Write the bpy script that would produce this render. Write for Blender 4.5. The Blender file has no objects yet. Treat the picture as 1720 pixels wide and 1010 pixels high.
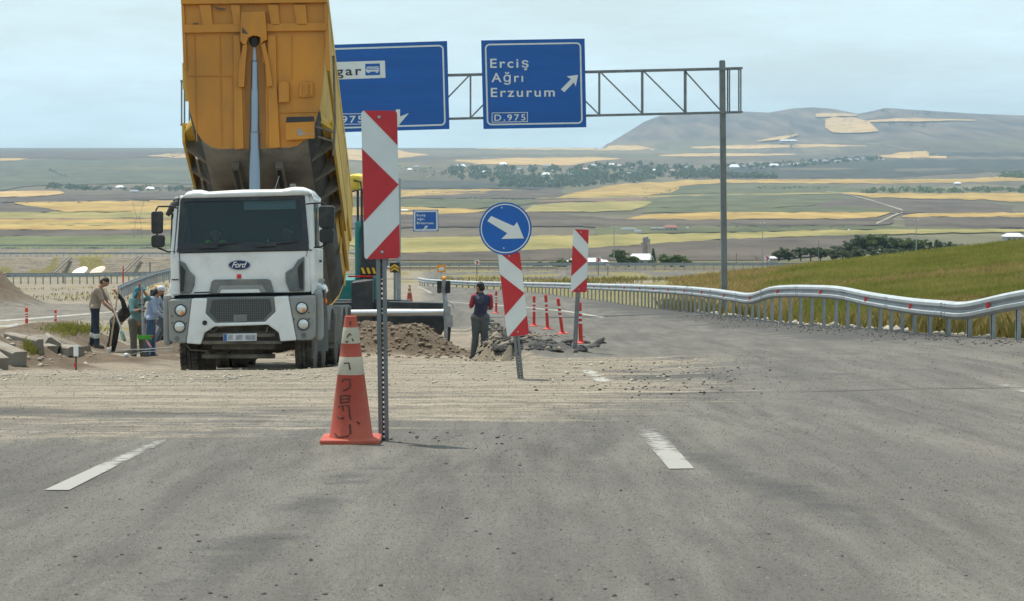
import bpy, bmesh, math, random
import numpy as np
from mathutils import Vector, Matrix
sc = bpy.context.scene
# ------------------------------------------------------------------ camera
FPX = 4000.0                                   # focal length in photo pixels (1720 wide)
TH = math.atan(250 / 4000)                     # downward pitch
CH = 1.1
cam_d = bpy.data.cameras.new("camera"); cam = bpy.data.objects.new("camera", cam_d)
sc.collection.objects.link(cam); sc.camera = cam
cam_d.sensor_width = 36; cam_d.lens = 36 * FPX / 1720
cam_d.clip_start = .2; cam_d.clip_end = 40000
cam.location = (0, 0, CH); cam.rotation_euler = (math.pi / 2 - TH, 0, 0)
cam_d.dof.use_dof = True; cam_d.dof.focus_distance = 26; cam_d.dof.aperture_fstop = 13
# ------------------------------------------------------------------ sky, sun, exposure
SUN_EL, SUN_AZ = math.radians(66.5), math.radians(-34)
w = bpy.data.worlds.new("World"); sc.world = w; w.use_nodes = True
nt = w.node_tree; nt.nodes.clear()
out = nt.nodes.new("ShaderNodeOutputWorld"); bg = nt.nodes.new("ShaderNodeBackground")
sky = nt.nodes.new("ShaderNodeTexSky"); sky.sky_type = 'NISHITA'; sky.sun_disc = False
sky.sun_elevation = SUN_EL; sky.sun_rotation = SUN_AZ; sky.air_density = 1.0; sky.dust_density = 2.5; sky.ozone_density = 1.5
bg.inputs[1].default_value = .12
tc = nt.nodes.new("ShaderNodeTexCoord"); mp = nt.nodes.new("ShaderNodeMapping"); mp.inputs['Scale'].default_value = (3, 3, 15)
ns = nt.nodes.new("ShaderNodeTexNoise"); ns.inputs['Scale'].default_value = 2.2; ns.inputs['Detail'].default_value = 7; ns.inputs['Roughness'].default_value = .62
rp = nt.nodes.new("ShaderNodeValToRGB"); rp.color_ramp.elements[0].position = .38; rp.color_ramp.elements[1].position = .75
rp.color_ramp.elements[0].color = (.6, .6, .6, 1); rp.color_ramp.elements[1].color = (1, 1, 1, 1)
mx = nt.nodes.new("ShaderNodeMixRGB"); mx.inputs[2].default_value = (7.1, 9.05, 9.7, 1)     # thin high cloud veil
L = nt.links.new
L(tc.outputs['Generated'], mp.inputs[0]); L(mp.outputs[0], ns.inputs['Vector']); L(ns.outputs['Fac'], rp.inputs[0])
L(rp.outputs[0], mx.inputs[0]); L(sky.outputs[0], mx.inputs[1]); L(mx.outputs[0], bg.inputs[0]); L(bg.outputs[0], out.inputs[0])
sun_d = bpy.data.lights.new("sun", 'SUN'); sun = bpy.data.objects.new("sun", sun_d); sc.collection.objects.link(sun)
sun_d.energy = 5.0; sun_d.angle = math.radians(.6); sun_d.color = (1, .94, .84)
sdir = Vector((math.sin(SUN_AZ) * math.cos(SUN_EL), math.cos(SUN_AZ) * math.cos(SUN_EL), math.sin(SUN_EL)))
sun.rotation_euler = sdir.to_track_quat('Z', 'Y').to_euler()
sc.view_settings.view_transform = 'Standard'; sc.view_settings.look = 'None'
sc.view_settings.exposure = 0.0; sc.view_settings.gamma = 1; sc.view_settings.use_curve_mapping = False
sc.render.engine = 'CYCLES'
sc.cycles.use_denoising = True; sc.cycles.denoising_prefilter = 'ACCURATE'; sc.cycles.denoising_input_passes = 'RGB_ALBEDO_NORMAL'
sc.cycles.max_bounces = 6; sc.cycles.volume_bounces = 0; sc.cycles.transparent_max_bounces = 12
sc.cycles.caustics_reflective = False; sc.cycles.caustics_refractive = False

# ------------------------------------------------------------------ helpers
CT, ST = math.cos(TH), math.sin(TH)
def px(u, v, d):
    """world point seen at photo pixel (u, v) at distance d along +Y"""
    a = (u - 860) / FPX; b = (505 - v) / FPX
    dy = b * ST + CT; dz = b * CT - ST
    t = d / dy
    return Vector((a * t, d, CH + dz * t))
def rnd(a, b): return random.uniform(a, b)
random.seed(7)
def coll(): return sc.collection
def tag(o, label=None, cat=None, group=None, kind=None):
    if label: o['label'] = label
    if cat: o['category'] = cat
    if group: o['group'] = group
    if kind: o['kind'] = kind
    return o
def empty(name, loc, label=None, cat=None, group=None):
    o = bpy.data.objects.new(name, None); coll().objects.link(o); o.location = loc
    o.empty_display_size = .2
    return tag(o, label, cat, group)
def origin(o):
    m = Vector((0, 0, 0))
    while o is not None:
        m += Vector(o.location); o = o.parent
    return m
class MB:
    def __init__(s): s.v = []; s.f = []; s.m = []
    def add(s, vs, fs, mi=0):
        b = len(s.v); s.v.extend([Vector(p) for p in vs])
        for f in fs: s.f.append([b + i for i in f]); s.m.append(mi)
        return s
    def box(s, c, size, mi=0, rz=0, rx=0, ry=0):
        hx, hy, hz = size[0] / 2, size[1] / 2, size[2] / 2
        R = Matrix.Rotation(rz, 3, 'Z') @ Matrix.Rotation(ry, 3, 'Y') @ Matrix.Rotation(rx, 3, 'X')
        c = Vector(c)
        vs = [c + R @ Vector((x, y, z)) for x in (-hx, hx) for y in (-hy, hy) for z in (-hz, hz)]
        return s.add(vs, [(0, 1, 3, 2), (4, 6, 7, 5), (0, 4, 5, 1), (2, 3, 7, 6), (0, 2, 6, 4), (1, 5, 7, 3)], mi)
    def bar(s, p, q, wx, wy, mi=0, up=(0, 0, 1)):
        p = Vector(p); q = Vector(q); d = (q - p).normalized(); up = Vector(up)
        if abs(d.dot(up)) > .98: up = Vector((0, 1, 0))
        a = d.cross(up).normalized(); b = a.cross(d)
        vs = [e + a * (i * wx / 2) + b * (j * wy / 2) for e in (p, q) for i, j in ((-1, -1), (1, -1), (1, 1), (-1, 1))]
        return s.add(vs, [(0, 1, 2, 3), (7, 6, 5, 4), (0, 4, 5, 1), (1, 5, 6, 2), (2, 6, 7, 3), (3, 7, 4, 0)], mi)
    def tube(s, pts, r, n=10, mi=0, caps=True):
        pts = [Vector(p) for p in pts]
        rs = r if isinstance(r, (list, tuple)) else [r] * len(pts)
        b = len(s.v); prev = None
        for i, p in enumerate(pts):
            d = (pts[min(i + 1, len(pts) - 1)] - pts[max(i - 1, 0)]).normalized()
            if prev is None:
                up = Vector((0, 0, 1)) if abs(d.z) < .95 else Vector((0, 1, 0))
                a = d.cross(up).normalized()
            else:
                a = (prev - d * prev.dot(d)).normalized()
            prev = a; c = d.cross(a)
            for k in range(n):
                t = 2 * math.pi * k / n
                s.v.append(p + (a * math.cos(t) + c * math.sin(t)) * rs[i])
        for i in range(len(pts) - 1):
            for k in range(n):
                s.f.append([b + i * n + k, b + i * n + (k + 1) % n, b + (i + 1) * n + (k + 1) % n, b + (i + 1) * n + k]); s.m.append(mi)
        if caps:
            s.f.append([b + k for k in range(n)][::-1]); s.m.append(mi)
            e = b + (len(pts) - 1) * n
            s.f.append([e + k for k in range(n)]); s.m.append(mi)
        return s
    def lathe(s, c, prof, n=24, mi=0, axis='Z', mats=None, caps=True):
        c = Vector(c); b = len(s.v)
        for (r, h) in prof:
            for k in range(n):
                t = 2 * math.pi * k / n; x, y = r * math.cos(t), r * math.sin(t)
                if axis == 'Z': p = Vector((x, y, h))
                elif axis == 'X': p = Vector((h, x, y))
                else: p = Vector((x, h, y))
                s.v.append(c + p)
        for i in range(len(prof) - 1):
            for k in range(n):
                s.f.append([b + i * n + k, b + i * n + (k + 1) % n, b + (i + 1) * n + (k + 1) % n, b + (i + 1) * n + k])
                s.m.append(mats[i] if mats else mi)
        for i in ((0, len(prof) - 1) if caps else ()):
            if prof[i][0] > 1e-4: s.f.append([b + i * n + k for k in range(n)]); s.m.append(mats[min(i, len(mats) - 1)] if mats else mi)
        return s
    def prism(s, pts, off, mi=0):
        """closed polygon (world points) extruded by the vector off"""
        pts = [Vector(p) for p in pts]; off = Vector(off); n = len(pts)
        fs = [list(range(n)), [n + i for i in range(n)][::-1]]
        for i in range(n): fs.append([i, (i + 1) % n, n + (i + 1) % n, n + i])
        return s.add(pts + [p + off for p in pts], fs, mi)
    def pxp(s, uv, d, t, mi=0):
        """pixel outline at distance d made t metres thick, going away"""
        return s.prism([px(q[0], q[1], q[2] if len(q) > 2 else d) for q in uv], (0, t, 0), mi)
    def ball(s, c, r, n=8, mi=0):
        c = Vector(c); rx, ry, rz = (r, r, r) if not isinstance(r, (tuple, list)) else r
        prof = [(math.sin(math.pi * i / n), -math.cos(math.pi * i / n)) for i in range(n + 1)]
        b = len(s.v); m = n * 2
        for i in range(n + 1):
            for k in range(m):
                t = 2 * math.pi * k / m
                s.v.append(c + Vector((rx * prof[i][0] * math.cos(t), ry * prof[i][0] * math.sin(t), rz * prof[i][1])))
        for i in range(n):
            for k in range(m):
                s.f.append([b + i * m + k, b + i * m + (k + 1) % m, b + (i + 1) * m + (k + 1) % m, b + (i + 1) * m + k]); s.m.append(mi)
        return s
    def build(s, name, mats, parent=None, smooth=False, bevel=0, recalc=True, loc=None, weld=False):
        me = bpy.data.meshes.new(name)
        if parent is not None: o0 = origin(parent)
        elif loc is not None: o0 = Vector(loc)
        else: o0 = Vector((0, 0, 0))
        me.from_pydata([tuple(p - o0) for p in s.v], [], s.f)
        for m in (mats if isinstance(mats, (list, tuple)) else [mats]): me.materials.append(m)
        if len(me.materials) > 1: me.polygons.foreach_set('material_index', s.m)
        if recalc or weld:
            bm = bmesh.new(); bm.from_mesh(me)
            if weld: bmesh.ops.remove_doubles(bm, verts=bm.verts, dist=1e-4)
            bmesh.ops.recalc_face_normals(bm, faces=bm.faces); bm.to_mesh(me); bm.free()
        if smooth: me.polygons.foreach_set('use_smooth', [True] * len(me.polygons)); 
        if smooth and smooth != 'all': me.set_sharp_from_angle(angle=math.radians(35))
        o = bpy.data.objects.new(name, me); coll().objects.link(o)
        if parent is not None: o.parent = parent
        elif loc is not None: o.location = loc
        if bevel:
            b = o.modifiers.new('bevel', 'BEVEL'); b.width = bevel; b.segments = 2; b.limit_method = 'ANGLE'; b.angle_limit = math.radians(40)
        return o
def np_mesh(name, V, F, mats, mi=None, smooth=True, attrs=None, parent=None):
    V = np.asarray(V, np.float32); F = np.asarray(F, np.int32)
    me = bpy.data.meshes.new(name)
    me.vertices.add(len(V)); me.vertices.foreach_set('co', V.ravel())
    k = F.shape[1]
    me.loops.add(F.size); me.loops.foreach_set('vertex_index', F.ravel())
    me.polygons.add(len(F)); me.polygons.foreach_set('loop_start', np.arange(0, F.size, k, dtype=np.int32))
    for m in (mats if isinstance(mats, (list, tuple)) else [mats]): me.materials.append(m)
    if mi is not None: me.polygons.foreach_set('material_index', np.asarray(mi, np.int32))
    me.update(calc_edges=True)
    if smooth: me.polygons.foreach_set('use_smooth', np.ones(len(F), bool))
    for nme, arr in (attrs or {}).items():
        a = me.attributes.new(nme, 'FLOAT', 'POINT'); a.data.foreach_set('value', np.asarray(arr, np.float32))
    me.validate()
    o = bpy.data.objects.new(name, me); coll().objects.link(o)
    if parent: o.parent = parent
    return o
def sm(a, b, x):
    t = np.clip((np.asarray(x, float) - a) / (b - a), 0, 1); return t * t * (3 - 2 * t)
def vnoise(x, y, seed=0):
    x = np.asarray(x, float); y = np.asarray(y, float)
    xi = np.floor(x).astype(np.int64); yi = np.floor(y).astype(np.int64); fx = x - xi; fy = y - yi
    fx = fx * fx * (3 - 2 * fx); fy = fy * fy * (3 - 2 * fy)
    def h(i, j):
        n = (i * 374761393 + j * 668265263 + seed * 982451653) & 0x7fffffff
        n = ((n ^ (n >> 13)) * 1274126177) & 0x7fffffff
        return ((n ^ (n >> 16)) & 0xffff) / 65535.0
    return (h(xi, yi) * (1 - fx) + h(xi + 1, yi) * fx) * (1 - fy) + (h(xi, yi + 1) * (1 - fx) + h(xi + 1, yi + 1) * fx) * fy
def fbm(x, y, o=4, seed=0):
    r = 0; a = .5
    for i in range(o): r = r + a * (vnoise(x * 2 ** i, y * 2 ** i, seed + i) - .5); a *= .5
    return r

# ------------------------------------------------------------------ materials
def node_mat(name):
    m = bpy.data.materials.new(name); m.use_nodes = True
    return m, m.node_tree, m.node_tree.nodes['Principled BSDF'], m.node_tree.links.new
def M(name, col, rough=.6, metal=0, var=.18, scale=6, dirt=0, dirtcol=(.3, .26, .2), dscale=2.5, bump=0, bscale=60, stretch=None, spec=.4, coat=0):
    m, t, b, L = node_mat(name)
    b.inputs['Roughness'].default_value = rough; b.inputs['Metallic'].default_value = metal
    b.inputs['Specular IOR Level'].default_value = spec
    if coat: b.inputs['Coat Weight'].default_value = coat
    tc = t.nodes.new('ShaderNodeTexCoord'); vec = tc.outputs['Object']
    if stretch:
        mp = t.nodes.new('ShaderNodeMapping'); mp.inputs['Scale'].default_value = stretch; L(vec, mp.inputs[0]); vec = mp.outputs[0]
    n = t.nodes.new('ShaderNodeTexNoise'); n.inputs['Scale'].default_value = scale; n.inputs['Detail'].default_value = 6; L(vec, n.inputs['Vector'])
    r = t.nodes.new('ShaderNodeMapRange'); r.inputs[1].default_value = .3; r.inputs[2].default_value = .7
    r.inputs[3].default_value = 1 - var; r.inputs[4].default_value = 1 + var; L(n.outputs['Fac'], r.inputs[0])
    mul = t.nodes.new('ShaderNodeMixRGB'); mul.blend_type = 'MULTIPLY'; mul.inputs[0].default_value = 1; mul.inputs[1].default_value = (*col, 1)
    L(r.outputs[0], mul.inputs[2]); c = mul.outputs[0]
    if dirt:
        n2 = t.nodes.new('ShaderNodeTexNoise'); n2.inputs['Scale'].default_value = dscale; n2.inputs['Detail'].default_value = 9; n2.inputs['Roughness'].default_value = .65; L(vec, n2.inputs['Vector'])
        r2 = t.nodes.new('ShaderNodeMapRange'); r2.inputs[1].default_value = .62 - dirt * .4; r2.inputs[2].default_value = .8 - dirt * .25; r2.inputs[4].default_value = min(1, dirt * 1.3); L(n2.outputs['Fac'], r2.inputs[0])
        mx = t.nodes.new('ShaderNodeMixRGB'); mx.inputs[2].default_value = (*dirtcol, 1); L(r2.outputs[0], mx.inputs[0]); L(c, mx.inputs[1]); c = mx.outputs[0]
        rr = t.nodes.new('ShaderNodeMapRange'); rr.inputs[3].default_value = rough; rr.inputs[4].default_value = .9; L(r2.outputs[0], rr.inputs[0]); L(rr.outputs[0], b.inputs['Roughness'])
    L(c, b.inputs['Base Color'])
    if bump:
        n3 = t.nodes.new('ShaderNodeTexNoise'); n3.inputs['Scale'].default_value = bscale; n3.inputs['Detail'].default_value = 4; L(vec, n3.inputs['Vector'])
        bu = t.nodes.new('ShaderNodeBump'); bu.inputs['Strength'].default_value = bump; bu.inputs['Distance'].default_value = .02; L(n3.outputs['Fac'], bu.inputs['Height']); L(bu.outputs[0], b.inputs['Normal'])
    return m
HAZE = 5.8e-5
# ------------------------------------------------------------------ terrain heights
ZC = np.array([[-50, 2.9], [0, 0], [60, -3.48], [75, -4.22], [85, -4.72], [110, -5.86], [130, -6.75], [165, -8.2], [205, -9.9], [222, -10.9], [226, -11.3], [227.5, -10.95],
               [242, -10.95], [246, -11.4], [262, -13.0], [400, -18.6], [560, -25.9], [575, -26.4], [620, -27.3], [800, -35.5], [1000, -46], [1320, -60], [3800, -60], [4300, -55], [5000, -34], [6500, -12], [9500, 16], [12000, 17], [16000, 10]])
ZLF = np.array([[-50, 2.9], [0, 0], [60, -3.48], [75, -4.45], [112, -6.05], [180, -8.9], [205, -9.75], [480, -23.6], [484.5, -20.5], [512, -19.8], [516, -22.5], [600, -29.5], [1000, -47.5],
                [1320, -60], [3800, -60], [4300, -55], [5000, -34], [6500, -12], [9500, 16], [12000, 17], [16000, 10]])
RAIL = [(2550, 22, 505, 682), (2033, 30, 489, 622), (1790, 36.5, 478, 591), (1703, 39, 490, 578), (1623, 41.5, 507, 584), (1584, 43, 505, 582), (1539, 45, 501.5, 577), (1466, 50, 491.5, 559.5), (1409, 54, 481, 542), (1362, 57, 479, 537), (1327, 59.5, 479, 536),
        (1297, 62, 481.5, 535), (1263, 66, 492, 535), (1230, 70, 489, 535), (1200, 73.5, 485, 533), (1150, 82, 481, 525), (1100, 92, 479, 516), (1000, 115, 476.5, 505), (930, 131, 475, 498), (870, 145, 474, 493), (810, 153, 473, 488), (760, 160, 471, 484), (722, 164, 469, 480), (703, 170, 466, 478)]
RXY = sorted([(d, (u - 860) * d / FPX) for u, d, a, b in RAIL])
RY = np.array([0, 20] + [r[0] for r in RXY]); RX = np.array([10.5, 9.3] + [r[1] for r in RXY])
XE_Y = [0, 35, 37, 40, 44, 50, 60, 80, 100]; XE_X = [1.0, 1.0, .7, .25, -.05, -.35, -.5, -.9, -1]
HO_U = np.array([900, 1010, 1025, 1055, 1082, 1108, 1160, 1250, 1290, 1330, 1365, 1400, 1440, 1465, 1485, 1560, 1640, 1720, 1900, 2300])
HO_V = np.array([250, 246, 240, 222, 205, 195, 190, 188, 190, 183, 181, 184, 192, 187, 182, 187, 192, 195, 205, 235])
MOUNDS = [(-1.9, 56.0, .75, .9, .40), (-2.7, 56.3, .9, .9, .46), (-3.7, 56.6, 1.2, 1.0, .48), (-5.5, 57.2, 2.5, .8, .4), (-10.4, 46.0, 1.5, 1.8, .36), (-11.0, 43.0, 1.5, 1.5, .40), (-9.3, 45.5, 1.0, 1.3, .30), (-9.7, 41.6, .7, 1.0, .22), (-9.0, 50, 1.2, .8, .25), (-8.0, 56, 1.0, .5, .35),
          (-23.7, 105, 2.0, 3, 1.9), (-26, 104, 2, 3, 1.5), (-10.8, 58, 2.2, 2.0, .3), (-7.2, 51, .9, .7, .14)]
def Zr(x, y):
    rat = x / np.maximum(y, 1)
    wl = sm(-.05, -.068, rat) * sm(60, 78, y)
    return np.interp(y, ZC[:, 0], ZC[:, 1]) * (1 - wl) + np.interp(y, ZLF[:, 0], ZLF[:, 1]) * wl
def G(x, y, rough=True):
    x = np.asarray(x, float); y = np.asarray(y, float)
    z = Zr(x, y)
    xr = np.interp(y, RY, RX); t = x - xr
    near = 1 - sm(150, 172, y)
    z = z + .045 * np.clip(x - 2, 0, 7) * (1 - sm(70, 110, y)) * sm(20, 34, y)
    # beyond the guardrail: ditch, then the wheat field
    ditch = z - .75 * sm(.25, 1.8, t)
    edge = .215 * y - x
    zh = -3.35 - .0105 * np.clip(y - 60, 0, None) - .112 * np.clip(edge, 0, 30) + .03 * np.clip(-edge, 0, 60) + .1 * fbm(x / 9, y / 9, 3, 5)
    wh = sm(1.2, 5.5, t)
    zz = ditch * (1 - wh) + zh * wh
    zz = zz * (1 - sm(136, 168, y)) + np.interp(y, ZC[:, 0], ZC[:, 1]) * sm(136, 168, y)
    z = np.where((t > .25) & (y < 172), zz, z)
    # excavation
    xe = np.interp(y, XE_Y, XE_X) + .5 * fbm(x * 1.3, y * 1.3, 3, 11)
    D = .46 * sm(36.3, 41.3, y) * (1 - sm(84, 96, y)) * sm(0, -.55, x - xe) * sm(-10.8, -9.4, x)
    z = z - D - .14 * sm(28, 36, y) * (1 - sm(40, 44, y)) * sm(-1.6, -3.6, x)
    for (mx_, my_, rx, ry, h) in MOUNDS:
        q = ((x - mx_) / rx) ** 2 + ((y - my_) / ry) ** 2
        z = z + h * np.exp(-q * 1.1) * np.where(q < 9, 1, 0) * (1 + (.75 * fbm(x / .5, y / .5, 4, 17) if rough else 0))
    if rough:
        dirt = zone_dirt(x, y)
        nearf = 1 - sm(120, 330, y)
        z = z + nearf * (.012 * fbm(x / 2.1, y / 2.1, 2, 3) + dirt * (.075 * fbm(x / .55, y / .55, 4, 21)) * (1 - .72 * zone_track(x, y)))
        rub = np.exp(-((x - xe - .1) / .45) ** 2) * sm(38.5, 42, y) * (1 - sm(60, 75, y))
        z = z + rub * (.10 + .4 * fbm(x / .32, y / .32, 3, 33))
        rub2 = np.exp(-((x - .95) / .75) ** 2 - ((y - 41.6) / 1.3) ** 2)
        z = z + rub2 * (.1 + .42 * fbm(x / .3, y / .3, 3, 39))
    # far country: swell, plateau relief and the long hill
    far = sm(1500, 4500, y)
    z = z + far * 14 * fbm(x / 900, y / 1500, 3, 41) * (1 - sm(6500, 9000, y)) 
    u = 860 + x / np.maximum(y, 1) * FPX
    hv = np.interp(u, HO_U, HO_V)
    y0 = np.interp(u, [1000, 1200, 1420, 1480, 2000], [8700, 8200, 7200, 6200, 5800])
    hz = (255 - hv) * 10000 / FPX * sm(1000, 1020, u) 
    s = np.clip((y - y0) / (10000 - y0), 0, 1)
    prof = np.where(u < 1330, s ** .9, s ** 1.25)
    gul = 1 + .55 * fbm(x / 95, y / 900, 4, 51) * sm(.02, .4, s) * (1 - sm(.8, 1, s))
    hill = np.maximum(hz, 0) * prof * gul * (1 - .6 * sm(10000, 13000, y))
    z = z + np.where(y > 5000, hill - np.where(hz > 1, sm(.0, 1, s) * 14, 0), 0)
    return z
def zone_track(x, y):
    """flat wheel tracks where the lorries cross"""
    return sm(21, 25, y) * (1 - sm(35.5, 38, y)) * (1 - sm(1.5, 3.5, x)) * sm(-11.5, -9.5, x - (36 - y) * .35)
def zone_dirt(x, y):
    x = np.asarray(x, float); y = np.asarray(y, float)
    xr = np.interp(y, RY, RX)
    xe = np.interp(y, XE_Y, XE_X)
    n = fbm(x / 2.5, y / 1.2, 4, 71)
    # sheet of dust dragged over the asphalt by the lorries
    a = sm(13.5, 29, y + 9 * n + np.clip(-x - 2.2, 0, 4) * 1.3) * (1 - .9 * sm(.2, 3.4, x + 2.2 * n - (y - 27) * .05))
    a = np.where(y < 38.5, a * .92, 0)
    tr = sm(36, 39.5, y) * (1 - sm(76, 90, y)) * sm(.35, -.25, x - xe + .5 * n)
    left = sm(-8.3, -9.3, x) * sm(33, 37, y + 2 * n) * (1 - .62 * sm(69, 73, y + 3 * n))
    lf = sm(-.03, -.045, x / np.maximum(y, 1)) * sm(108, 114, y + 5 * n) * (1 - sm(484.6, 486, y) * (1 - sm(511, 513, y)))
    right = sm(-.1, .5, x - xr + .8 * n) * np.where(y < 172, 1, 0)
    mid = sm(172, 180, y + 8 * n) * np.where(x / np.maximum(y, 1) > -.06, 1, 0) * (1 - sm(225.5, 227, y) * (1 - sm(242, 244, y)))
    return np.clip(np.maximum.reduce([a, tr, left, lf, right, mid]), 0, 1)
def zone_grass(x, y):
    xr = np.interp(y, RY, RX); t = x - xr; n = fbm(x / 3, y / 3, 4, 81)
    g = sm(.5, 3, t + 3 * n) * np.where(y < 172, 1, 0)
    l = sm(-.058, -.066, x / np.maximum(y, 1)) * sm(112, 150, y) * sm(-.05, .22, n) * .9
    l2 = sm(-.05, -.066, x / np.maximum(y, 1)) * sm(207, 215, y) * (1 - sm(466, 476, y))
    l3 = np.exp(-((x + 13) / 3.2) ** 2 - ((y - 67) / 3) ** 2) * sm(-.15, .1, n) * 1.4
    m = sm(165, 190, y) * sm(-.15, .2, n) * .8 * np.where(x / np.maximum(y, 1) > -.05, 1, 0)
    return np.clip(np.maximum.reduce([g, l, l2, l3, m, sm(246, 262, y) * (1 - sm(470, 477, y) * (1 - sm(512, 516, y)))]), 0, 1)
def zone_dark(x, y):
    xr = np.interp(y, RY, RX); n = fbm(x / 1.6, y / 1.0, 4, 91)
    xe = np.interp(y, XE_Y, XE_X)
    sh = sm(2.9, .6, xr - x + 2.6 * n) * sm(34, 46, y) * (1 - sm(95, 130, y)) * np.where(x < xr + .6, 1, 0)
    cr = np.exp(-((x - 1.75) / 1.3) ** 2 - ((y - 30.5) / 3.0) ** 2) * sm(-.08, .22, n + .05)
    cr2 = np.exp(-((x - 3.9) / 1.2) ** 2 - ((y - 29) / 1.2) ** 2) * sm(-.03, .25, n) * .8
    rb = np.exp(-((x - xe - .35) / .55) ** 2) * sm(39, 41.5, y) * (1 - sm(62, 75, y)) * sm(-.25, .1, n)
    rb2 = np.exp(-((x - .95) / .9) ** 2 - ((y - 41.6) / 1.4) ** 2)
    line = np.exp(-((y - 24.3 - .06 * x) / .12) ** 2) * sm(-1, 1.2, x) * .35
    ru = np.exp(-((y - 20.8 + .1 * x) / 1.0) ** 2) * sm(-.2, .15, n) * .8 * sm(4, -2, x)
    sk = np.maximum(np.exp(-((x - 1.35 - .09 * (14.5 - y)) / .22) ** 2) * sm(17.5, 15, y) * sm(10, 12, y), np.exp(-((x + .9 + .06 * (14 - y)) / .3) ** 2) * sm(16, 14, y) * .8) * (.5 + .4 * sm(-.2, .2, n))
    rampe = np.exp(-((y - 226.3) / .9) ** 2) * np.where(x / y > -.055, 1, 0) * 1.3
    leftrail = np.exp(-((y - 179) / 1.2) ** 2) * sm(-.07, -.08, x / np.maximum(y, 1))
    spoil = np.zeros_like(n)
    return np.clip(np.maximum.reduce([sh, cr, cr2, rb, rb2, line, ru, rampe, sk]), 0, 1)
def zone_soil(x, y):
    """damp brown spoil heaps"""
    x = np.asarray(x, float); y = np.asarray(y, float); z = np.zeros_like(x)
    for (mx_, my_, rx, ry, h) in MOUNDS:
        q = ((x - mx_) / rx) ** 2 + ((y - my_) / ry) ** 2
        z = np.maximum(z, np.exp(-q * .7) * (1.0 if my_ > 55 and my_ < 58 else .75))
    return np.clip(z * 2.1, 0, 1)

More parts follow.
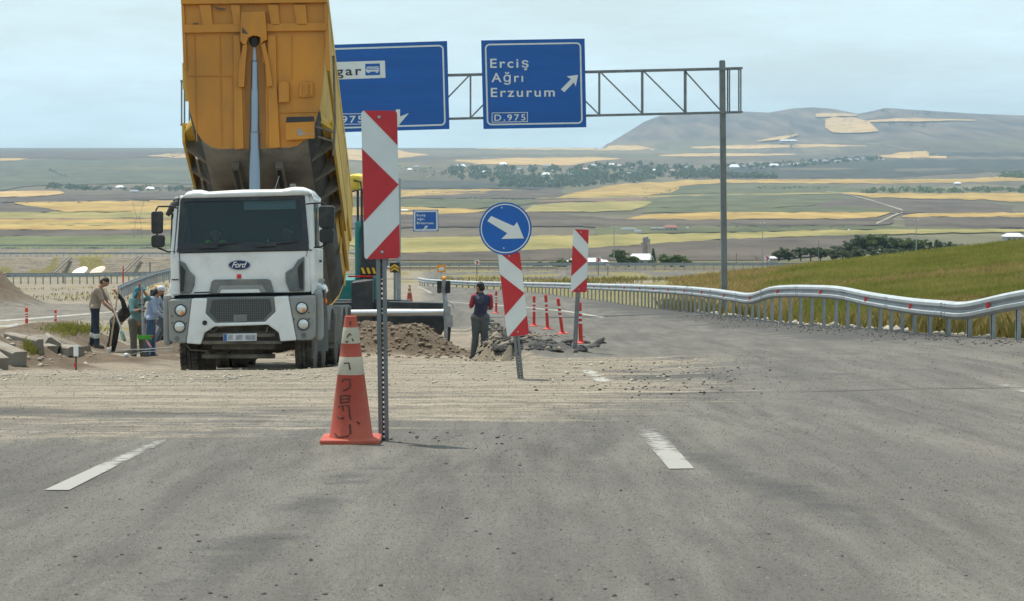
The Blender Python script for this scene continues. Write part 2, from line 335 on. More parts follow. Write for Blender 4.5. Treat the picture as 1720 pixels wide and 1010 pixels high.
def ramp(t, stops):
    r = t.nodes.new('ShaderNodeValToRGB'); e = r.color_ramp.elements
    e[0].position = stops[0][0]; e[0].color = (*stops[0][1], 1); e[1].position = stops[-1][0]; e[1].color = (*stops[-1][1], 1)
    for p, c in stops[1:-1]:
        q = e.new(p); q.color = (*c, 1)
    return r
def near_ground_mat():
    m, t, b, L = node_mat('worn_asphalt_and_dirt')
    N = t.nodes.new
    geo = N('ShaderNodeNewGeometry'); pos = geo.outputs['Position']
    def noise(scale, detail=5, rough=.6, stretch=None):
        v = pos
        if stretch:
            mp = N('ShaderNodeMapping'); mp.inputs['Scale'].default_value = stretch; L(v, mp.inputs[0]); v = mp.outputs[0]
        n = N('ShaderNodeTexNoise'); n.inputs['Scale'].default_value = scale; n.inputs['Detail'].default_value = detail; n.inputs['Roughness'].default_value = rough
        L(v, n.inputs['Vector']); return n.outputs['Fac']
    def at(nm): a = N('ShaderNodeAttribute'); a.attribute_name = nm; return a.outputs['Fac']
    def math_(op, a, b_, c=None):
        n = N('ShaderNodeMath'); n.operation = op
        for i, q in enumerate((a, b_, c)):
            if q is None: continue
            if isinstance(q, (int, float)): n.inputs[i].default_value = q
            else: L(q, n.inputs[i])
        return n.outputs[0]
    def maprange(v, a, b_, c=0, d=1):
        n = N('ShaderNodeMapRange'); n.interpolation_type = 'SMOOTHSTEP'; L(v, n.inputs[0])
        for i, q in enumerate((a, b_, c, d)): n.inputs[i + 1].default_value = q
        return n.outputs[0]
    def mix(f, a, c, mode='MIX'):
        n = N('ShaderNodeMixRGB'); n.blend_type = mode
        if isinstance(f, (int, float)): n.inputs[0].default_value = f
        else: L(f, n.inputs[0])
        for i, q in ((1, a), (2, c)):
            if isinstance(q, tuple): n.inputs[i].default_value = (*q, 1)
            else: L(q, n.inputs[i])
        return n.outputs[0]
    fine = noise(95, 3, .7); grit = noise(28, 4, .65); med = noise(3.2, 6, .6); big = noise(.35, 5, .55)
    blot = noise(1.1, 6, .62, (1, .1, 1)); blot2 = noise(5.0, 5, .65, (1, .08, 1)); streak = noise(1.0, 6, .65, (.35, 3.2, 1)); streak2 = noise(1.0, 5, .6, (2.8, .12, 1))
    # asphalt
    a = ramp(t, [(.40, (.064, .058, .050)), (.5, (.110, .101, .087)), (.6, (.168, .155, .132))]); L(math_('ADD', math_('MULTIPLY', fine, .45), math_('ADD', math_('MULTIPLY', blot, .25), math_('MULTIPLY', blot2, .3))), a.inputs[0])
    a2 = mix(maprange(big, .35, .65, 0, .45), a.outputs[0], (.115, .107, .094))
    a3 = mix(maprange(streak2, .5, .66, 0, .5), a2, (.066, .060, .052))       # wheel-polished bands
    a3 = mix(maprange(streak, .56, .76, 0, .3), a3, (.17, .152, .125))
    a3 = mix(maprange(blot, .52, .72, 0, .32), a3, (.185, .162, .13))
    vo = N('ShaderNodeTexVoronoi'); vo.inputs['Scale'].default_value = 26; L(pos, vo.inputs['Vector']); vs = N('ShaderNodeSeparateColor'); L(vo.outputs['Color'], vs.inputs[0])
    chip = math_('MULTIPLY', maprange(vo.outputs['Distance'], .30, .18), maprange(vs.outputs[0], .66, .74))
    a3 = mix(math_('MULTIPLY', chip, .8), a3, (.028, .027, .026)); chip2 = math_('MULTIPLY', maprange(vo.outputs['Distance'], .22, .12), maprange(vs.outputs[1], .8, .86)); a3 = mix(math_('MULTIPLY', chip2, .7), a3, (.30, .28, .24))            # dragged dust
    # dirt
    d = ramp(t, [(.36, (.125, .102, .074)), (.5, (.21, .176, .130)), (.66, (.31, .265, .20))]); L(math_('ADD', math_('MULTIPLY', grit, .5), math_('MULTIPLY', med, .5)), d.inputs[0])
    d2 = mix(maprange(streak, .45, .7, 0, .65), d.outputs[0], (.315, .27, .205))
    d2 = mix(maprange(streak, .5, .36, 0, .75), d2, (.115, .098, .08))
    d2 = mix(math_('MULTIPLY', chip, .6), d2, (.06, .053, .046))
    dm = math_('ADD', at('dirt'), math_('MULTIPLY', math_('ADD', math_('ADD', math_('SUBTRACT', grit, .5), math_('MULTIPLY', math_('SUBTRACT', streak, .5), 1.6)), math_('SUBTRACT', med, .5)), .8))
    c = mix(maprange(dm, .25, .75), a3, d2)
    # damp soil
    s = ramp(t, [(.35, (.06, .043, .029)), (.5, (.118, .086, .058)), (.7, (.19, .147, .105))]); L(math_('ADD', math_('MULTIPLY', grit, .6), math_('MULTIPLY', med, .4)), s.inputs[0])
    c = mix(maprange(math_('ADD', at('soil'), math_('MULTIPLY', math_('SUBTRACT', med, .5), .8)), .3, .7), c, s.outputs[0])
    # fresh black crumbs
    k = ramp(t, [(.35, (.035, .034, .033)), (.6, (.075, .071, .066)), (.8, (.12, .113, .10))]); L(grit, k.inputs[0])
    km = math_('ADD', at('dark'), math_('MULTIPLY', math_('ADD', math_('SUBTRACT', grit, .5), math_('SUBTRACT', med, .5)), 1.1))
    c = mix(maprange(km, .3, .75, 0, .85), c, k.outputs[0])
    # dry and green grass sward
    g = ramp(t, [(.3, (.085, .085, .028)), (.5, (.17, .145, .05)), (.7, (.26, .20, .085))]); L(med, g.inputs[0])
    gm = math_('ADD', at('grass'), math_('MULTIPLY', math_('SUBTRACT', med, .5), .9))
    c = mix(maprange(gm, .35, .7), c, g.outputs[0])
    L(c, b.inputs['Base Color']); b.inputs['Roughness'].default_value = .88; b.inputs['Specular IOR Level'].default_value = .25
    hgt = math_('ADD', math_('MULTIPLY', fine, .35), math_('MULTIPLY', grit, math_('ADD', .3, math_('MULTIPLY', at('dirt'), 1.6))))
    bu = N('ShaderNodeBump'); bu.inputs['Strength'].default_value = .6; bu.inputs['Distance'].default_value = .018; L(hgt, bu.inputs['Height']); L(bu.outputs[0], b.inputs['Normal'])
    return m
def farmland_mat():
    m, t, b, L = node_mat('farmland')
    N = t.nodes.new
    geo = N('ShaderNodeNewGeometry'); mp = N('ShaderNodeMapping'); mp.inputs['Scale'].default_value = (1 / 420, 1 / 900, 0); mp.inputs['Rotation'].default_value = (0, 0, .35); L(geo.outputs['Position'], mp.inputs[0])
    wn = N('ShaderNodeTexNoise'); wn.inputs['Scale'].default_value = 1.5; L(mp.outputs[0], wn.inputs['Vector'])
    ad = N('ShaderNodeMixRGB'); ad.blend_type = 'ADD'; ad.inputs[0].default_value = .35; L(mp.outputs[0], ad.inputs[1]); L(wn.outputs['Color'], ad.inputs[2])
    vo = N('ShaderNodeTexVoronoi'); vo.distance = 'CHEBYCHEV'; vo.inputs['Scale'].default_value = 1; L(ad.outputs[0], vo.inputs['Vector'])
    sep = N('ShaderNodeSeparateColor'); L(vo.outputs['Color'], sep.inputs[0])
    r = ramp(t, [(0, (.085, .07, .053)), (.2, (.098, .088, .052)), (.4, (.115, .105, .06)), (.6, (.13, .107, .072)), (.8, (.095, .08, .06)), (1, (.15, .122, .07))]); L(sep.outputs[0], r.inputs[0])
    n = N('ShaderNodeTexNoise'); n.inputs['Scale'].default_value = .02; n.inputs['Detail'].default_value = 9; n.inputs['Roughness'].default_value = .6
    mp2 = N('ShaderNodeMapping'); mp2.inputs['Scale'].default_value = (1, .25, .6); L(geo.outputs['Position'], mp2.inputs[0]); L(mp2.outputs[0], n.inputs['Vector'])
    mr = N('ShaderNodeMapRange'); mr.inputs[1].default_value = .3; mr.inputs[2].default_value = .7; mr.inputs[3].default_value = .72; mr.inputs[4].default_value = 1.3; L(n.outputs['Fac'], mr.inputs[0])
    mu = N('ShaderNodeMixRGB'); mu.blend_type = 'MULTIPLY'; mu.inputs[0].default_value = 1; L(r.outputs[0], mu.inputs[1]); L(mr.outputs[0], mu.inputs[2])
    sx = N('ShaderNodeSeparateXYZ'); L(geo.outputs['Position'], sx.inputs[0]); hr = N('ShaderNodeMapRange'); hr.inputs[1].default_value = 22; hr.inputs[2].default_value = 60; L(sx.outputs[2], hr.inputs[0])
    mp3 = N('ShaderNodeMapping'); mp3.inputs['Scale'].default_value = (1 / 70, 1 / 900, 1 / 60); L(geo.outputs['Position'], mp3.inputs[0]); n3 = N('ShaderNodeTexNoise'); n3.inputs['Scale'].default_value = 1; n3.inputs['Detail'].default_value = 8; L(mp3.outputs[0], n3.inputs['Vector'])
    hc = ramp(t, [(.35, (.06, .048, .042)), (.5, (.10, .08, .064)), (.65, (.155, .12, .085))]); L(n3.outputs['Fac'], hc.inputs[0]); hm_ = N('ShaderNodeMixRGB'); L(hr.outputs[0], hm_.inputs[0]); L(mu.outputs[0], hm_.inputs[1]); L(hc.outputs[0], hm_.inputs[2])
    L(hm_.outputs[0], b.inputs['Base Color']); b.inputs['Roughness'].default_value = .95; b.inputs['Specular IOR Level'].default_value = .1
    return m
def grid_mesh(name, xs, ys, mat, dz=0, fan=False, attrs=True):
    X, Y = np.meshgrid(xs, ys)
    if fan: X = X * (Y + 40)
    Z = G(X, Y) + dz
    V = np.stack([X.ravel(), Y.ravel(), Z.ravel()], 1)
    nx, ny = len(xs), len(ys); i = np.arange(nx * ny).reshape(ny, nx)
    F = np.stack([i[:-1, :-1].ravel(), i[:-1, 1:].ravel(), i[1:, 1:].ravel(), i[1:, :-1].ravel()], 1)
    A = None
    if attrs:
        x, y = X.ravel(), Y.ravel()
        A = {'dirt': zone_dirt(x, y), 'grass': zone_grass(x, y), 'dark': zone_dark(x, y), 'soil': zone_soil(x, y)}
    o = np_mesh(name, V, F, mat, attrs=A); tag(o, kind='structure'); return o
GM = near_ground_mat(); FM = farmland_mat()
def lay(segs):
    r = []
    for a, b, s in segs: r.extend(np.arange(a, b, s))
    return np.array(r)
ys1 = lay([(-12, 6, 1.5), (6, 16, .2), (16, 38, .14), (38, 62, .1), (62, 100, .3), (100, 130, .6), (130.0, 262.0, 1.0)] ) ; ys1 = np.append(ys1, 262)
xs1 = lay([(-70, -26, 1.5), (-26, -13, .4), (-13, -1.6, .13), (-1.6, 3, .1), (3, 11, .14), (11, 24, .5), (24, 80, 1.6)])
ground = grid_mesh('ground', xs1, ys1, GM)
ys2 = lay([(258, 470, 6), (470, 520, .7), (520, 1400, 20), (1400, 6000, 60), (6000, 10500, 60), (10500, 14000, 400)])
xs2 = np.concatenate([np.linspace(-.6, -.235, 16)[:-1], np.linspace(-.235, .235, 420), np.linspace(.235, .6, 16)[1:]])
terrain = grid_mesh('terrain', xs2, ys2, FM, dz=-.05, fan=True, attrs=False)
emb = grid_mesh('embankment_ground', np.arange(-190, 10, 1.0), lay([(455, 478, 2), (478, 486, .4), (486, 519, 1)]), GM, dz=.12)
# ray onto the ground
_S = np.concatenate([np.arange(5, 130, .1), np.arange(130, 600, 1), np.arange(600, 13000, 8)])
def hit(u, v, dmin=5):
    a = (u - 860) / FPX; b = (505 - v) / FPX; dy = b * ST + CT; dz = b * CT - ST
    ys = _S[_S >= dmin]; t = ys / dy
    zs = CH + dz * t; g = G(a * t, ys, False)
    k = np.nonzero(zs <= g)[0]
    if len(k) == 0: i = len(ys) - 1
    else: i = k[0]
    if i > 0 and len(k):
        e0 = zs[i - 1] - g[i - 1]; e1 = zs[i] - g[i]; f = e0 / (e0 - e1) if e0 > e1 else 1
        d = ys[i - 1] + (ys[i] - ys[i - 1]) * f
    else: d = ys[i]
    p = px(u, v, d); p.z = float(G(p.x, d, True)); return p
def gz(x, y): return float(G(np.array([x]), np.array([y]))[0])
# ------------------------------------------------------------------ fields on the plain
def field_mat(name, c, c2, st=(.35, .16, 1), sc_=.05, fine=.35):
    m, t, b, L = node_mat(name); N = t.nodes.new
    geo = N('ShaderNodeNewGeometry'); mp = N('ShaderNodeMapping'); mp.inputs['Scale'].default_value = st; L(geo.outputs['Position'], mp.inputs[0])
    n = N('ShaderNodeTexNoise'); n.inputs['Scale'].default_value = sc_; n.inputs['Detail'].default_value = 10; n.inputs['Roughness'].default_value = .68; L(mp.outputs[0], n.inputs['Vector'])
    r = ramp(t, [(.36, tuple(q * .85 for q in c)), (.62, c2)]); L(n.outputs['Fac'], r.inputs[0]); L(r.outputs[0], b.inputs['Base Color'])
    b.inputs['Roughness'].default_value = .95; b.inputs['Specular IOR Level'].default_value = .1
    return m
FW = field_mat('ripe_wheat', (.26, .165, .045), (.40, .27, .085)); FS = field_mat('wheat_stubble', (.36, .23, .09), (.47, .32, .14))
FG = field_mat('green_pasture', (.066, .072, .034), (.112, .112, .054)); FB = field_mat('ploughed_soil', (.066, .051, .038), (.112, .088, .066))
FH = field_mat('grey_green_hillside', (.07, .076, .05), (.112, .112, .075)); FY = field_mat('yellow_green_crop', (.17, .155, .045), (.29, .235, .085)); FD = field_mat('cloud_shaded_field', (.036, .040, .034), (.064, .064, .048))  # FD: cloud shadow put into the field colour
FR = field_mat('red_brown_soil', (.14, .085, .06), (.2, .13, .09)); FL = field_mat('bright_green_crop', (.085, .10, .038), (.13, .14, .06)); FP = field_mat('pale_track', (.24, .20, .15), (.32, .28, .21))
FIELDS = [  # FD sheets carry painted cloud shadow; FB and FR are ploughed soil
 ('wheat_field', FS, [(800, 249, 250), (850, 248, 251.5), (950, 246, 252), (1070, 245, 252.5), (1100, 251, 252)]),
 ('wheat_field', FS, [(765, 269, 271), (800, 268, 275), (880, 266, 278), (960, 265, 277), (1000, 265, 271), (1040, 266.5, 268)]),
 ('wheat_field', FS, [(560, 252, 270), (640, 251, 269), (668, 252, 267), (700, 258, 263), (718, 260, 261)]),
 ('wheat_field', FS, [(1108, 261, 262), (1160, 258.5, 263), (1250, 258, 263), (1335, 259, 260.5)]),
 ('wheat_field', FS, [(1162, 247, 250), (1260, 244, 250), (1380, 243, 247), (1455, 245, 246)]),
 ('wheat_field', FS, [(1270, 239.5, 240), (1320, 230, 237), (1340, 227, 230)]),
 ('wheat_field', FS, [(1386, 203, 216), (1400, 199, 225), (1430, 199, 226), (1460, 207, 225), (1475, 222, 223)]),
 ('wheat_field', FS, [(1450, 206, 207), (1500, 201, 207), (1600, 202, 205), (1640, 204, 205)]), ('wheat_field', FS, [(1370, 194, 199), (1400, 192, 199), (1440, 194, 196)]),
 ('wheat_field', FS, [(1475, 262, 263.5), (1510, 257, 266), (1555, 255, 266), (1590, 263, 266)]),
 ('ploughed_or_shaded_field', FD, [(1200, 279, 300), (1260, 280, 300), (1400, 273, 300), (1500, 269, 299), (1600, 268, 292), (1800, 267, 284)]),
 ('ploughed_or_shaded_field', FD, [(1560, 256, 262), (1640, 256, 262), (1800, 257, 263)]),
 ('wheat_field', FW, [(930, 333, 334), (960, 326, 331), (1010, 315, 331), (1050, 309, 330), (1090, 307, 329), (1125, 306, 325), (1150, 303, 312), (1230, 302, 308), (1450, 302, 309), (1600, 302, 308), (1700, 296, 305), (1800, 294, 303)]),
 ('pasture_field', FG, [(1108, 326, 327.5), (1130, 316, 327), (1160, 311, 326), (1260, 310, 326), (1400, 313, 325), (1450, 318, 324)]),
 ('wheat_field', FY, [(900, 333, 335), (1050, 330, 333), (1300, 325.5, 328), (1440, 324, 326)]),
 ('ploughed_or_shaded_field', FR, [(880, 341, 343), (960, 335, 339), (1060, 333, 340), (1120, 331, 334)]),
 ('pasture_field', FG, [(1065, 346, 350), (1090, 335, 350), (1150, 329, 350), (1300, 328, 349), (1415, 330, 343), (1430, 334, 338)]),
 ('ploughed_or_shaded_field', FB, [(1355, 350, 352), (1385, 340, 353), (1430, 335, 358), (1490, 336, 359), (1600, 336, 359), (1700, 346, 360)]),
 ('wheat_field', FW, [(1415, 324, 325), (1460, 325, 332), (1560, 326, 335), (1640, 325, 336), (1800, 325, 345)]),
 ('pasture_field', FG, [(1080, 350, 359), (1200, 349, 359), (1420, 349, 358), (1500, 352, 358)]),
 ('wheat_field', FY, [(880, 356, 357), (895, 346, 357), (940, 341, 357), (1000, 341, 357), (1060, 338, 355), (1085, 339, 346), (1095, 340, 341)]),
 ('wheat_field', FW, [(1053, 369, 370), (1080, 362, 370), (1200, 358.5, 370), (1400, 358, 369), (1470, 358, 367), (1495, 358, 359)]),
 ('wheat_field', FW, [(1515, 364, 366), (1530, 360, 366), (1620, 359, 366), (1800, 358, 365)]),
 ('ploughed_or_shaded_field', FB, [(560, 362, 386), (660, 360, 384), (900, 358, 382), (1053, 370, 383), (1210, 370, 381), (1400, 370, 381), (1490, 366, 379), (1500, 367, 377)]),
 ('ploughed_or_shaded_field', FB, [(1520, 366, 384), (1600, 366, 386), (1800, 366, 384)]),
 ('pasture_field', FG, [(1000, 383, 396), (1210, 381.5, 392), (1450, 381, 387), (1700, 386, 389)]),
 ('wheat_field', FY, [(480, 403, 432), (560, 402, 430), (673, 402, 428), (860, 399, 424), (1000, 397, 418), (1210, 393, 404), (1400, 388, 398), (1600, 387, 393), (1800, 387, 391)]),
 ('ploughed_or_shaded_field', FB, [(560, 430, 447), (673, 428, 447), (860, 424, 447), (1000, 418, 450), (1210, 404, 446), (1330, 400, 436), (1420, 397, 425), (1460, 396, 412)]),
 ('wheat_field', FY, [(480, 440, 452), (673, 441, 452), (860, 441, 449), (900, 443, 447)]),
 ('pasture_field', FG, [(560, 336, 350), (670, 335, 349), (800, 335, 352), (880, 337, 345), (905, 338, 340)]),
 ('ploughed_or_shaded_field', FB, [(560, 321, 335), (670, 322, 334), (800, 322, 335), (930, 318, 334), (945, 322, 330)]),
 ('wheat_field', FW, [(560, 319, 331), (668, 321, 331), (760, 320, 328), (850, 319, 323), (860, 320, 321)]),
 ('wheat_field', FW, [(500, 349, 363), (670, 349, 362), (780, 352, 361), (815, 354, 356)]),
 ('ploughed_or_shaded_field', FD, [(560, 303, 318), (670, 303, 317), (780, 306, 317), (870, 312, 318), (945, 315, 318)]),
 ('wheat_field', FS, [(-200, 266, 271), (0, 266, 270.5), (30, 266, 269.5), (48, 267, 268)]), ('ploughed_or_shaded_field', FB, [(-200, 254, 265), (0, 254, 265), (150, 255, 268), (320, 256, 264), (420, 252, 258)]),
 ('wheat_field', FS, [(250, 262, 263), (290, 259, 265), (420, 256, 268)]),
 ('pasture_field', FH, [(-200, 272, 322), (0, 271, 321), (60, 270, 312), (200, 270, 309), (420, 268, 309), (560, 271, 300)]),
 ('wheat_field', FS, [(-200, 323, 334), (0, 323, 333), (80, 322, 331), (100, 323, 328), (108, 325, 326)]),
 ('ploughed_or_shaded_field', FB, [(-200, 334, 342), (0, 334, 342), (100, 330, 341), (300, 324, 336), (420, 324, 335)]),
 ('wheat_field', FW, [(24, 342, 343), (60, 341, 350), (110, 341, 357), (200, 340, 358), (320, 337, 357), (480, 336, 357)]),
 ('ploughed_or_shaded_field', FB, [(-200, 343, 359), (0, 343, 359), (50, 348, 359), (80, 352, 358), (95, 356, 357)]),
 ('wheat_field', FY, [(-200, 359, 369), (0, 359, 369), (300, 358, 369), (480, 358, 368)]), ('ploughed_or_shaded_field', FR, [(-200, 369, 371), (480, 369, 371)]),
 ('wheat_field', FW, [(-200, 371, 378), (480, 371, 377)]), ('wheat_field', FY, [(-200, 378, 381), (480, 377, 381)]), ('wheat_field', FW, [(-200, 381, 389), (480, 381, 389)]),
 ('ploughed_or_shaded_field', FB, [(-200, 389, 400), (480, 389, 400)]), ('crop_field', FL, [(-200, 400, 420), (0, 401, 420), (300, 398, 420), (480, 398, 420)]),
]
def band(name, mat, rows, dz, dmin=900, step=7, m=5):
    us = np.array([r[0] for r in rows], float); vt = np.array([r[1] for r in rows], float); vb = np.array([r[2] for r in rows], float)
    n = max(3, int((us[-1] - us[0]) / step) + 1); U = np.unique(np.concatenate([np.linspace(us[0], us[-1], n), us]))
    V = []; 
    ph = rnd(0, 99)
    for u in U:
        a, b = np.interp(u, us, vt), np.interp(u, us, vb)
        j = (vnoise(u / 17 + ph, 3.3) - .5) * min(2.6, .4 * (b - a)) + (vnoise(u / 5 + ph, 1.3) - .5) * min(.9, .2 * (b - a)); k = (vnoise(u / 23 + ph, 9.3) - .5) * min(2.6, .4 * (b - a)) + (vnoise(u / 4.4 + ph, 5.3) - .5) * min(.9, .2 * (b - a))
        a += j; b += k
        for i in range(m):
            p = hit(u, b + (a - b) * i / (m - 1), dmin); V.append((p.x, p.y, p.z + dz))
    i = np.arange(len(U) * m).reshape(len(U), m)
    F = np.stack([i[:-1, :-1].ravel(), i[1:, :-1].ravel(), i[1:, 1:].ravel(), i[:-1, 1:].ravel()], 1)
    o = np_mesh(name, V, F, mat); tag(o, kind='structure'); return o
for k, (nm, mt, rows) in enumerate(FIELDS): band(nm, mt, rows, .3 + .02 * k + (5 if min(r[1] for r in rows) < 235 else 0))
def track(rows, w_):
    V = []
    for (u, v) in rows:
        p = hit(u, v, 900); V += [(p.x - w_, p.y, p.z + 1.6), (p.x + w_, p.y, p.z + 1.6)]
    o = np_mesh('dirt_track', V, [(2 * i, 2 * i + 1, 2 * i + 3, 2 * i + 2) for i in range(len(rows) - 1)], FP); tag(o, kind='structure')
def trackv(rows):
    V = []
    for (u, v, h) in rows:
        p = hit(u, v - h * .6, 900); q = hit(u, v + h * .6, 900); V += [(p.x, p.y, p.z + .9), (q.x, q.y, q.z + .9)]
    o = np_mesh('dirt_track', V, [(2 * i, 2 * i + 1, 2 * i + 3, 2 * i + 2) for i in range(len(rows) - 1)], FP); tag(o, kind='structure')
trackv([(1388, 323, .7), (1410, 325, .9), (1440, 332, 1), (1465, 338, 1.2), (1490, 346, 1.4), (1515, 354, 2), (1517, 357, 2), (1500, 364, 2.2), (1485, 371, 2.4), (1472, 377, 2.2)])
trackv([(1455, 241, .5), (1490, 244, .6), (1515, 249, .7), (1540, 254, .6)])
trackv([(714, 300, .8), (722, 296, 1), (733, 289, 1), (745, 286.5, .7)])
# ------------------------------------------------------------------ shared materials
WHITE = M('truck_white_paint', (.72, .73, .72), .35, var=.05, scale=2, dirt=.36, dirtcol=(.36, .33, .28), dscale=1.6, coat=.3)
GREYP = M('grey_plastic', (.11, .125, .13), .6, var=.12, dirt=.55, dirtcol=(.27, .25, .21), dscale=2)
LGREY = M('dusty_grey_panel', (.24, .25, .245), .6, var=.1, dirt=.5, dirtcol=(.33, .3, .25))
BLACK = M('black_plastic', (.02, .022, .024), .5, var=.2, dirt=.25, dirtcol=(.16, .15, .13))
DARKM = M('dark_chassis_steel', (.06, .057, .05), .75, var=.3, dirt=.75, dirtcol=(.21, .18, .14))
RUBBER = M('tyre_rubber', (.03, .03, .03), .85, var=.2, dirt=.65, dirtcol=(.2, .175, .14), dscale=4)
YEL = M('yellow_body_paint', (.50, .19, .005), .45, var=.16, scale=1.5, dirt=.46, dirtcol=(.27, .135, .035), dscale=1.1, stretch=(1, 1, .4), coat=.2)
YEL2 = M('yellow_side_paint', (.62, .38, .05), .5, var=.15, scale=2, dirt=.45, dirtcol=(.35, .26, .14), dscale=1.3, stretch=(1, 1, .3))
UNDER = M('dust_caked_steel', (.115, .10, .08), .85, var=.3, scale=2, dirt=.6, dirtcol=(.235, .195, .15), dscale=1.2)
UNDERD = M('scoured_dark_steel', (.05, .05, .047), .8, var=.35, scale=2.2, dirt=.4, dirtcol=(.14, .122, .10), dscale=1.6)
CHROME = M('hoist_chrome', (.27, .32, .38), .38, .95, var=.06, scale=1)
STEEL = M('galvanised_steel', (.36, .38, .39), .45, .75, var=.15, scale=9, dirt=.15, dirtcol=(.3, .28, .25))
LENS = M('lamp_lens', (.62, .62, .6), .12, .35, var=.35, scale=40)
ORANGE = M('orange_lens', (.75, .2, .02), .25, var=.1)
REDP = M('red_plastic', (.6, .03, .03), .4, var=.1)
SKIN = M('skin', (.36, .19, .12), .55, var=.08, scale=20)
HAIR = M('dark_hair', (.022, .017, .014), .7, var=.3, scale=60)
def glass_mat(name, col, alpha, rough=.03):
    m, t, b, L = node_mat(name)
    b.inputs['Base Color'].default_value = (*col, 1); b.inputs['Roughness'].default_value = rough
    tr = t.nodes.new('ShaderNodeBsdfTransparent'); tr.inputs[0].default_value = (.75, .84, .86, 1)
    mx = t.nodes.new('ShaderNodeMixShader'); mx.inputs[0].default_value = alpha
    o = t.nodes['Material Output']; L(tr.outputs[0], mx.inputs[1]); L(b.outputs[0], mx.inputs[2]); L(mx.outputs[0], o.inputs[0]); return m
GLASS = glass_mat('windscreen_glass', (.06, .088, .098), .27)
def text_mesh(s, size, spacing=1.0, depth=.004, shear=0, bold=0):
    c = bpy.data.curves.new('lettering', 'FONT'); c.body = s; c.size = size; c.space_character = spacing; c.extrude = depth; c.shear = shear; c.offset = bold
    o = bpy.data.objects.new('lettering', c); coll().objects.link(o)
    dg = bpy.context.evaluated_depsgraph_get(); me = bpy.data.meshes.new_from_object(o.evaluated_get(dg))
    bpy.data.objects.remove(o); bpy.data.curves.remove(c); return me
def lettering(s, uv0, height_px, d, mat, parent, width_px=None, roll=0, spacing=1.15, shear=0, bold=.0, name='lettering', up=None):
    """text whose baseline starts at pixel uv0, standing upright and facing -Y at distance d"""
    me = text_mesh(s, 1.0, spacing, .01, shear, bold)
    xs = [v.co.x for v in me.vertices]; ys = [v.co.y for v in me.vertices]
    cap = .72
    k = height_px * d / FPX / cap
    kx = k if width_px is None else width_px * d / FPX / (max(xs) - min(xs))
    o3 = px(uv0[0], uv0[1], d); x0 = min(xs); po = origin(parent); cr, sr = math.cos(roll), math.sin(roll)
    for v in me.vertices:
        X = (v.co.x - x0) * kx; Z = v.co.y * k
        v.co = Vector((o3.x + X * cr - Z * sr, o3.y + (-.004 if v.co.z > 0 else .004), o3.z + X * sr + Z * cr)) - po
    me.materials.clear(); me.materials.append(mat); o = bpy.data.objects.new(name, me); coll().objects.link(o); o.parent = parent; return o
# ------------------------------------------------------------------ the tipper lorry
TX, TY, TZ = -4.75, 41.8, -2.86
def T(X, Y, Z): return Vector((TX + X, TY + Y, TZ + Z - .058 * Y + .028 * X))
def F(u, v, Y=0): return px(u, v, TY + Y)
truck = empty('dump_truck', (TX, TY, TZ), 'white cabbed tipper lorry with its yellow tipping body raised high', 'truck')
def fp(mb, uv, Y, t, mi=0): return mb.pxp(uv, TY + Y, t, mi)
def mir(uv, c=405, dv=-4.5): return [(2 * c - q[0], q[1] + dv * (2 * c - q[0] - q[0]) / 204.0 * .5, *q[2:]) for q in uv][::-1]
# cab shell
cab = MB()
fp(cab, [(293, 424), (518, 419), (521, 491), (288, 496)], .10, .25)                      # lower front panel
fp(cab, [(288, 430), (300, 424), (301, 497), (286, 498)], .14, .25)
fp(cab, [(517, 420), (527, 424), (529, 490), (520, 491)], .14, .25)
fp(cab, [(301, 326, .34), (304, 333, .3), (299, 422, .12), (293, 424, .12), (296, 372, .2)], 0, .2) if False else None
cab.prism([F(302, 328, .38), F(308, 330, .38), F(302, 423, .12), (F(293, 424, .12))], (0, .22, 0))
cab.prism([F(509, 324, .38), F(519, 326, .38), F(527, 420, .14), (F(516, 419, .12))], (0, .22, 0))
# roof: domed front with raised corners
rf = MB(); cols = []
us = [300, 302, 308, 320, 332, 345, 370, 405, 440, 470, 482, 492, 506, 516, 521, 523]
rise = [20, 11, 3, 0, 0, 3.5, 2.5, 1.5, 2, 2.5, 0, -1, 0, 4, 11, 22]
for (Y, h) in ((.36, 1.0), (.30, .62), (.34, .25), (.5, 0), (.8, -.1), (1.6, -.1), (2.05, .25), (2.1, 1)):
    row = []
    for u, r in zip(us, rise):
        top = 319.5 - (u - 302) * .026 + r; bot = 334.5 - (u - 302) * .03
        X = F(u, top + (bot - top) * max(0, h) if h > 0 else top, 0); 
        row.append(Vector((X.x, TY + Y, X.z - .058 * (Y - .3) + (-h * .04 if h < 0 else 0))))
    cols.append(row)
n = len(us)
rf.v = [p for r in cols for p in r]; rf.f = [[i * n + j, i * n + j + 1, (i + 1) * n + j + 1, (i + 1) * n + j] for i in range(len(cols) - 1) for j in range(n - 1)]; rf.m = [0] * len(rf.f)
# cab sides, back, floor
def side(sx):
    s = MB(); x0, x1 = sx * 1.20, sx * 1.27
    def P(Y, Z, X=x1): return T(X, Y, Z)
    # pillars and door panel as slabs along the side
    for poly in ([(.12, 1.42), (2.05, 1.42), (2.05, 2.25), (.16, 2.25)], [(.14, 2.25), (.36, 2.25), (.52, 3.2), (.4, 3.2)], [(1.45, 2.25), (2.05, 2.25), (2.05, 3.2), (1.45, 3.2)], [(.42, 3.06), (1.5, 3.06), (1.5, 3.22), (.4, 3.22)]):
        s.prism([T(x1 - (.05 * sx if z > 3 else 0), y, z) for y, z in poly], (-.06 * sx, 0, 0))
    return s
body = MB(); body.v = list(cab.v); body.f = list(cab.f); body.m = list(cab.m)
MB().box(T(0, 2.02, 2.3), (2.46, .06, 1.75)).build('cab_rear_wall', WHITE, truck); body.box(F(408, 470, .3), (2.2, .05, .1)); 
cabo = body.build('cab', WHITE, truck, bevel=.025)
rf.build('cab_roof', WHITE, cabo, smooth='all')
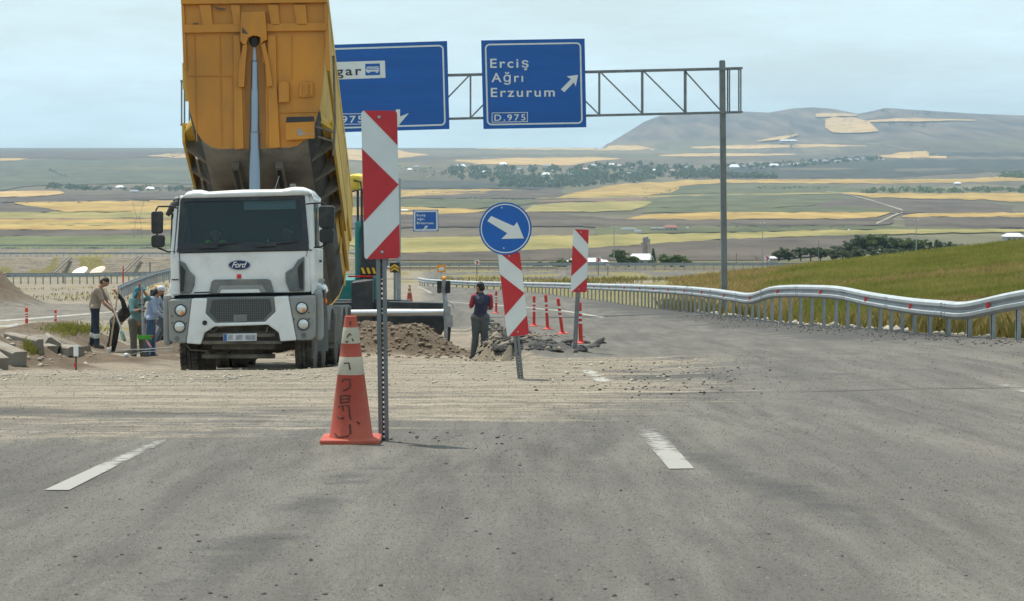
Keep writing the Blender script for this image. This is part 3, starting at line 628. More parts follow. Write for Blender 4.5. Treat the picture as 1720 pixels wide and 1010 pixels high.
for sx in (-1, 1):
    dr = side(sx).build('door', WHITE, truck, bevel=.02)
    MB().prism([T(sx * 1.245, y, z) for y, z in ((.3, 2.25), (1.45, 2.25), (1.45, 3.06), (.48, 3.06))], (-.015 * sx, 0, 0)).build('door_window', GLASS, dr)
    MB().bar(T(sx * 1.285, 1.15, 2.02), T(sx * 1.285, 1.38, 2.02), .03, .04).build('door_handle', BLACK, dr)
    MB().bar(T(sx * 1.28, .30, 2.28), T(sx * 1.28, .46, 2.95), .02, .05).build('window_seal', BLACK, dr)
inn = MB(); inn.box(T(0, 1.95, 2.3), (2.34, .04, 1.7)); inn.box(T(0, 1.1, 1.46), (2.34, 1.7, .06)); inn.box(T(0, 1.2, 3.12), (2.3, 1.6, .03)); inn.box(T(0, .45, 2.1), (2.3, .5, .14))
inn.box(T(-.62, 1.5, 2.15), (.5, .16, 1.0)); inn.box(T(.72, 1.5, 2.15), (.5, .16, 1.0)); inn.box(T(-.62, 1.25, 1.72), (.5, .5, .2)); inn.box(T(.72, 1.25, 1.72), (.5, .5, .2))
inn.lathe(T(.68, .78, 2.16), [(.2, -.01), (.22, 0), (.2, .01)], 20, axis='Y', caps=False)
inn.build('cab_interior', M('cab_lining', (.035, .04, .044), .9, var=.2), truck)
# windscreen with its black border
wd = MB(); wd.prism([F(306, 336, .345), F(509, 332, .345), F(516, 417, .085), F(300, 421, .085)], (0, .012, 0))
ws = wd.build('windscreen', GLASS, truck)
def scr(u, v, off=-.012):
    k = (v - 334) / 85.0; return px(u, v, TY + .345 - .26 * k + off)
fr = MB()
for uv in ([(303, 333.5), (512, 329.5), (512, 335), (304, 339)], [(299, 409), (518, 405), (519, 419.5), (297, 423.5)], [(303, 334), (310, 334), (309, 412), (298, 414)], [(503, 331), (512, 331), (519, 410), (509, 410)]):
    fr.prism([scr(u, v) for u, v in uv], (0, .02, 0))
fr.build('windscreen_border', BLACK, ws)
MB().prism([scr(409, 336, .06), (scr(496, 334, .06)), (scr(497, 351, .06)), (scr(410, 353, .06))], (0, .01, 0)).build('sun_visor', M('visor_film', (.27, .36, .36), .5, var=.1), ws)
wp = MB()
for pts in ([(340, 417), (352, 413), (400, 407)], [(438, 414), (455, 411), (500, 405)]):
    wp.tube([scr(u, v, -.04) for u, v in pts], .012, 6)
    wp.prism([scr(u, v, -.05) for u, v in ((pts[0][0] - 8, pts[0][1] - 5), (pts[0][0] + 26, pts[0][1] - 6.5), (pts[0][0] + 26, pts[0][1] - .5), (pts[0][0] - 8, pts[0][1] + 1))], (0, .03, 0))
wp.build('wiper', BLACK, ws)
# dark corner air deflectors
defl = [(300, 437), (311, 443), (318, 456), (327, 464), (326, 480), (320, 493), (302, 494)]
for k, uv in enumerate((defl, [(511, 431), (500, 437), (492, 450), (479, 458), (480, 474), (486, 490), (511, 489)])):
    g = MB(); fp(g, uv, .04, .1); do = g.build('air_deflector', GREYP, truck, bevel=.02)
    g = MB(); fp(g, [(303, 444), (311, 455), (308, 489), (303, 490)] if k == 0 else [(509, 438), (500, 450), (503, 485), (509, 486)], .02, .05); g.build('deflector_slot', BLACK, do)
# upper grille frame, opening, white insert
g = MB(); fp(g, [(351, 494), (355, 473), (360, 470), (448, 469), (454, 471), (460, 492)], .05, .1); up = g.build('upper_grille', GREYP, truck, bevel=.015)
g = MB(); fp(g, [(363, 493), (369, 480), (440, 479), (448, 491.5)], .035, .05); g.build('grille_recess', LGREY, up, bevel=.01)
g = MB(); fp(g, [(369, 492.5), (372, 487), (434, 486), (438, 491.5)], .02, .05); g.build('step_plate', WHITE, up)
# emblem
em = MB(); c = F(402, 445.5, .085); em.lathe(c, [(0.001, -.012), (.93, -.012), (1, 0), (1, .03)], 40, axis='Y')
for i in range(len(em.v)): q = em.v[i] - c; em.v[i] = c + Vector((q.x * .192, q.y, q.z * .082))
badge = em.build('badge', M('badge_blue', (.015, .035, .10), .3, .2, var=.1), truck)
em = MB(); c2 = F(402, 445.5, .075); em.lathe(c2, [(.9, 0), (.97, -.004), (.97, .004), (.9, 0)], 40, axis='Y', caps=False)
for i in range(len(em.v)): q = em.v[i] - c2; em.v[i] = c2 + Vector((q.x * .192, q.y, q.z * .082))
em.build('badge_rim', CHROME, badge)
lettering('Ford', (389, 449.5), 10, TY + .066, M('badge_silver', (.75, .77, .8), .3, .6, var=.05), badge, width_px=26, shear=.45, spacing=.92, name='badge_lettering', bold=.01)
g = MB(); fp(g, [(398, 461), (405, 461), (405, 468), (398, 468)], .08, .03); g.build('red_mark', REDP, truck)
lettering('E-motion', (304, 430), 4.2, TY + .09, BLACK, cabo, width_px=22, name='lettering', shear=.3) if False else None
# dark gap between cab and bumper
g = MB(); fp(g, [(290, 493), (545, 488), (545, 500), (290, 505)], .3, .3); g.build('bumper_gap', BLACK, truck)
pg_ = MB()
for a, b_ in (((301, 425), (302, 437)), ((516, 421), (515, 431)), ((288, 470), (300, 470))): pg_.bar(F(a[0], a[1], .092), F(b_[0], b_[1], .092), .008, .02)
pg_.bar(F(300, 425, .092), F(518, 420.5, .092), .01, .02); pg_.bar(F(326, 492, .092), F(352, 491, .092), .008, .02); pg_.build('panel_gap', BLACK, cabo)
# bumper
bm_ = MB(); fp(bm_, [(322, 502), (348, 501.5), (345, 527), (361, 543), (445, 541), (463, 524), (460, 499), (484, 498), (498, 572), (471, 574), (468, 559), (450, 546), (360, 549), (343, 560), (337, 579), (313, 577)], -.13, .22)
bump = bm_.build('bumper', WHITE, truck, bevel=.02)
l1 = [(282.5, 506), (286, 504), (322, 502.5), (313, 577), (290, 577), (284, 570)]; l2 = [(484.5, 498.5), (526, 497), (530, 500), (529.5, 566), (524, 572), (498.5, 572.5)]
lp = []
for uv in (l1, l2):
    g = MB(); fp(g, uv, -.11, .3); lp.append(g.build('lamp_panel', LGREY, truck, bevel=.03))
for k, (lst, par) in enumerate((([(303.5, 521.5, 9), (301.5, 549, 9)], lp[0]), ([(507, 517.5, 9), (509.5, 545, 9)], lp[1]))):
    for (u, v, r) in lst:
        c = F(u, v, -.115); R_ = r * .01045
        h = MB().lathe(c, [(R_ * 1.0, .01), (R_ * .98, -.008), (R_ * .8, -.028), (R_ * .4, -.038), (.001, -.04)], 24, axis='Y').build('headlight', LENS, par, smooth='all')
        MB().lathe(c, [(R_, .0), (R_, -.014), (R_ * 1.14, -.014), (R_ * 1.14, .0)], 24, axis='Y', caps=False).build('headlight_ring', BLACK, h)
        if v < 530: MB().ball(c + Vector((.035, -.034, -.04)), (.028, .01, .03)).build('indicator_bulb', ORANGE, h)
    u, v = ((297, 569), (510.5, 563))[k]
    MB().lathe(F(u, v, -.115), [(.04, .0), (.04, -.015), (.028, -.015), (.001, -.01)], 16, axis='Y').build('fog_lamp', GREYP, par)
    for (u, v) in (((289, 531), (289, 543), (313, 543)), ((494, 536), (519, 525), (519, 536)))[k]:
        MB().lathe(F(u, v, -.108), [(.013, 0), (.013, -.01), (.001, -.01)], 10, axis='Y').build('bolt', BLACK, par)
MB().lathe(F(344, 542.5, -.13), [(.042, .02), (.042, -.012), (.03, -.012), (.001, .0)], 16, axis='Y').build('tow_socket', BLACK, bump)
# lower grille with mesh
g = MB(); fp(g, [(345, 500), (463, 498), (467, 524), (446, 543), (360, 545), (342, 527)], -.08, .1); lg = g.build('lower_grille', GREYP, truck, bevel=.02)
g = MB(); fp(g, [(357, 504), (453, 502), (457, 522), (441, 538), (366, 540), (352, 524)], -.095, .04); mm, tt, bb, LL = node_mat('grille_mesh')
tcn = tt.nodes.new('ShaderNodeTexCoord'); mpn = tt.nodes.new('ShaderNodeMapping'); mpn.inputs['Scale'].default_value = (1, 0, 1.3); vor = tt.nodes.new('ShaderNodeTexVoronoi'); vor.inputs['Scale'].default_value = 26; vor.inputs['Randomness'].default_value = .12
LL(tcn.outputs['Object'], mpn.inputs[0]); LL(mpn.outputs[0], vor.inputs['Vector']); rr_ = ramp(tt, [(.28, (.012, .013, .014)), (.42, (.085, .092, .092))]); LL(vor.outputs['Distance'], rr_.inputs[0]); LL(rr_.outputs[0], bb.inputs['Base Color']); bb.inputs['Roughness'].default_value = .7
g.build('grille_mesh', mm, lg)
g = MB(); fp(g, [(392, 529), (415, 528.5), (415, 540), (392, 541)], -.108, .03); g.build('tow_cover', GREYP, lg)
# number plate (its characters are blurred out in the photograph)
g = MB(); fp(g, [(346, 558), (466, 556), (469, 577), (342, 580)], .1, .3); g.build('lower_opening', DARKM, truck)
g = MB(); g.box(F(404, 575, .0), (1.45, .12, .05)); g.tube([F(345, 553, -.02), F(360, 557, -.02), F(366, 551, -.02), F(378, 549, -.02)], .012, 6); g.tube([F(450, 548, -.02), F(447, 558, -.02)], .014, 6)
g.tube([F(312, 578, .1), F(320, 588, .1), F(350, 590, .15)], .014, 6); g.box(F(405, 563, .03), (1.2, .1, .06)); g.build('tow_beam', DARKM, truck)
PLW = M('plate_white', (.55, .56, .58), .5, var=.06, scale=10); PLB = M('plate_blue', (.04, .12, .35), .5, var=.1); PLG = M('plate_smudge', (.33, .33, .35), .6, var=.3, scale=14)
g = MB(); fp(g, [(375, 561), (431, 560), (431, 572.5), (375, 573.5)], -.16, .02, 0); fp(g, [(375.5, 561.5), (381, 561.4), (381, 573), (375.5, 573)], -.164, .004, 1)
for a, b in ((383, 391), (396, 408), (412, 429)): fp(g, [(a, 563), (b, 562.8), (b, 571), (a, 571.3)], -.163, .003, 2)
g.build('number_plate', [PLW, PLB, PLG], truck)
# mirrors
for k, (arms, boxes) in enumerate(((([(298, 350), (290, 347), (266, 347), (262, 353)], [(293, 423), (282, 423), (266, 417), (264, 410)], [(262, 353), (263.5, 390), (264, 410)]), [(253.5, 355, 272.5, 393), (253.5, 395.5, 275.5, 416)]),
                                  (([(514, 343), (521, 342), (542, 341), (549, 346)], [(525, 416), (540, 415), (549, 408)], [(549, 346), (549, 408)]), [(535, 346, 562, 383), (536, 385, 561, 408)]))):
    mo = None
    a = MB()
    for pl in arms: a.tube([F(u, v, .2) for u, v in pl], .016, 8)
    mo = a.build('mirror_arm', BLACK, truck, smooth=True)
    for (u0, v0, u1, v1) in boxes:
        e = 3; uv = [(u0 + e, v0), (u1 - e, v0), (u1, v0 + e), (u1 - .5, v1 - e), (u1 - e, v1), (u0 + e, v1), (u0 + .3, v1 - e), (u0, v0 + e)]
        g = MB(); fp(g, uv, .08, .16); g.build('mirror', BLACK, mo, bevel=.025)
g = MB(); g.tube([F(300, 338, .4), F(292, 345, .4), F(281, 362, .4)], [.05, .07, .04], 8); g.tube([F(300, 352, .5), F(294, 362, .5), F(288, 366, .5)], [.03, .05, .02], 8); g.tube([F(291, 338, .4), F(302, 334, .4)], .03, 8); g.build('rolled_tarp', M('tarp_dark', (.07, .07, .065), .8, var=.4, scale=20), truck, smooth='all')
for (u, v) in ((317.5, 317.5), (492, 312)): MB().box(F(u, v, .6), (.1, .08, .06)).build('roof_marker', GREYP, cabo)
MB().tube([F(462, 318, 1.0), F(469, 296, 1.0)], .004, 5).build('aerial', STEEL, cabo)
# fenders and side boxes behind the cab front
for sx in (-1, 1):
    fd = MB(); prof = []
    for i in range(11):
        t = math.pi * (i / 10); prof.append((1.15 + .62 * math.cos(math.pi - t), 1.02 + .68 * math.sin(t)))
    for i in range(10):
        (y0, z0), (y1, z1) = prof[i], prof[i + 1]
        fd.prism([T(sx * 1.0, y0, z0), T(sx * 1.36, y0, z0), T(sx * 1.36, y1, z1), T(sx * 1.0, y1, z1)], (0, .02, -.03))
    fd.build('fender', LGREY, truck, smooth=True)
    f2 = MB(); f2.box(T(sx * 1.33, .28, 1.05), (.14, .45, .9)); f2.build('step_well', LGREY, truck, bevel=.06)
g = MB(); g.prism([F(522, 480, .6), F(534, 476, .6), F(545, 483, .6), F(548, 494, .6), F(522, 496, .6)], (0, .6, 0)); g.build('cab_corner_fairing', WHITE, truck, bevel=.03)
MB().ball(F(547, 506, .5), (.03, .03, .05)).build('side_indicator', ORANGE, truck)
g = MB(); g.prism([F(268, 1, 0)] * 3, (0, 0, 0)) if False else None
fl = MB(); fl.prism([F(281, 494, .5), F(288, 470, .5), F(292, 468, .5), F(294, 495, .5)], (0, .6, 0)); fl.build('cab_corner_fairing', WHITE, truck, bevel=.03)
MB().ball(F(281, 512, .2), (.035, .03, .05)).build('side_indicator', ORANGE, truck)
# chassis
ch = MB()
for sx in (-1, 1): ch.box(T(sx * .42, 5.2, .95), (.1, 8.6, .28), rx=-.058)
for y in (1.2, 3.1, 6.3, 7.7): ch.tube([T(-1.0, y, .52), T(1.0, y, .52)], .1, 10); ch.ball(T(0, y, .5), (.3, .25, .25))
ch.box(T(0, .7, .78), (.9, .9, .5)); ch.box(T(0, .35, .55), (1.1, .4, .12)); ch.box(T(-.1, .3, .36), (1.3, .12, .08)); ch.box(T(1.1, 4.4, .8), (.5, 1.1, .6)); ch.box(T(-1.1, 4.4, .8), (.5, 1.1, .6))
ch.box(T(0, 2.6, 1.5), (2.0, .5, .8)); ch.build('chassis', DARKM, truck, bevel=.02)
# wheels: two steered axles, two driven axles with double tyres
def wheel(X, Y, wdt, sx):
    c = T(X, Y, .53); R_ = .53; h = wdt / 2
    prof = [(.30, -h), (.46, -h), (R_ - .02, -h * .85), (R_, -h * .6), (R_, -h * .32), (R_ - .025, -h * .3), (R_ - .025, -h * .2), (R_, -h * .18), (R_, h * .18), (R_ - .025, h * .2), (R_ - .025, h * .3), (R_, h * .32), (R_, h * .6), (R_ - .02, h * .85), (.46, h), (.30, h)]
    t = MB().lathe(c, prof, 40, axis='X')
    for k in range(44):
        a = 2 * math.pi * k / 44
        for x0 in (-h * .78, h * .78, -h * .42, h * .42): t.box(c + Vector((x0, (R_ + .004) * math.cos(a), (R_ + .004) * math.sin(a))), (h * .3, .045, .022), rx=a - math.pi / 2)
    w_ = t.build('wheel', RUBBER, truck, smooth=True)
    MB().lathe(c, [(.30, -h * .6 * sx), (.22, -h * .2 * sx), (.12, h * .5 * sx), (.05, h * .6 * sx), (.001, h * .6 * sx)], 20, axis='X').build('rim', DARKM, w_)
for sx in (-1, 1):
    for Y in (1.15, 3.05): wheel(sx * 1.03, Y, .34, sx)
    for Y in (6.2, 7.6):
        wheel(sx * 1.06, Y, .29, sx); wheel(sx * .74, Y, .29, sx)
    for Y, z in ((2.1, .75), (4.0, .75), (5.5, .8), (8.4, .8)):
        MB().box(T(sx * 1.1, Y, z), (.5, .03, .75)).build('mudguard', LGREY, truck)
    for Y in (3.05, 6.2, 7.6):
        m_ = MB()
        for i in range(8):
            t0, t1 = math.pi * (.12 + .76 * i / 8), math.pi * (.12 + .76 * (i + 1) / 8)
            m_.prism([T(sx * .85, Y + .66 * math.cos(t0), .53 + .66 * math.sin(t0)), T(sx * 1.36, Y + .66 * math.cos(t0), .53 + .66 * math.sin(t0)), T(sx * 1.36, Y + .66 * math.cos(t1), .53 + .66 * math.sin(t1)), T(sx * .85, Y + .66 * math.cos(t1), .53 + .66 * math.sin(t1))], (0, 0, -.025))
        m_.build('mudguard', LGREY, truck, smooth=True)
# ------------------------------------------------------------------ raised body.  a = along the floor from hinge to front, b = square to the floor
HY, HZ, PH = TY + 8.6, TZ + .62, math.radians(30.4)
def B(X, a, b, roll=.02): return Vector((TX - .06 + X, HY - a * math.cos(PH) + b * math.sin(PH), HZ + a * math.sin(PH) + b * math.cos(PH) + roll * X))
prof = [(.66, 0), (.80, .03), (.98, .14), (1.12, .34), (1.21, .62), (1.27, 1.0), (1.31, 1.6), (1.335, 2.2), (1.35, 2.64)]
def afront(b): return 6.72 + b * .5
rp_ = MB()
def ushell(i0, i1, off, a0=.0, a1=None):
    pts = [(-x, b) for x, b in prof[i0:i1 + 1]][::-1] + [(x, b) for x, b in prof[i0:i1 + 1]]
    return pts
fl = MB()
sec = [(-x, b) for x, b in prof[:5]][::-1] + [(x, b) for x, b in prof[:5]]
for i in range(len(sec) - 1):
    (x0, b0), (x1, b1) = sec[i], sec[i + 1]
    dark = 1 if abs(x0 + x1) / 2 > .9 else 0
    for j in range(6):
        f0, f1 = j / 6, (j + 1) / 6
        fl.add([B(x0, f0 * afront(b0), b0), B(x1, f0 * afront(b1), b1), B(x1, f1 * afront(b1), b1), B(x0, f1 * afront(b0), b0)], [(0, 1, 2, 3)], dark)
bed = fl.build('tipping_body', [UNDER, UNDERD], truck, smooth='all', weld=True)
so = bed.modifiers.new('plate', 'SOLIDIFY'); so.thickness = .03; so.offset = 0
for sx in (-1, 1):
    s = MB()
    for i in range(4, len(prof) - 1):
        (x0, b0), (x1, b1) = prof[i], prof[i + 1]
        s.prism([B(sx * x0, -.1 + .0 * b0, b0), B(sx * x0, afront(b0) - .02, b0), B(sx * x1, afront(b1) - .02, b1), B(sx * x1, -.1, b1)], (-.03 * sx, 0, 0))
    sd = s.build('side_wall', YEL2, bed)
    s = MB(); s.bar(B(sx * (1.345 if sx > 0 else 1.29), -.1, 2.60), B(sx * (1.345 if sx > 0 else 1.29), afront(2.6) - .05, 2.60), .03, .16); s.bar(B(sx * 1.30, 0, .95), B(sx * 1.30, 5.6, .95), .07, .14); s.bar(B(sx * 1.335, 0, 1.7), B(sx * 1.335, 7.3, 1.7), .05, .2)
    s.build('side_rail', YEL2, bed, bevel=.015)
    s = MB()
    for a in (.1, 1.5, 2.9, 4.3): s.bar(B(sx * 1.24, a, .5), B(sx * 1.34, a + .05, 2.55), .03, .12)
    s.build('side_rib', YEL2, bed, bevel=.01)
# headboard: front wall with U-shaped foot
hb = [(-x, b) for x, b in prof][::-1] + prof
def H(X, b, off=0): p = B(X, afront(b), b); return p + Vector((0, -off, 0))
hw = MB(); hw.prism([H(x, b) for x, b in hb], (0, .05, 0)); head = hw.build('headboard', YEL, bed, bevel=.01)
def Hb(u, v):                                               # pixel -> (X, b) on the wall
    lo, hi = -.2, 3.2
    for _ in range(40):
        m = (lo + hi) / 2; p = H(0, m); vv = 505 - FPX * ((p - cam.location).dot(Vector((0, ST, CT))) / (p - cam.location).dot(Vector((0, CT, -ST))))
        if vv > v: lo = m
        else: hi = m
    p = H(0, lo); X = (u - 860) * (p.y) / FPX - TX + .06
    return X, lo
def hp(mb, uv, off, t, mi=0):
    pts = []
    for u, v in uv:
        X, b = Hb(u, v); q = B(X, afront(b), b, 0); pts.append(q + Vector((0, -off, 0)))
    mb.prism(pts, (0, t, 0), mi)
hr = MB()
hp(hr, [(310, 42), (551, 39), (551, 52), (311, 56)], .07, .07)
for (a, b) in ((338, 358), (390, 406), (452, 470), (495, 516)): hp(hr, [(a, 8), (b, 8), (b + 3, 44), (a + 6, 44)], .07, .07)
hp(hr, [(308, -12), (551, -14), (552, 5), (308, 8)], .1, .1)
hp(hr, [(308, 8), (313, 8), (317, 118), (311, 118)], .05, .05); hp(hr, [(546, 4), (553, 4), (556, 120), (549, 120)], .05, .05)
hr.build('stiffener', YEL, head, bevel=.012)
dh = MB(); hp(dh, [(409, 22), (449, 20), (452, 68), (446, 70), (441, 76), (441, 64), (434, 61), (427, 61), (420, 65), (417, 76), (412, 75), (407, 70)], .16, .16)
hp(dh, [(412, 75), (419, 75), (416, 103), (413, 147), (403, 147), (404, 110)], .14, .14); hp(dh, [(441, 75), (448, 72), (455, 103), (461, 145), (451, 147), (448, 105)], .14, .14)
hp(dh, [(395, 60), (406, 60), (409, 147), (411, 250), (395, 252)], .07, .07); hp(dh, [(452, 60), (466, 60), (467, 147), (472, 248), (453, 250)], .07, .07)
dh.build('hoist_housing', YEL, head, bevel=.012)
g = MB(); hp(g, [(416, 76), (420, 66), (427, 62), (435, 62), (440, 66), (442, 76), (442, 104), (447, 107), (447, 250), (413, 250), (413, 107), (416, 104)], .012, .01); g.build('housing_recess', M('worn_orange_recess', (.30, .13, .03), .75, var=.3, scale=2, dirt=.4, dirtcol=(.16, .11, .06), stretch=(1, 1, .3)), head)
g = MB(); hp(g, [(482, 206), (530, 204), (530, 233), (483, 236)], .22, .22); bx_ = g.build('tool_box', YEL, head, bevel=.012)
g = MB(); hp(g, [(484, 197), (530, 196), (530, 204), (483, 206)], .225, .02); g.build('box_opening', BLACK, bx_)
g = MB(); hp(g, [(500, 218), (513, 217), (507, 221), (516, 225), (505, 229)], .224, .003); hp(g, [(514, 225), (527, 224.5), (527, 226), (514, 226)], .224, .003); g.build('scratch', LGREY, bx_)
g = MB(); hp(g, [(470, 142), (474, 137), (484, 137), (488, 142), (488, 172), (470, 173)], .1, .1); g.build('step_bracket', YEL, head, bevel=.02)
g = MB(); hp(g, [(505, 139), (527, 138), (529, 163), (502, 164)], .05, .05); 
for a in (505, 515, 523): hp(g, [(a, 141), (a + 4, 141), (a + 4, 160), (a, 160)], .08, .03)
g.build('hinge_bracket', YEL, head, bevel=.01)
RUST = M('rubbed_bare_metal', (.10, .075, .055), .7, .3, var=.4, scale=14)
for uv in ([(410, 46), (414, 50), (421, 58), (411, 57)], [(360, 11), (372, 14), (383, 15), (383, 17), (370, 17)], [(327, 39.5), (337, 38.5), (337, 41), (328, 41.5)], [(435, 2), (441, 1), (440, 3)], [(391, 250), (402, 252), (399, 257), (392, 255)], [(470, 250), (478, 251), (476, 255), (469, 254)]):
    g = MB(); hp(g, uv, .165 if uv[0][0] == 410 else .078, .01); g.build('scrape', RUST, head)
g = MB()
for a, b_ in (((330, 60), (332, 238)), ((372, 60), (374, 246)), ((492, 60), (492, 132)), ((318, 128), (392, 128)), ((470, 190), (540, 188))):
    (xa, ba_), (xb, bb2) = Hb(*a), Hb(*b_); g.tube([B(xa, afront(ba_), ba_, 0) + Vector((0, -.008, 0)), B(xb, afront(bb2), bb2, 0) + Vector((0, -.008, 0))], .009, 6)
g.build('weld_seam', YEL, head)
# lower corner bolsters with open ribs
for sx in (-1, 1):
    s = MB(); W0 = 1.43
    s.prism([B(sx * x, a, b) for x, a, b in ((1.08, 6.95, .72), (1.40, 6.35, .72), (1.40, 6.35, .60), (1.06, 6.90, .55))], (0, .5, -.25))
    so_ = s.build('corner_bolster', YEL2, bed)
    s = MB(); s.prism([B(sx * 1.44, a, b) for a, b in ((6.45, .75), (6.25, .45), (2.5, .5), (2.5, .95), (6.0, .95))], (-.05 * sx, 0, 0)); s.build('bolster_plate', YEL2, so_)
    s = MB()
    for a in (6.0, 5.2, 4.4, 3.6): s.prism([B(sx * x, a, b) for x, b in ((.92, .10), (1.40, .46), (1.40, .8), (1.15, .5))], (0, .05, -.05))
    s.build('bolster_rib', UNDER, so_)
s = MB(); s.box(B(0, 3.9, -.06), (1.35, .3, .12), rx=-PH)
for X in (-.40, .42): s.bar(B(X, .2, -.1), B(X, 6.3, -.1), .14, .16)
s.build('floor_beam', UNDER, bed, bevel=.01)
s = MB()
for X in (-.40, .42): MB().bar(B(X, 5.55, -.19), B(X, 6.2, -.19), .07, .03).build('beam_slot', BLACK, bed)
tg = MB(); tg.prism([B(x, -.12, b) for x, b in hb], (0, .06, 0)); tg.build('tailgate', YEL2, bed)
# ladder rail on the right flank
s = MB(); R1 = lambda u, v, Y: px(u, v, TY + Y)
s.tube([R1(558, 96, 3.3), R1(560, 94, 3.3), R1(563, 200, 3.1), R1(560, 262, 3.0)], .022, 8); s.tube([R1(529, 213, 2.75), R1(560, 222, 3.0)], .02, 8); s.tube([R1(534, 230, 2.75), R1(560, 238, 3.0)], .02, 8); s.build('ladder_rail', DARKM, bed, smooth=True)
s = MB(); s.bar(B(-1.32, 7.55, 1.9), B(-1.30, 6.9, .95), .06, .05); s.tube([B(-1.35, 7.3, 1.55), B(-1.35, 7.0, 1.15)], .03, 6); s.build('tarp_hook', YEL2, bed)
# telescopic hoist
p0 = px(428, 430, TY + 2.6); p1 = px(428, 76, TY + 3.0)
def lerp(a, b, f): return a + (b - a) * f
hs = MB(); f = lambda v: (px(428, v, TY + 2.75) - p0).z / (p1 - p0).z
hs.tube([p0, lerp(p0, p1, f(223))], .101, 20); hs.tube([lerp(p0, p1, f(223)), lerp(p0, p1, f(103))], .09, 20); hs.tube([lerp(p0, p1, f(103)), p1], .078, 20)
hoist = hs.build('hoist_cylinder', CHROME, truck, smooth=True)
for v, r_ in ((223, .106), (103, .095)): MB().tube([lerp(p0, p1, f(v + 1.2)), lerp(p0, p1, f(v - .8))], r_, 20).build('stage_collar', GREYP, hoist, smooth=True)
hs = MB(); hs.ball(p1 + Vector((0, -.02, .08)), (.12, .1, .16)); hs.build('hoist_pin', BLACK, truck)
# ------------------------------------------------------------------ signs
SBLUE = M('sign_blue', (.006, .095, .36), .45, var=.1, scale=1.2, stretch=(.3, 1, 2.5), dirt=.12, dirtcol=(.08, .16, .33))
SBLUE2 = M('round_sign_blue', (.008, .11, .42), .4, var=.05)
SWHITE = M('sign_white', (.66, .68, .66), .5, var=.06, dirt=.12, dirtcol=(.45, .43, .38), scale=3)
SRED = M('sign_red', (.50, .028, .035), .45, var=.08, dirt=.1, dirtcol=(.36, .16, .14))
SBLACK = M('sign_black', (.02, .02, .022), .5)
SYEL = M('sign_yellow', (.75, .42, .02), .5, var=.1); SORG = M('sign_orange', (.8, .30, .015), .5, var=.1)
POLE = M('weathered_steel', (.20, .215, .22), .55, .55, var=.25, scale=5, dirt=.3, dirtcol=(.22, .17, .12), stretch=(1, 1, .4))
RAILM = M('guardrail_zinc', (.40, .43, .445), .5, .5, var=.12, scale=3, dirt=.22, dirtcol=(.34, .31, .27), dscale=1.2)
POSTM = M('post_zinc', (.34, .36, .37), .5, .6, var=.15, scale=5, dirt=.3, dirtcol=(.3, .26, .21))
def clip_poly(subj, clipc):
    out_ = subj
    for i in range(len(clipc)):
        a, b = clipc[i], clipc[(i + 1) % len(clipc)]; inp = out_; out_ = []
        if not inp: break
        ins = lambda p: (b[0] - a[0]) * (p[1] - a[1]) - (b[1] - a[1]) * (p[0] - a[0]) >= -1e-9
        for j in range(len(inp)):
            p, q = inp[j - 1], inp[j]
            if ins(q) != ins(p):
                d1 = (b[0] - a[0]) * (p[1] - a[1]) - (b[1] - a[1]) * (p[0] - a[0]); d2 = (b[0] - a[0]) * (q[1] - a[1]) - (b[1] - a[1]) * (q[0] - a[0]); f = d1 / (d1 - d2)
                out_.append((p[0] + (q[0] - p[0]) * f, p[1] + (q[1] - p[1]) * f))
            if ins(q): out_.append(q)
    return out_
def rrect(w, h, r, n=6):
    pts = []
    for cx, cy, a0 in ((w - r, r, -90), (w - r, h - r, 0), (r, h - r, 90), (r, r, 180)):
        for i in range(n + 1):
            a = math.radians(a0 + 90 * i / n); pts.append((cx + r * math.cos(a), cy + r * math.sin(a)))
    return pts
def bil(c, s, t):
    a = c[0].lerp(c[1], s); b = c[3].lerp(c[2], s); return a.lerp(b, t)
def perforated_post(mb, p, q, w=.075, dep=.05, hole=.010, step=.036, mi=0):
    p, q = Vector(p), Vector(q); ax = (q - p).normalized(); sx = Vector((1, 0, 0)); sx = (sx - ax * sx.dot(ax)).normalized(); sy = sx.cross(ax); sy = sy if sy.y > 0 else -sy
    def bx(s0, s1, y0, y1, z0, z1):
        vs = [p + sx * s + sy * y + ax * z for s in (s0, s1) for y in (y0, y1) for z in (z0, z1)]
        mb.add(vs, [(0, 1, 3, 2), (4, 6, 7, 5), (0, 4, 5, 1), (2, 3, 7, 6), (0, 2, 6, 4), (1, 5, 7, 3)], mi)
    Ln = (q - p).length; h = w / 2
    bx(-h, -h + .030, 0, .004, 0, Ln); bx(h - .030, h, 0, .004, 0, Ln)               # flanges
    bx(-h + .026, -h + .030, .004, dep, 0, Ln); bx(h - .030, h - .026, .004, dep, 0, Ln)    # webs
    c = h - .030
    bx(-c, -hole / 2, dep, dep + .004, 0, Ln); bx(hole / 2, c, dep, dep + .004, 0, Ln)
    z = 0
    while z < Ln:
        bx(-hole / 2, hole / 2, dep, dep + .004, z, min(Ln, z + step - hole * 1.5)); z += step
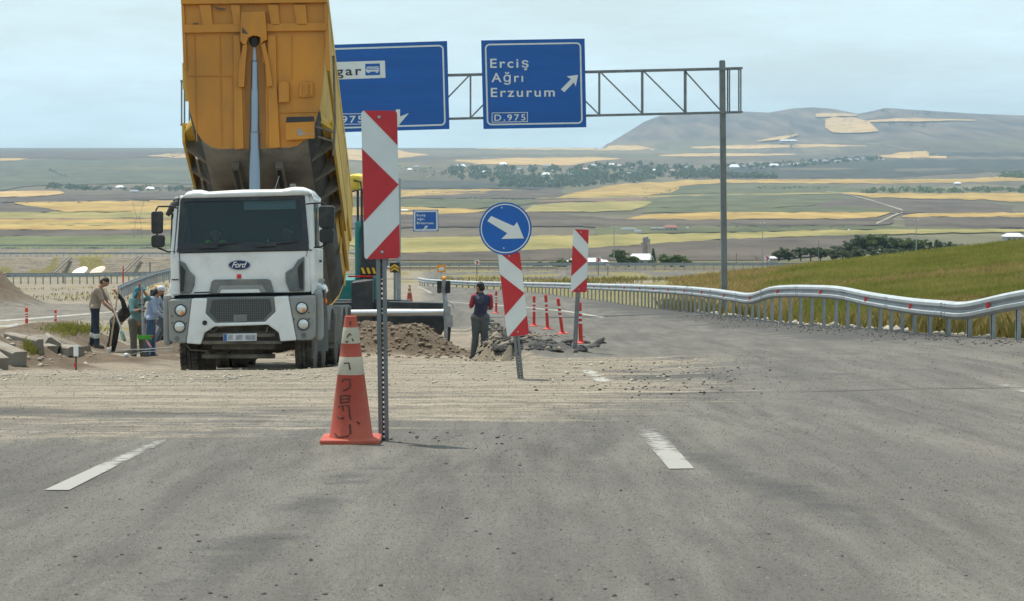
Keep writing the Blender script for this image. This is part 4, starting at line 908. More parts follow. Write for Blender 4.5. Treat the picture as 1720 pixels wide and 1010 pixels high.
def chevron_sign(corners_px, d, base_px, label, disc=None, lean=None):
    c = [px(u, v, d) for u, v in corners_px]                      # TL TR BR BL
    base = px(base_px[0], base_px[1], d); base.z = min(base.z, gz(base.x, base.y) + .01)
    root = empty('chevron_marker_sign', base, label, 'road sign', 'red and white chevron boards at the diversion')
    W = (c[1] - c[0]).length; Hh = (c[3] - c[0]).length
    rr = rrect(1, Hh / W, .10); toW = lambda pts, off: [bil(c, s, t * W / Hh) + Vector((0, off, 0)) for s, t in pts]
    mb = MB(); mb.prism(toW(rr, 0), (0, .004, 0), 0)
    a = Hh / W
    for poly in ([(.08, 0), (1, 0), (1, .235 * a)], [(0, .255 * a), (1, .50 * a), (0, .75 * a)], [(1, .765 * a), (1, a), (.06, a)]):
        cp = clip_poly([(s, t) for s, t in poly], rr)
        if len(cp) > 2: mb.prism(toW(cp, -.003), (0, .002, 0), 1)
    mb.build('marker_board', [SWHITE, SRED], root)
    ax = (c[0].lerp(c[1], .5) - c[3].lerp(c[2], .5)).normalized()
    pm = MB(); top = c[0].lerp(c[1], .5) - ax * .06 + Vector((0, .008, 0)); ft = base + Vector((0, .008, -.25))
    if disc: top = top + ax * (disc[2] * 1.6)
    perforated_post(pm, ft, top); pm.build('post', POLE, root)
    for s, t in ((.5, .045), (.5, .955)):
        b = MB(); q = bil(c, s, t); b.lathe(q + Vector((0, -.004, 0)), [(.012, 0), (.012, -.006), (.006, -.009), (.001, -.009)], 10, axis='Y'); b.build('bolt', STEEL, root)
    if disc:
        u, v, R_ = disc; cc = px(u, v, d) + Vector((0, -.012, 0))
        b = MB(); b.prism([cc + Vector((R_ * math.cos(2 * math.pi * i / 56), 0, R_ * math.sin(2 * math.pi * i / 56))) for i in range(56)], (0, .004, 0), 0)
        b.lathe(cc, [(R_ * .90, -.0005), (R_ * .90, -.003), (R_ * .94, -.003), (R_ * .94, -.0005)], 48, axis='Y', mi=1, caps=False)
        k = d / FPX; P_ = lambda x, y: cc + Vector(((x - 849) * k, -.003, (384 - y) * k))
        b.prism([P_(x, y) for x, y in ((825, 363), (863, 380), (868.5, 373), (880, 400.5), (842, 401.5), (852, 392), (818.5, 371.5))], (0, .002, 0), 1)
        dd = b.build('arrow_disc', [SBLUE2, SWHITE], root); dd['label'] = 'round blue sign with a white arrow pointing down right'
        for x, y in ((843, 349), (846, 417)): MB().lathe(P_(x, y), [(.012, 0), (.012, -.006), (.001, -.008)], 10, axis='Y').build('bolt', STEEL, dd)
    return root
s1 = chevron_sign([(606.5, 186), (667, 186), (672, 434), (612, 436)], 17.2, (645, 742), 'tall red and white chevron board on a perforated post beside the big cone')
s2 = chevron_sign([(836, 425), (873, 423), (889, 562), (852, 566)], 29.4, (878, 638), 'leaning chevron board under a round blue arrow sign', disc=(849, 384, .324))
s3 = chevron_sign([(963, 385), (989, 386), (985.5, 491), (958, 491)], 40.6, (964, 596), 'small chevron board on a leaning post beside the row of red delineators')
# ------------------------------------------------------------------ traffic cones
CONE = M('cone_orange', (.40, .062, .036), .6, var=.12, scale=4, dirt=.5, dirtcol=(.42, .13, .075), dscale=3)
CONW = M('cone_band', (.50, .44, .33), .55, var=.15, scale=8, dirt=.4, dirtcol=(.36, .31, .23), dscale=6)
MARK = M('marker_scribble', (.09, .035, .025), .7, var=.4, scale=30)
def cone(base, h, label, scribble=False, r0=.19, grp='traffic cones'):
    root = empty('traffic_cone', base, label, 'traffic cone', grp)
    z = lambda f: .035 + (h - .035) * f; r = lambda f: r0 * (1 - f) + .042 * f
    fs = [0, .02, .52, .525, .665, .67, .775, .78, .905, .91, 1.0]
    mats = [0, 0, 0, 1, 1, 0, 0, 1, 1, 0]
    prf = [(r(f) * (1.06 if f == 0 else 1) + (.0015 if 3 <= i <= 4 or 7 <= i <= 8 else 0), z(f)) for i, f in enumerate(fs)] + [(.036, z(1) + .003), (.030, z(1) - .02)]
    b = MB(); b.lathe(base, prf, 40, mats=mats + [0, 0]); o = b.build('cone_body', [CONE, CONW], root, smooth=True)
    b = MB(); s = r0 * 1.36; pts = [(x - s, y - s) for x, y in rrect(2 * s, 2 * s, .05)]
    b.prism([Vector(base) + Vector((x, y, .003)) for x, y in pts], (0, 0, .04)); b.build('cone_base', CONE, root, bevel=.012)
    if scribble:
        def q(a, f): rr_ = r(f) + .002; return Vector(base) + Vector((rr_ * math.sin(a), -rr_ * math.cos(a), z(f)))
        st = [[(-.55, .47), (-.5, .49), (0, .49), (.02, .43)], [(-.45, .40), (-.2, .41), (0, .43)], [(-.6, .36), (-.55, .30), (-.05, .31), (0, .36), (-.5, .36)], [(-.55, .33), (-.05, .335)], [(-.7, .27), (-.05, .28), (0, .19), (.05, .17)], [(-.4, .28), (-.38, .235)], [(-.7, .19), (-.5, .175), (-.3, .18)], [(0, .13), (.04, .06), (-.02, .05)], [(-.75, .05), (-.5, .02), (-.05, .035)], [(.35, .15), (.5, .13)],
              [(-.5, .62), (-.1, .625), (0, .57)], [(-.35, .83), (-.1, .86), (.1, .85)], [(.2, .82), (.35, .80)], [(-.5, .80), (-.35, .79), (-.2, .80)], [(0, .93), (.02, .96)]]
        m_ = MB()
        for pl in st: m_.tube([q(a * 1.05, f) for a, f in pl], .006 if len(pl) > 2 else .005, 6)
        m_.build('scribble', MARK, o)
    return root
cb = px(590, 745, 17.0); cb.z = gz(cb.x, cb.y); cone(cb, .91, 'large faded orange cone with scribbles, beside the tall chevron post', True, .157)
q = hit(688, 508); cone(q, .8, 'small distant orange cone standing on the far road surface', r0=.15)
# ------------------------------------------------------------------ delineator posts
DEL = M('delineator_red', (.60, .045, .03), .45, var=.12, dirt=.2, dirtcol=(.4, .15, .1)); DELW = M('delineator_band', (.72, .72, .70), .4, var=.05)
def delineator(base, h, label, lean=0, grp='red delineator posts'):
    root = empty('delineator_post', base, label, 'delineator', grp)
    b = MB(); rr_ = .042; base = Vector(base)
    fs = [.05, .48, .53, .60, .65, .72, .78, .85, .985, 1]; prf = [(rr_, h * f) for f in fs]; prf[-1] = (rr_ * .75, h)
    mats = [0, 1, 0, 1, 0, 1, 0, 0, 0]
    b.lathe((0, 0, 0), [(rr_, .02)] + prf + [(.001, h)], 14, mats=[0] + [0, 1, 0, 1, 0, 1, 0, 0, 0] + [0])
    for i, v in enumerate(b.v): b.v[i] = base + Vector((v.x + lean * v.z, v.y, v.z))
    b.build('tube', [DEL, DELW], root, smooth=True)
    b = MB(); b.lathe(base, [(.001, .004), (.15, .004), (.15, .018), (.06, .045), (.055, .07)], 18); b.build('foot', DEL, root, smooth=True)
for (u, v, hpx, lean, lab) in [(945, 561, 60, -.13, 'red delineator post leaning left, first beside the small chevron board'), (920, 553, 58, -.06, 'red delineator post slightly tilted, second in the row toward the round sign'), (897, 548, 51, 0, 'upright red delineator post nearest the round arrow sign'),
                               (833.5, 526, 37, 0, 'red delineator post standing just beside the man with the phone'), (976, 577, 70, -.04, 'red delineator post half hidden behind the small chevron board'), (852, 531, 40, 0, 'red delineator post hidden behind the leaning chevron board')]:
    p = hit(u, v); delineator(p, hpx * p.y / FPX, lab, lean)
for (u, v, hpx, lab) in [(45, 558, 35, 'red delineator post beside the kerb stones on the side road'), (93.5, 549, 29, 'red delineator post nearer the worker in beige on the side road')]:
    p = hit(u, v, 66); delineator(p, hpx * p.y / FPX, lab)
# ------------------------------------------------------------------ guardrails
WP = [(0, .31), (.02, .305), (.08, .262), (.083, .215), (.025, .172), (.02, .155), (.025, .138), (.083, .095), (.08, .048), (.02, .005), (0, 0)]
def sweep_rail(name, pts, parent, mat, side=1, scale=1, thick=True):
    """pts: world points of the lower edge; W profile bulging towards side"""
    pts = [Vector(p) for p in pts]; V = []; n = len(WP)
    for i, p in enumerate(pts):
        d = (pts[min(i + 1, len(pts) - 1)] - pts[max(i - 1, 0)]); d.z = 0; d.normalize(); nrm = Vector((-d.y, d.x, 0)) * side
        for (o_, z) in WP: V.append(p + nrm * o_ * scale + Vector((0, 0, z * scale)))
    F_ = [[i * n + j, i * n + j + 1, (i + 1) * n + j + 1, (i + 1) * n + j] for i in range(len(pts) - 1) for j in range(n - 1)]
    b = MB(); b.add(V, F_); o = b.build(name, mat, parent, smooth=True, recalc=False)
    s = o.modifiers.new('thick', 'SOLIDIFY'); s.thickness = .006; s.offset = 0; return o
def cpost(mb, p, top, w=.125, dpt=.06, d=Vector((0, 1, 0)), t=.008):
    n = Vector((-d.y, d.x, 0)); hgt = Vector((0, 0, top - p.z))
    for (a0, a1, b0, b1) in ((-w / 2, w / 2, 0, t), (-w / 2, -w / 2 + t, t, dpt), (w / 2 - t, w / 2, t, dpt), (-w / 2 + t, -w / 2 + .03, dpt - t, dpt), (w / 2 - .03, w / 2 - t, dpt - t, dpt)):
        mb.prism([p + d * a + n * b for a, b in ((a0, b0), (a1, b0), (a1, b1), (a0, b1))], hgt)
def resample(P_, step):
    out_ = [P_[0]]; acc = 0
    for a, b in zip(P_[:-1], P_[1:]):
        L_ = (b - a).length; s = step - acc
        while s <= L_: out_.append(a.lerp(b, s / L_)); s += step
        acc = (acc + L_) % step if L_ >= step - acc else acc + L_
    return out_
rp0 = empty('guardrail', px(1539, 577, 45), 'long wavy galvanised guardrail along the grassy right edge of the road', 'guardrail')
# smooth curve through the traced rail
RR = sorted(RAIL, key=lambda r: r[1]); dd_ = [r[1] for r in RR]
def cr(vals, d):
    i = max(0, min(len(dd_) - 2, int(np.searchsorted(dd_, d)) - 1)); t = (d - dd_[i]) / (dd_[i + 1] - dd_[i]); t = min(1, max(0, t))
    g = lambda k: (vals[min(k + 1, len(vals) - 1)] - vals[max(k - 1, 0)]) / (dd_[min(k + 1, len(vals) - 1)] - dd_[max(k - 1, 0)])
    h = dd_[i + 1] - dd_[i]; m0, m1 = g(i) * h, g(i + 1) * h
    return (2 * t ** 3 - 3 * t ** 2 + 1) * vals[i] + (t ** 3 - 2 * t ** 2 + t) * m0 + (-2 * t ** 3 + 3 * t ** 2) * vals[i + 1] + (t ** 3 - t ** 2) * m1
uu, tt_, bb_ = [r[0] for r in RR], [r[2] for r in RR], [r[3] for r in RR]
top_line = []; bot_line = []
for d in np.concatenate([np.arange(22, 80, .5), np.arange(80, 170.1, 1.0)]):
    u = cr(uu, d); pt = px(u, cr(tt_, d), d); pb = px(u, cr(bb_, d), d); top_line.append(pt); bot_line.append(pb)
low = [p - Vector((0, 0, .31)) for p in top_line]
sweep_rail('beam', low, rp0, RAILM, side=1)
run = resample(low, 1.0); pts_post = []; acc = 0
i = 0; s_ = 0.0; stp = 1.3
while s_ < len(run) - 1.01:
    k = int(s_); p = run[k].lerp(run[k + 1], s_ - k); d = (run[min(k + 2, len(run) - 1)] - run[max(k - 1, 0)]); d.z = 0; d.normalize(); pts_post.append((p, d)); s_ += stp; stp = 1.3 if p.y < 95 else 1.5
for i, (p, d) in enumerate(pts_post[:100]):
    n = Vector((d.y, -d.x, 0)); q = p + n * .05; b = MB(); q = Vector((q.x, q.y, gz(q.x, q.y) - .3)); cpost(b, q, p.z + .22, d=d); b.build('post', POSTM, rp0)
    if i % 4 == 2 and p.y > 38:
        b = MB(); c = p + Vector((0, 0, .155)) - n * .03; b.prism([c + d * .04 - n * .05 + Vector((0, 0, .05)), c + d * .04 - n * .05 + Vector((0, 0, -.05)), c - d * .04 - n * .02 + Vector((0, 0, -.05)), c - d * .05 - n * .02 + Vector((0, 0, .05))], -n * .012); b.build('reflector', REDP, rp0)
    if i % 4 == 0:
        b = MB()
        for dz in (.26, .21, .10, .05):
            for s in (-.12, .12): b.ball(p + d * s - n * .088 + Vector((0, 0, dz)), .014, 4)
        b.build('splice_bolts', POLE, rp0)
b = MB()
for p, d in pts_post[100:]:
    n = Vector((d.y, -d.x, 0)); q = p + n * .05; cpost(b, Vector((q.x, q.y, gz(q.x, q.y) - .3)), p.z + .22, d=d)
if pts_post[100:]: tag(b.build('far_posts', POSTM, rp0), kind='stuff')
def simple_rail(label, pts, h, step, side=1, mat=None, dark=False):
    root = empty('guardrail', pts[len(pts) // 2], label, 'guardrail')
    P_ = resample(pts, .9 if step < 1.5 else step); sweep_rail('beam', [p + Vector((0, 0, h - .31)) for p in P_], root, mat or RAILM, side)
    for q in resample(pts, step)[:99]:
        b = MB(); b.box(q + Vector((0, .03, h / 2 - .2)), (.1, .06, h + .1)); b.build('post', POSTM, root)
    return root
def gline(uvd, dz=0):
    out_ = []
    for u, v, d in uvd:
        p = px(u, v, d); p.z = gz(p.x, p.y) + dz; out_.append(p)
    return out_
def dense(uvd, n=24):
    us = np.linspace(uvd[0][0], uvd[-1][0], n); a = np.array(uvd, float); a = a[np.argsort(a[:, 0])]
    return [(u, np.interp(u, a[:, 0], a[:, 1]), np.interp(u, a[:, 0], a[:, 2])) for u in us]
simple_rail('long guardrail on the far side of the ramp road below the fields', gline(dense([(640, 460, 243), (900, 456, 243), (1300, 452, 243), (1480, 452, 243)], 60)), .85, 1.0)
simple_rail('guardrail crossing the waste ground behind the workers, with pale mats above it', gline(dense([(10, 480, 178), (150, 477, 180), (300, 470, 186), (420, 466, 190)], 30)), .85, .55)
simple_rail('curved guardrail end swinging down behind the lorry mirror', [px(u, v, d) for u, v, d in [(200, 495, 118), (212, 489, 121), (228, 482, 126), (245, 475, 132), (265, 468, 138), (290, 462, 145), (320, 458, 150)]], .45, 1.0)
simple_rail('upper guardrail of the embankment road, nearest the valley fields', gline(dense([(-60, 420, 511), (700, 414, 511)], 50)), 1.0, 1.35)
simple_rail('lower guardrail of the embankment road, above the brown slope', gline(dense([(-60, 438, 486), (700, 430, 486)], 50)), 1.0, 1.35)
# ------------------------------------------------------------------ sign gantry
GD = 83
gp = px(1216, 534, GD); gp.z = gz(gp.x, gp.y)
gan = empty('sign_gantry', gp, 'steel lattice gantry carrying two big blue direction signs over the road', 'sign gantry')
TOPL = lambda u: 137 + (u - 305) * (115 - 137) / 940; BOTL = lambda u: 210 + (u - 305) * (188.5 - 210) / 940
for (u0, v0, u1, v1) in ((1213, 103, 1217, 545), (338, 125, 336, 600)):
    b = MB(); b.bar(px(u0, v0, GD), px(u1, v1, GD), .20, .22); b.bar(px(u0, v0, GD) + Vector((0, -.113, 0)), px(u1, v1, GD) + Vector((0, -.113, 0)), .10, .012); b.box(px(u0, v0 - .5, GD), (.16, .18, .04))
    b.build('gantry_post', POLE, gan)
b = MB()
for dy in (-.28, .45):
    b.bar(px(305, TOPL(305), GD) + Vector((0, dy, 0)), px(1246, TOPL(1246), GD) + Vector((0, dy, 0)), .075, .075); b.bar(px(305, BOTL(305), GD) + Vector((0, dy, 0)), px(1246, BOTL(1246), GD) + Vector((0, dy, 0)), .075, .075)
xs_ = [307, 320] + [357 + 72.2 * i for i in range(12)] + [1224, 1243]
for i, u in enumerate(xs_):
    for dy in (-.28, .45): b.bar(px(u, TOPL(u), GD) + Vector((0, dy, 0)), px(u, BOTL(u), GD) + Vector((0, dy, 0)), .05, .05)
    b.bar(px(u, TOPL(u), GD) + Vector((0, -.28, 0)), px(u, TOPL(u), GD) + Vector((0, .45, 0)), .04, .04); b.bar(px(u, BOTL(u), GD) + Vector((0, -.28, 0)), px(u, BOTL(u), GD) + Vector((0, .45, 0)), .04, .04)
for i in range(2, len(xs_) - 3):
    a, c = xs_[i], xs_[i + 1]
    if a > 860: b.bar(px(a, TOPL(a), GD) + Vector((0, -.28, 0)), px(c, BOTL(c), GD) + Vector((0, -.28, 0)), .05, .05)
    else: b.bar(px(a, BOTL(a), GD) + Vector((0, -.28, 0)), px(c, TOPL(c), GD) + Vector((0, -.28, 0)), .05, .05)
b.bar(px(1147, TOPL(1147), GD) + Vector((0, -.28, 0)), px(1212, BOTL(1212), GD) + Vector((0, -.28, 0)), .05, .05)
b.build('lattice_beam', POLE, gan)
def panel(corners, d, parent, bord=6, r=8, label=None, mb0=None):
    c = [px(u, v, d) for u, v in corners]; W = (c[1] - c[0]).length; Hh = (c[3] - c[0]).length; k = FPX / d
    b = MB(); b.prism(c, (0, .05, 0), 0)
    iw, ih = W - 2 * bord / k, Hh - 2 * bord / k
    def ringpts(inset, rad): return [bil(c, (bord / k + inset + x) / W, (bord / k + inset + y) / Hh) for x, y in rrect(iw - 2 * inset, ih - 2 * inset, rad)]
    o_, i_ = ringpts(0, r / k), ringpts(2.6 / k, (r - 2.6) / k)
    for j in range(len(o_)):
        j2 = (j + 1) % len(o_); off = Vector((0, -.006, 0)); b.prism([o_[j] + off, o_[j2] + off, i_[j2] + off, i_[j] + off], (0, .004, 0), 1)
    o = b.build('sign_panel', [SBLUE, SWHITE], parent)
    if label: o['label'] = label
    br = MB()
    for s in (.25, .75): br.bar(bil(c, s, .02) + Vector((0, .09, 0)), bil(c, s, .98) + Vector((0, .09, 0)), .08, .06)
    br.build('sign_bracket', POLE, o); return o, c
def strip(parent, uvs, d, mat, nm, off=-.008, t=.004):
    b = MB()
    for uv in uvs: b.prism([px(u, v, d) + Vector((0, off, 0)) for u, v in uv], (0, t, 0))
    return b.build(nm, mat, parent)
PD = GD - .55
p1_, _ = panel([(808, 68), (982, 65), (985, 214), (812, 217)], PD, gan, label='blue sign with three town names and a white arrow up right')
for t_, u, v, w_ in (('Erciş', 823.5, 114, 64), ('Ağrı', 825.5, 138, 53), ('Erzurum', 824.5, 163, 107)):
    lettering(t_, (u, v), 15.5 if t_ != 'Ağrı' else 15.5, PD - .01, SWHITE, p1_, width_px=w_, spacing=1.25, bold=.012, roll=.008)
strip(p1_, [[(942, 150.5), (959, 133), (952, 128.5), (971, 126), (967, 146), (964, 138.5), (948, 155)]], PD, SWHITE, 'arrow')
def boxline(parent, u0, v0, u1, v1, d, w_=1.1): strip(parent, [[(u0, v0), (u1, v0 - 1), (u1, v0 - 1 + w_), (u0, v0 + w_)], [(u0, v1 - w_), (u1, v1 - 1 - w_), (u1, v1 - 1), (u0, v1)], [(u0, v0 + w_), (u0 + w_, v0 + w_), (u0 + w_, v1 - w_), (u0, v1 - w_)], [(u1 - w_, v0 - 1 + w_), (u1, v0 - 1 + w_), (u1, v1 - 1 - w_), (u1 - w_, v1 - 1 - w_)]], d, SWHITE, 'route_frame')
boxline(p1_, 826, 189.5, 886.5, 206, PD); lettering('D.975', (830.5, 203), 10.5, PD - .01, SWHITE, p1_, width_px=52, spacing=1.3, bold=.012, roll=.012)
p2_, _ = panel([(446, 79), (751, 69), (755, 217), (449, 226)], PD, gan, label='wide blue sign with a white plate reading the coach station')
strip(p2_, [[(500, 106.5), (646.5, 102), (647.5, 131), (500, 136)]], PD, SWHITE, 'name_plate')
lettering('Otogar', (507, 128.8), 15, PD - .014, SBLACK, p2_, width_px=100, spacing=1.25, bold=.012, roll=.03)
strip(p2_, [[(613.5, 107.5), (638, 106.8), (638.5, 126), (613.8, 127)]], PD, SBLUE, 'bus_symbol', off=-.014)
strip(p2_, [[(615, 115.5), (637, 114.8), (637, 120), (615, 120.8)], [(616, 112.5), (636, 112), (636, 113.5), (616, 114)], [(617, 121), (621, 121), (621, 122.5), (617, 122.5)], [(631, 120.7), (635, 120.7), (635, 122.2), (631, 122.2)]], PD, SWHITE, 'bus_outline', off=-.018)
strip(p2_, [[(617 + 3.4 * i, 116.3), (619.4 + 3.4 * i, 116.2), (619.4 + 3.4 * i, 118), (617 + 3.4 * i, 118.1)] for i in range(6)], PD, SBLUE, 'bus_windows', off=-.021, t=.003)
boxline(p2_, 540, 191.5, 622, 210, PD); lettering('D.975', (548, 207), 11.5, PD - .01, SWHITE, p2_, width_px=62, spacing=1.25, bold=.012, roll=.02)
strip(p2_, [[(665, 184), (672, 184), (672, 196), (687, 190), (668.5, 212), (650, 192), (665, 197)]], PD, SWHITE, 'arrow')
# ------------------------------------------------------------------ distant cantilever sign
fd_ = 330
q = px(632, 470, fd_); q.z = gz(q.x, q.y)
fs_ = empty('cantilever_sign', q, 'small distant blue direction sign on a cantilever mast above the far road', 'sign gantry')
b = MB(); b.bar(q - Vector((0, 0, 1)), px(632, 345, fd_), .35, .35)
for v in (355, 375): b.bar(px(632, v - .5, fd_), px(735, v - .5, fd_), .16, .16)
b.build('mast', STEEL, fs_)
p3_, _ = panel([(694, 353), (736, 352.5), (736.5, 388.5), (694, 389)], fd_ - .4, fs_, bord=1, r=3)
for t_, u, v, w_ in (('Erciş', 700, 363.5, 14.5), ('Ağrı', 700, 370, 12.5), ('Erzurum', 700, 376.5, 28)): lettering(t_, (u, v), 3.6, fd_ - .42, SWHITE, p3_, width_px=w_, bold=.03)
strip(p3_, [[(710.5, 385), (714.5, 381.5), (712.5, 380.2), (718.5, 379.2), (717, 384.5), (716, 383), (712.5, 386.5)]], fd_ - .4, SWHITE, 'arrow', off=-.03)
# small signs along the far roads
def small_sign(name, label, u, v0, u1, v1, base_v, d, mats, draw, cat='road sign', grp=None):
    c = px((u + u1) / 2, base_v, d); c.z = min(c.z, gz(c.x, c.y) + .1); root = empty(name, c, label, cat, grp)
    MB().bar(c - Vector((0, 0, .5)), px((u + u1) / 2, v1 - 1, d) + Vector((0, .06, 0)), .09, .09).build('post', POLE, root)
    b = MB(); b.prism([px(u, v0, d), px(u1, v0, d), px(u1, v1, d), px(u, v1, d)], (0, .03, 0), 0)
    for poly in draw: b.prism([px(u + (u1 - u) * s, v0 + (v1 - v0) * t, d) + Vector((0, -.01, 0)) for s, t in poly], (0, .006, 0), 1)
    b.build('sign_board', mats, root); return root
CH1 = [(.15, .08), (.5, .08), (.9, .5), (.5, .92), (.15, .92), (.5, .5)]
for (u, v, bv, d, w_, lab) in ((801, 441.5, 466, 232, 8, 'small red chevron curve sign left of the round arrow sign'), (1005, 436.5, 460, 232, 9, 'small red chevron curve sign beside the white farm roof'), (1288.5, 434.5, 462, 232, 9, 'small red chevron curve sign by the grassy hill edge'), (1021, 446, 462, 232, 4.5, 'tiny red marker board behind the small chevron board')):
    small_sign('curve_marker_sign', lab, u - w_ / 2, v - w_ / 2, u + w_ / 2, v + w_ / 2, bv, d, [SWHITE, SRED], [CH1], grp='small red curve markers along the ramp road')
small_sign('warning_board', 'orange square warning board beside the far guardrail', 734, 445, 748.5, 457.5, 470, 236, [SORG, SWHITE], [[(.2, .4), (.45, .3), (.8, .3), (.85, .75), (.2, .8)]])
hzs = small_sign('hazard_marker_sign', 'black and yellow chevron panel on a thick post behind the tall chevron post', 655, 441.5, 671, 458, 500, 100, [SBLACK, SYEL], [[(.06, .42), (.5, .12), (.94, .42), (.94, .62), (.5, .32), (.06, .62)], [(.06, .75), (.5, .45), (.94, .75), (.94, .95), (.5, .65), (.06, .95)]])
MB().bar(px(669.5, 515, 100.3), px(669.5, 300, 100.3), .19, .19).build('mast', STEEL, hzs)
# ------------------------------------------------------------------ road markings, worn
def paint_mat(name, col, wear):
    m, t, b, L = node_mat(name); N = t.nodes.new
    geo = N('ShaderNodeNewGeometry'); n = N('ShaderNodeTexNoise'); n.inputs['Scale'].default_value = 9; n.inputs['Detail'].default_value = 8; n.inputs['Roughness'].default_value = .75; L(geo.outputs['Position'], n.inputs['Vector'])
    n2 = N('ShaderNodeTexNoise'); n2.inputs['Scale'].default_value = 1.3; n2.inputs['Detail'].default_value = 3; L(geo.outputs['Position'], n2.inputs['Vector'])
    ad = N('ShaderNodeMath'); ad.operation = 'MULTIPLY_ADD'; ad.inputs[1].default_value = .6; L(n2.outputs['Fac'], ad.inputs[0]); L(n.outputs['Fac'], ad.inputs[2])
    at_ = N('ShaderNodeAttribute'); at_.attribute_name = 'fade'; su = N('ShaderNodeMath'); su.operation = 'SUBTRACT'; L(ad.outputs[0], su.inputs[0]); L(at_.outputs['Fac'], su.inputs[1])
    r = N('ShaderNodeMapRange'); r.inputs[1].default_value = wear; r.inputs[2].default_value = wear + .22; L(su.outputs[0], r.inputs[0])
    tr = N('ShaderNodeBsdfTransparent'); mx = N('ShaderNodeMixShader'); L(r.outputs[0], mx.inputs[0]); L(tr.outputs[0], mx.inputs[1]); L(b.outputs[0], mx.inputs[2]); L(mx.outputs[0], t.nodes['Material Output'].inputs[0])
    b.inputs['Base Color'].default_value = (*col, 1); b.inputs['Roughness'].default_value = .8; return m
PAINT = paint_mat('road_paint', (.27, .26, .23), .40)
PAINT2 = paint_mat('worn_road_paint', (.33, .315, .27), .52)
def marking(l, r, mat, n=40, fade=(0, 0)):
    """l and r: pixel polylines of the two edges, near to far"""
    V = []; A = []
    def ip(pl, f):
        k = f * (len(pl) - 1); i = min(int(k), len(pl) - 2); t = k - i; return pl[i][0] + (pl[i + 1][0] - pl[i][0]) * t, pl[i][1] + (pl[i + 1][1] - pl[i][1]) * t
    for i in range(n + 1):
        f = i / n; a, b = hit(*ip(l, f)), hit(*ip(r, f))
        for k in range(4):
            p = a.lerp(b, k / 3); V.append((p.x, p.y, gz(p.x, p.y) + .005)); A.append(fade[0] + (fade[1] - fade[0]) * f + (.14 if k in (0, 3) else 0))
    i_ = np.arange((n + 1) * 4).reshape(n + 1, 4); F_ = np.stack([i_[:-1, :-1].ravel(), i_[:-1, 1:].ravel(), i_[1:, 1:].ravel(), i_[1:, :-1].ravel()], 1)
    o = np_mesh('road_marking', V, F_, mat, attrs={'fade': A}); tag(o, kind='structure')
marking([(74, 824), (258, 741)], [(116, 824), (288, 739)], PAINT, fade=(-.1, .3))
marking([(1124, 788.5), (1058, 713)], [(1166, 788), (1098, 711)], PAINT, fade=(-.1, .4))
marking([(1003, 643), (975, 623)], [(1028, 641), (995, 621)], PAINT2, fade=(.05, .1))
marking([(1716, 662), (1640, 643)], [(1760, 660), (1676, 641)], PAINT2, fade=(.15, .3))
marking([(1010, 534), (950, 524), (880, 517), (800, 511), (740, 507)], [(1016, 533), (955, 522.8), (884, 516), (803, 510.2), (742, 506.3)], PAINT2)
marking([(722, 493), (712, 487), (700, 481)], [(726, 492), (715, 486.5), (702, 480.5)], PAINT)
marking([(-60, 545), (60, 536), (180, 526), (280, 518)], [(-60, 542), (60, 533.6), (180, 524), (280, 516.4)], PAINT2)
marking([(-60, 560), (20, 551), (60, 546)], [(-60, 553), (20, 545), (60, 541)], PAINT)

# edge of the new surfacing and sealed cracks
SEAL = M('bitumen_seal', (.03, .029, .028), .7, var=.3)
def seam(name, pl, w_):
    V = []
    P_ = [hit(u, v) for u, v in pl]; Q = [P_[0].lerp(P_[0], 0)]
    Q = resample(P_, .25)
    for i, p in enumerate(Q):
        d = (Q[min(i + 1, len(Q) - 1)] - Q[max(i - 1, 0)]); d.z = 0; d.normalize(); n = Vector((-d.y, d.x, 0)); j = n * ((vnoise(i * .37, 2.1) - .5) * .12); ww = w_ * (.5 + vnoise(i * .6, 8.8))
        for s in (-1, 1): q = p + j + n * (s * ww / 2); V.append((q.x, q.y, gz(q.x, q.y) + .008))
    o = np_mesh(name, V, [(2 * i, 2 * i + 1, 2 * i + 3, 2 * i + 2) for i in range(len(Q) - 1)], SEAL); tag(o, kind='structure')
seam('road_joint', [(1010, 664), (1180, 660), (1400, 658), (1560, 653), (1740, 652)], .05)

# ------------------------------------------------------------------ road-works machine (paver) behind the lorry
TEAL = M('teal_machine_paint', (.02, .22, .21), .45, var=.1, dirt=.4, dirtcol=(.2, .22, .19)); MYEL = M('machine_yellow', (.72, .52, .05), .45, var=.1, dirt=.25, dirtcol=(.5, .42, .25))
MDARK = M('machine_dark_panel', (.03, .034, .038), .55, var=.2, dirt=.35, dirtcol=(.14, .125, .105)); MIRR = M('beacon_amber', (.9, .32, .01), .3, var=.05)
PVd = 60
q = px(560, 620, PVd); q.z = gz(q.x, q.y)
pv = empty('road_paver', q, 'wide teal road paver with amber beacons working behind the lorry', 'paver')
b = MB(); b.prism([px(u, v, PVd) for u, v in ((596, 372), (606, 372), (608, 470), (606, 560), (596, 560))], (0, 2.8, 0)); b.prism([px(u, v, PVd - .5) for u, v in ((626, 465), (633, 462), (634, 545), (628, 565), (624, 560))], (0, .2, 0)); b.prism([px(u, v, PVd + .2) for u, v in ((420, 470), (596, 470), (596, 560), (420, 560))], (0, 2.6, 0)); b.build('hull', TEAL, pv, bevel=.04)
b = MB(); b.prism([px(u, v, PVd - .2) for u, v in ((606, 380), (642, 380), (654, 412), (641, 470), (604, 468))], (0, 1.6, 0)); b.build('engine_cover', MDARK, pv, bevel=.04)
b = MB(); b.prism([px(u, v, PVd - .23) for u, v in ((605, 449), (632, 449), (632, 461), (605, 461))], (0, .02, 0), 0)
for i in range(3): b.prism([px(u, v, PVd - .24) for u, v in ((606 + i * 9, 450), (610.5 + i * 9, 450), (614 + i * 9, 460), (609.5 + i * 9, 460))], (0, .01, 0), 1)
b.build('hazard_stripe', [SBLACK, SYEL], pv)
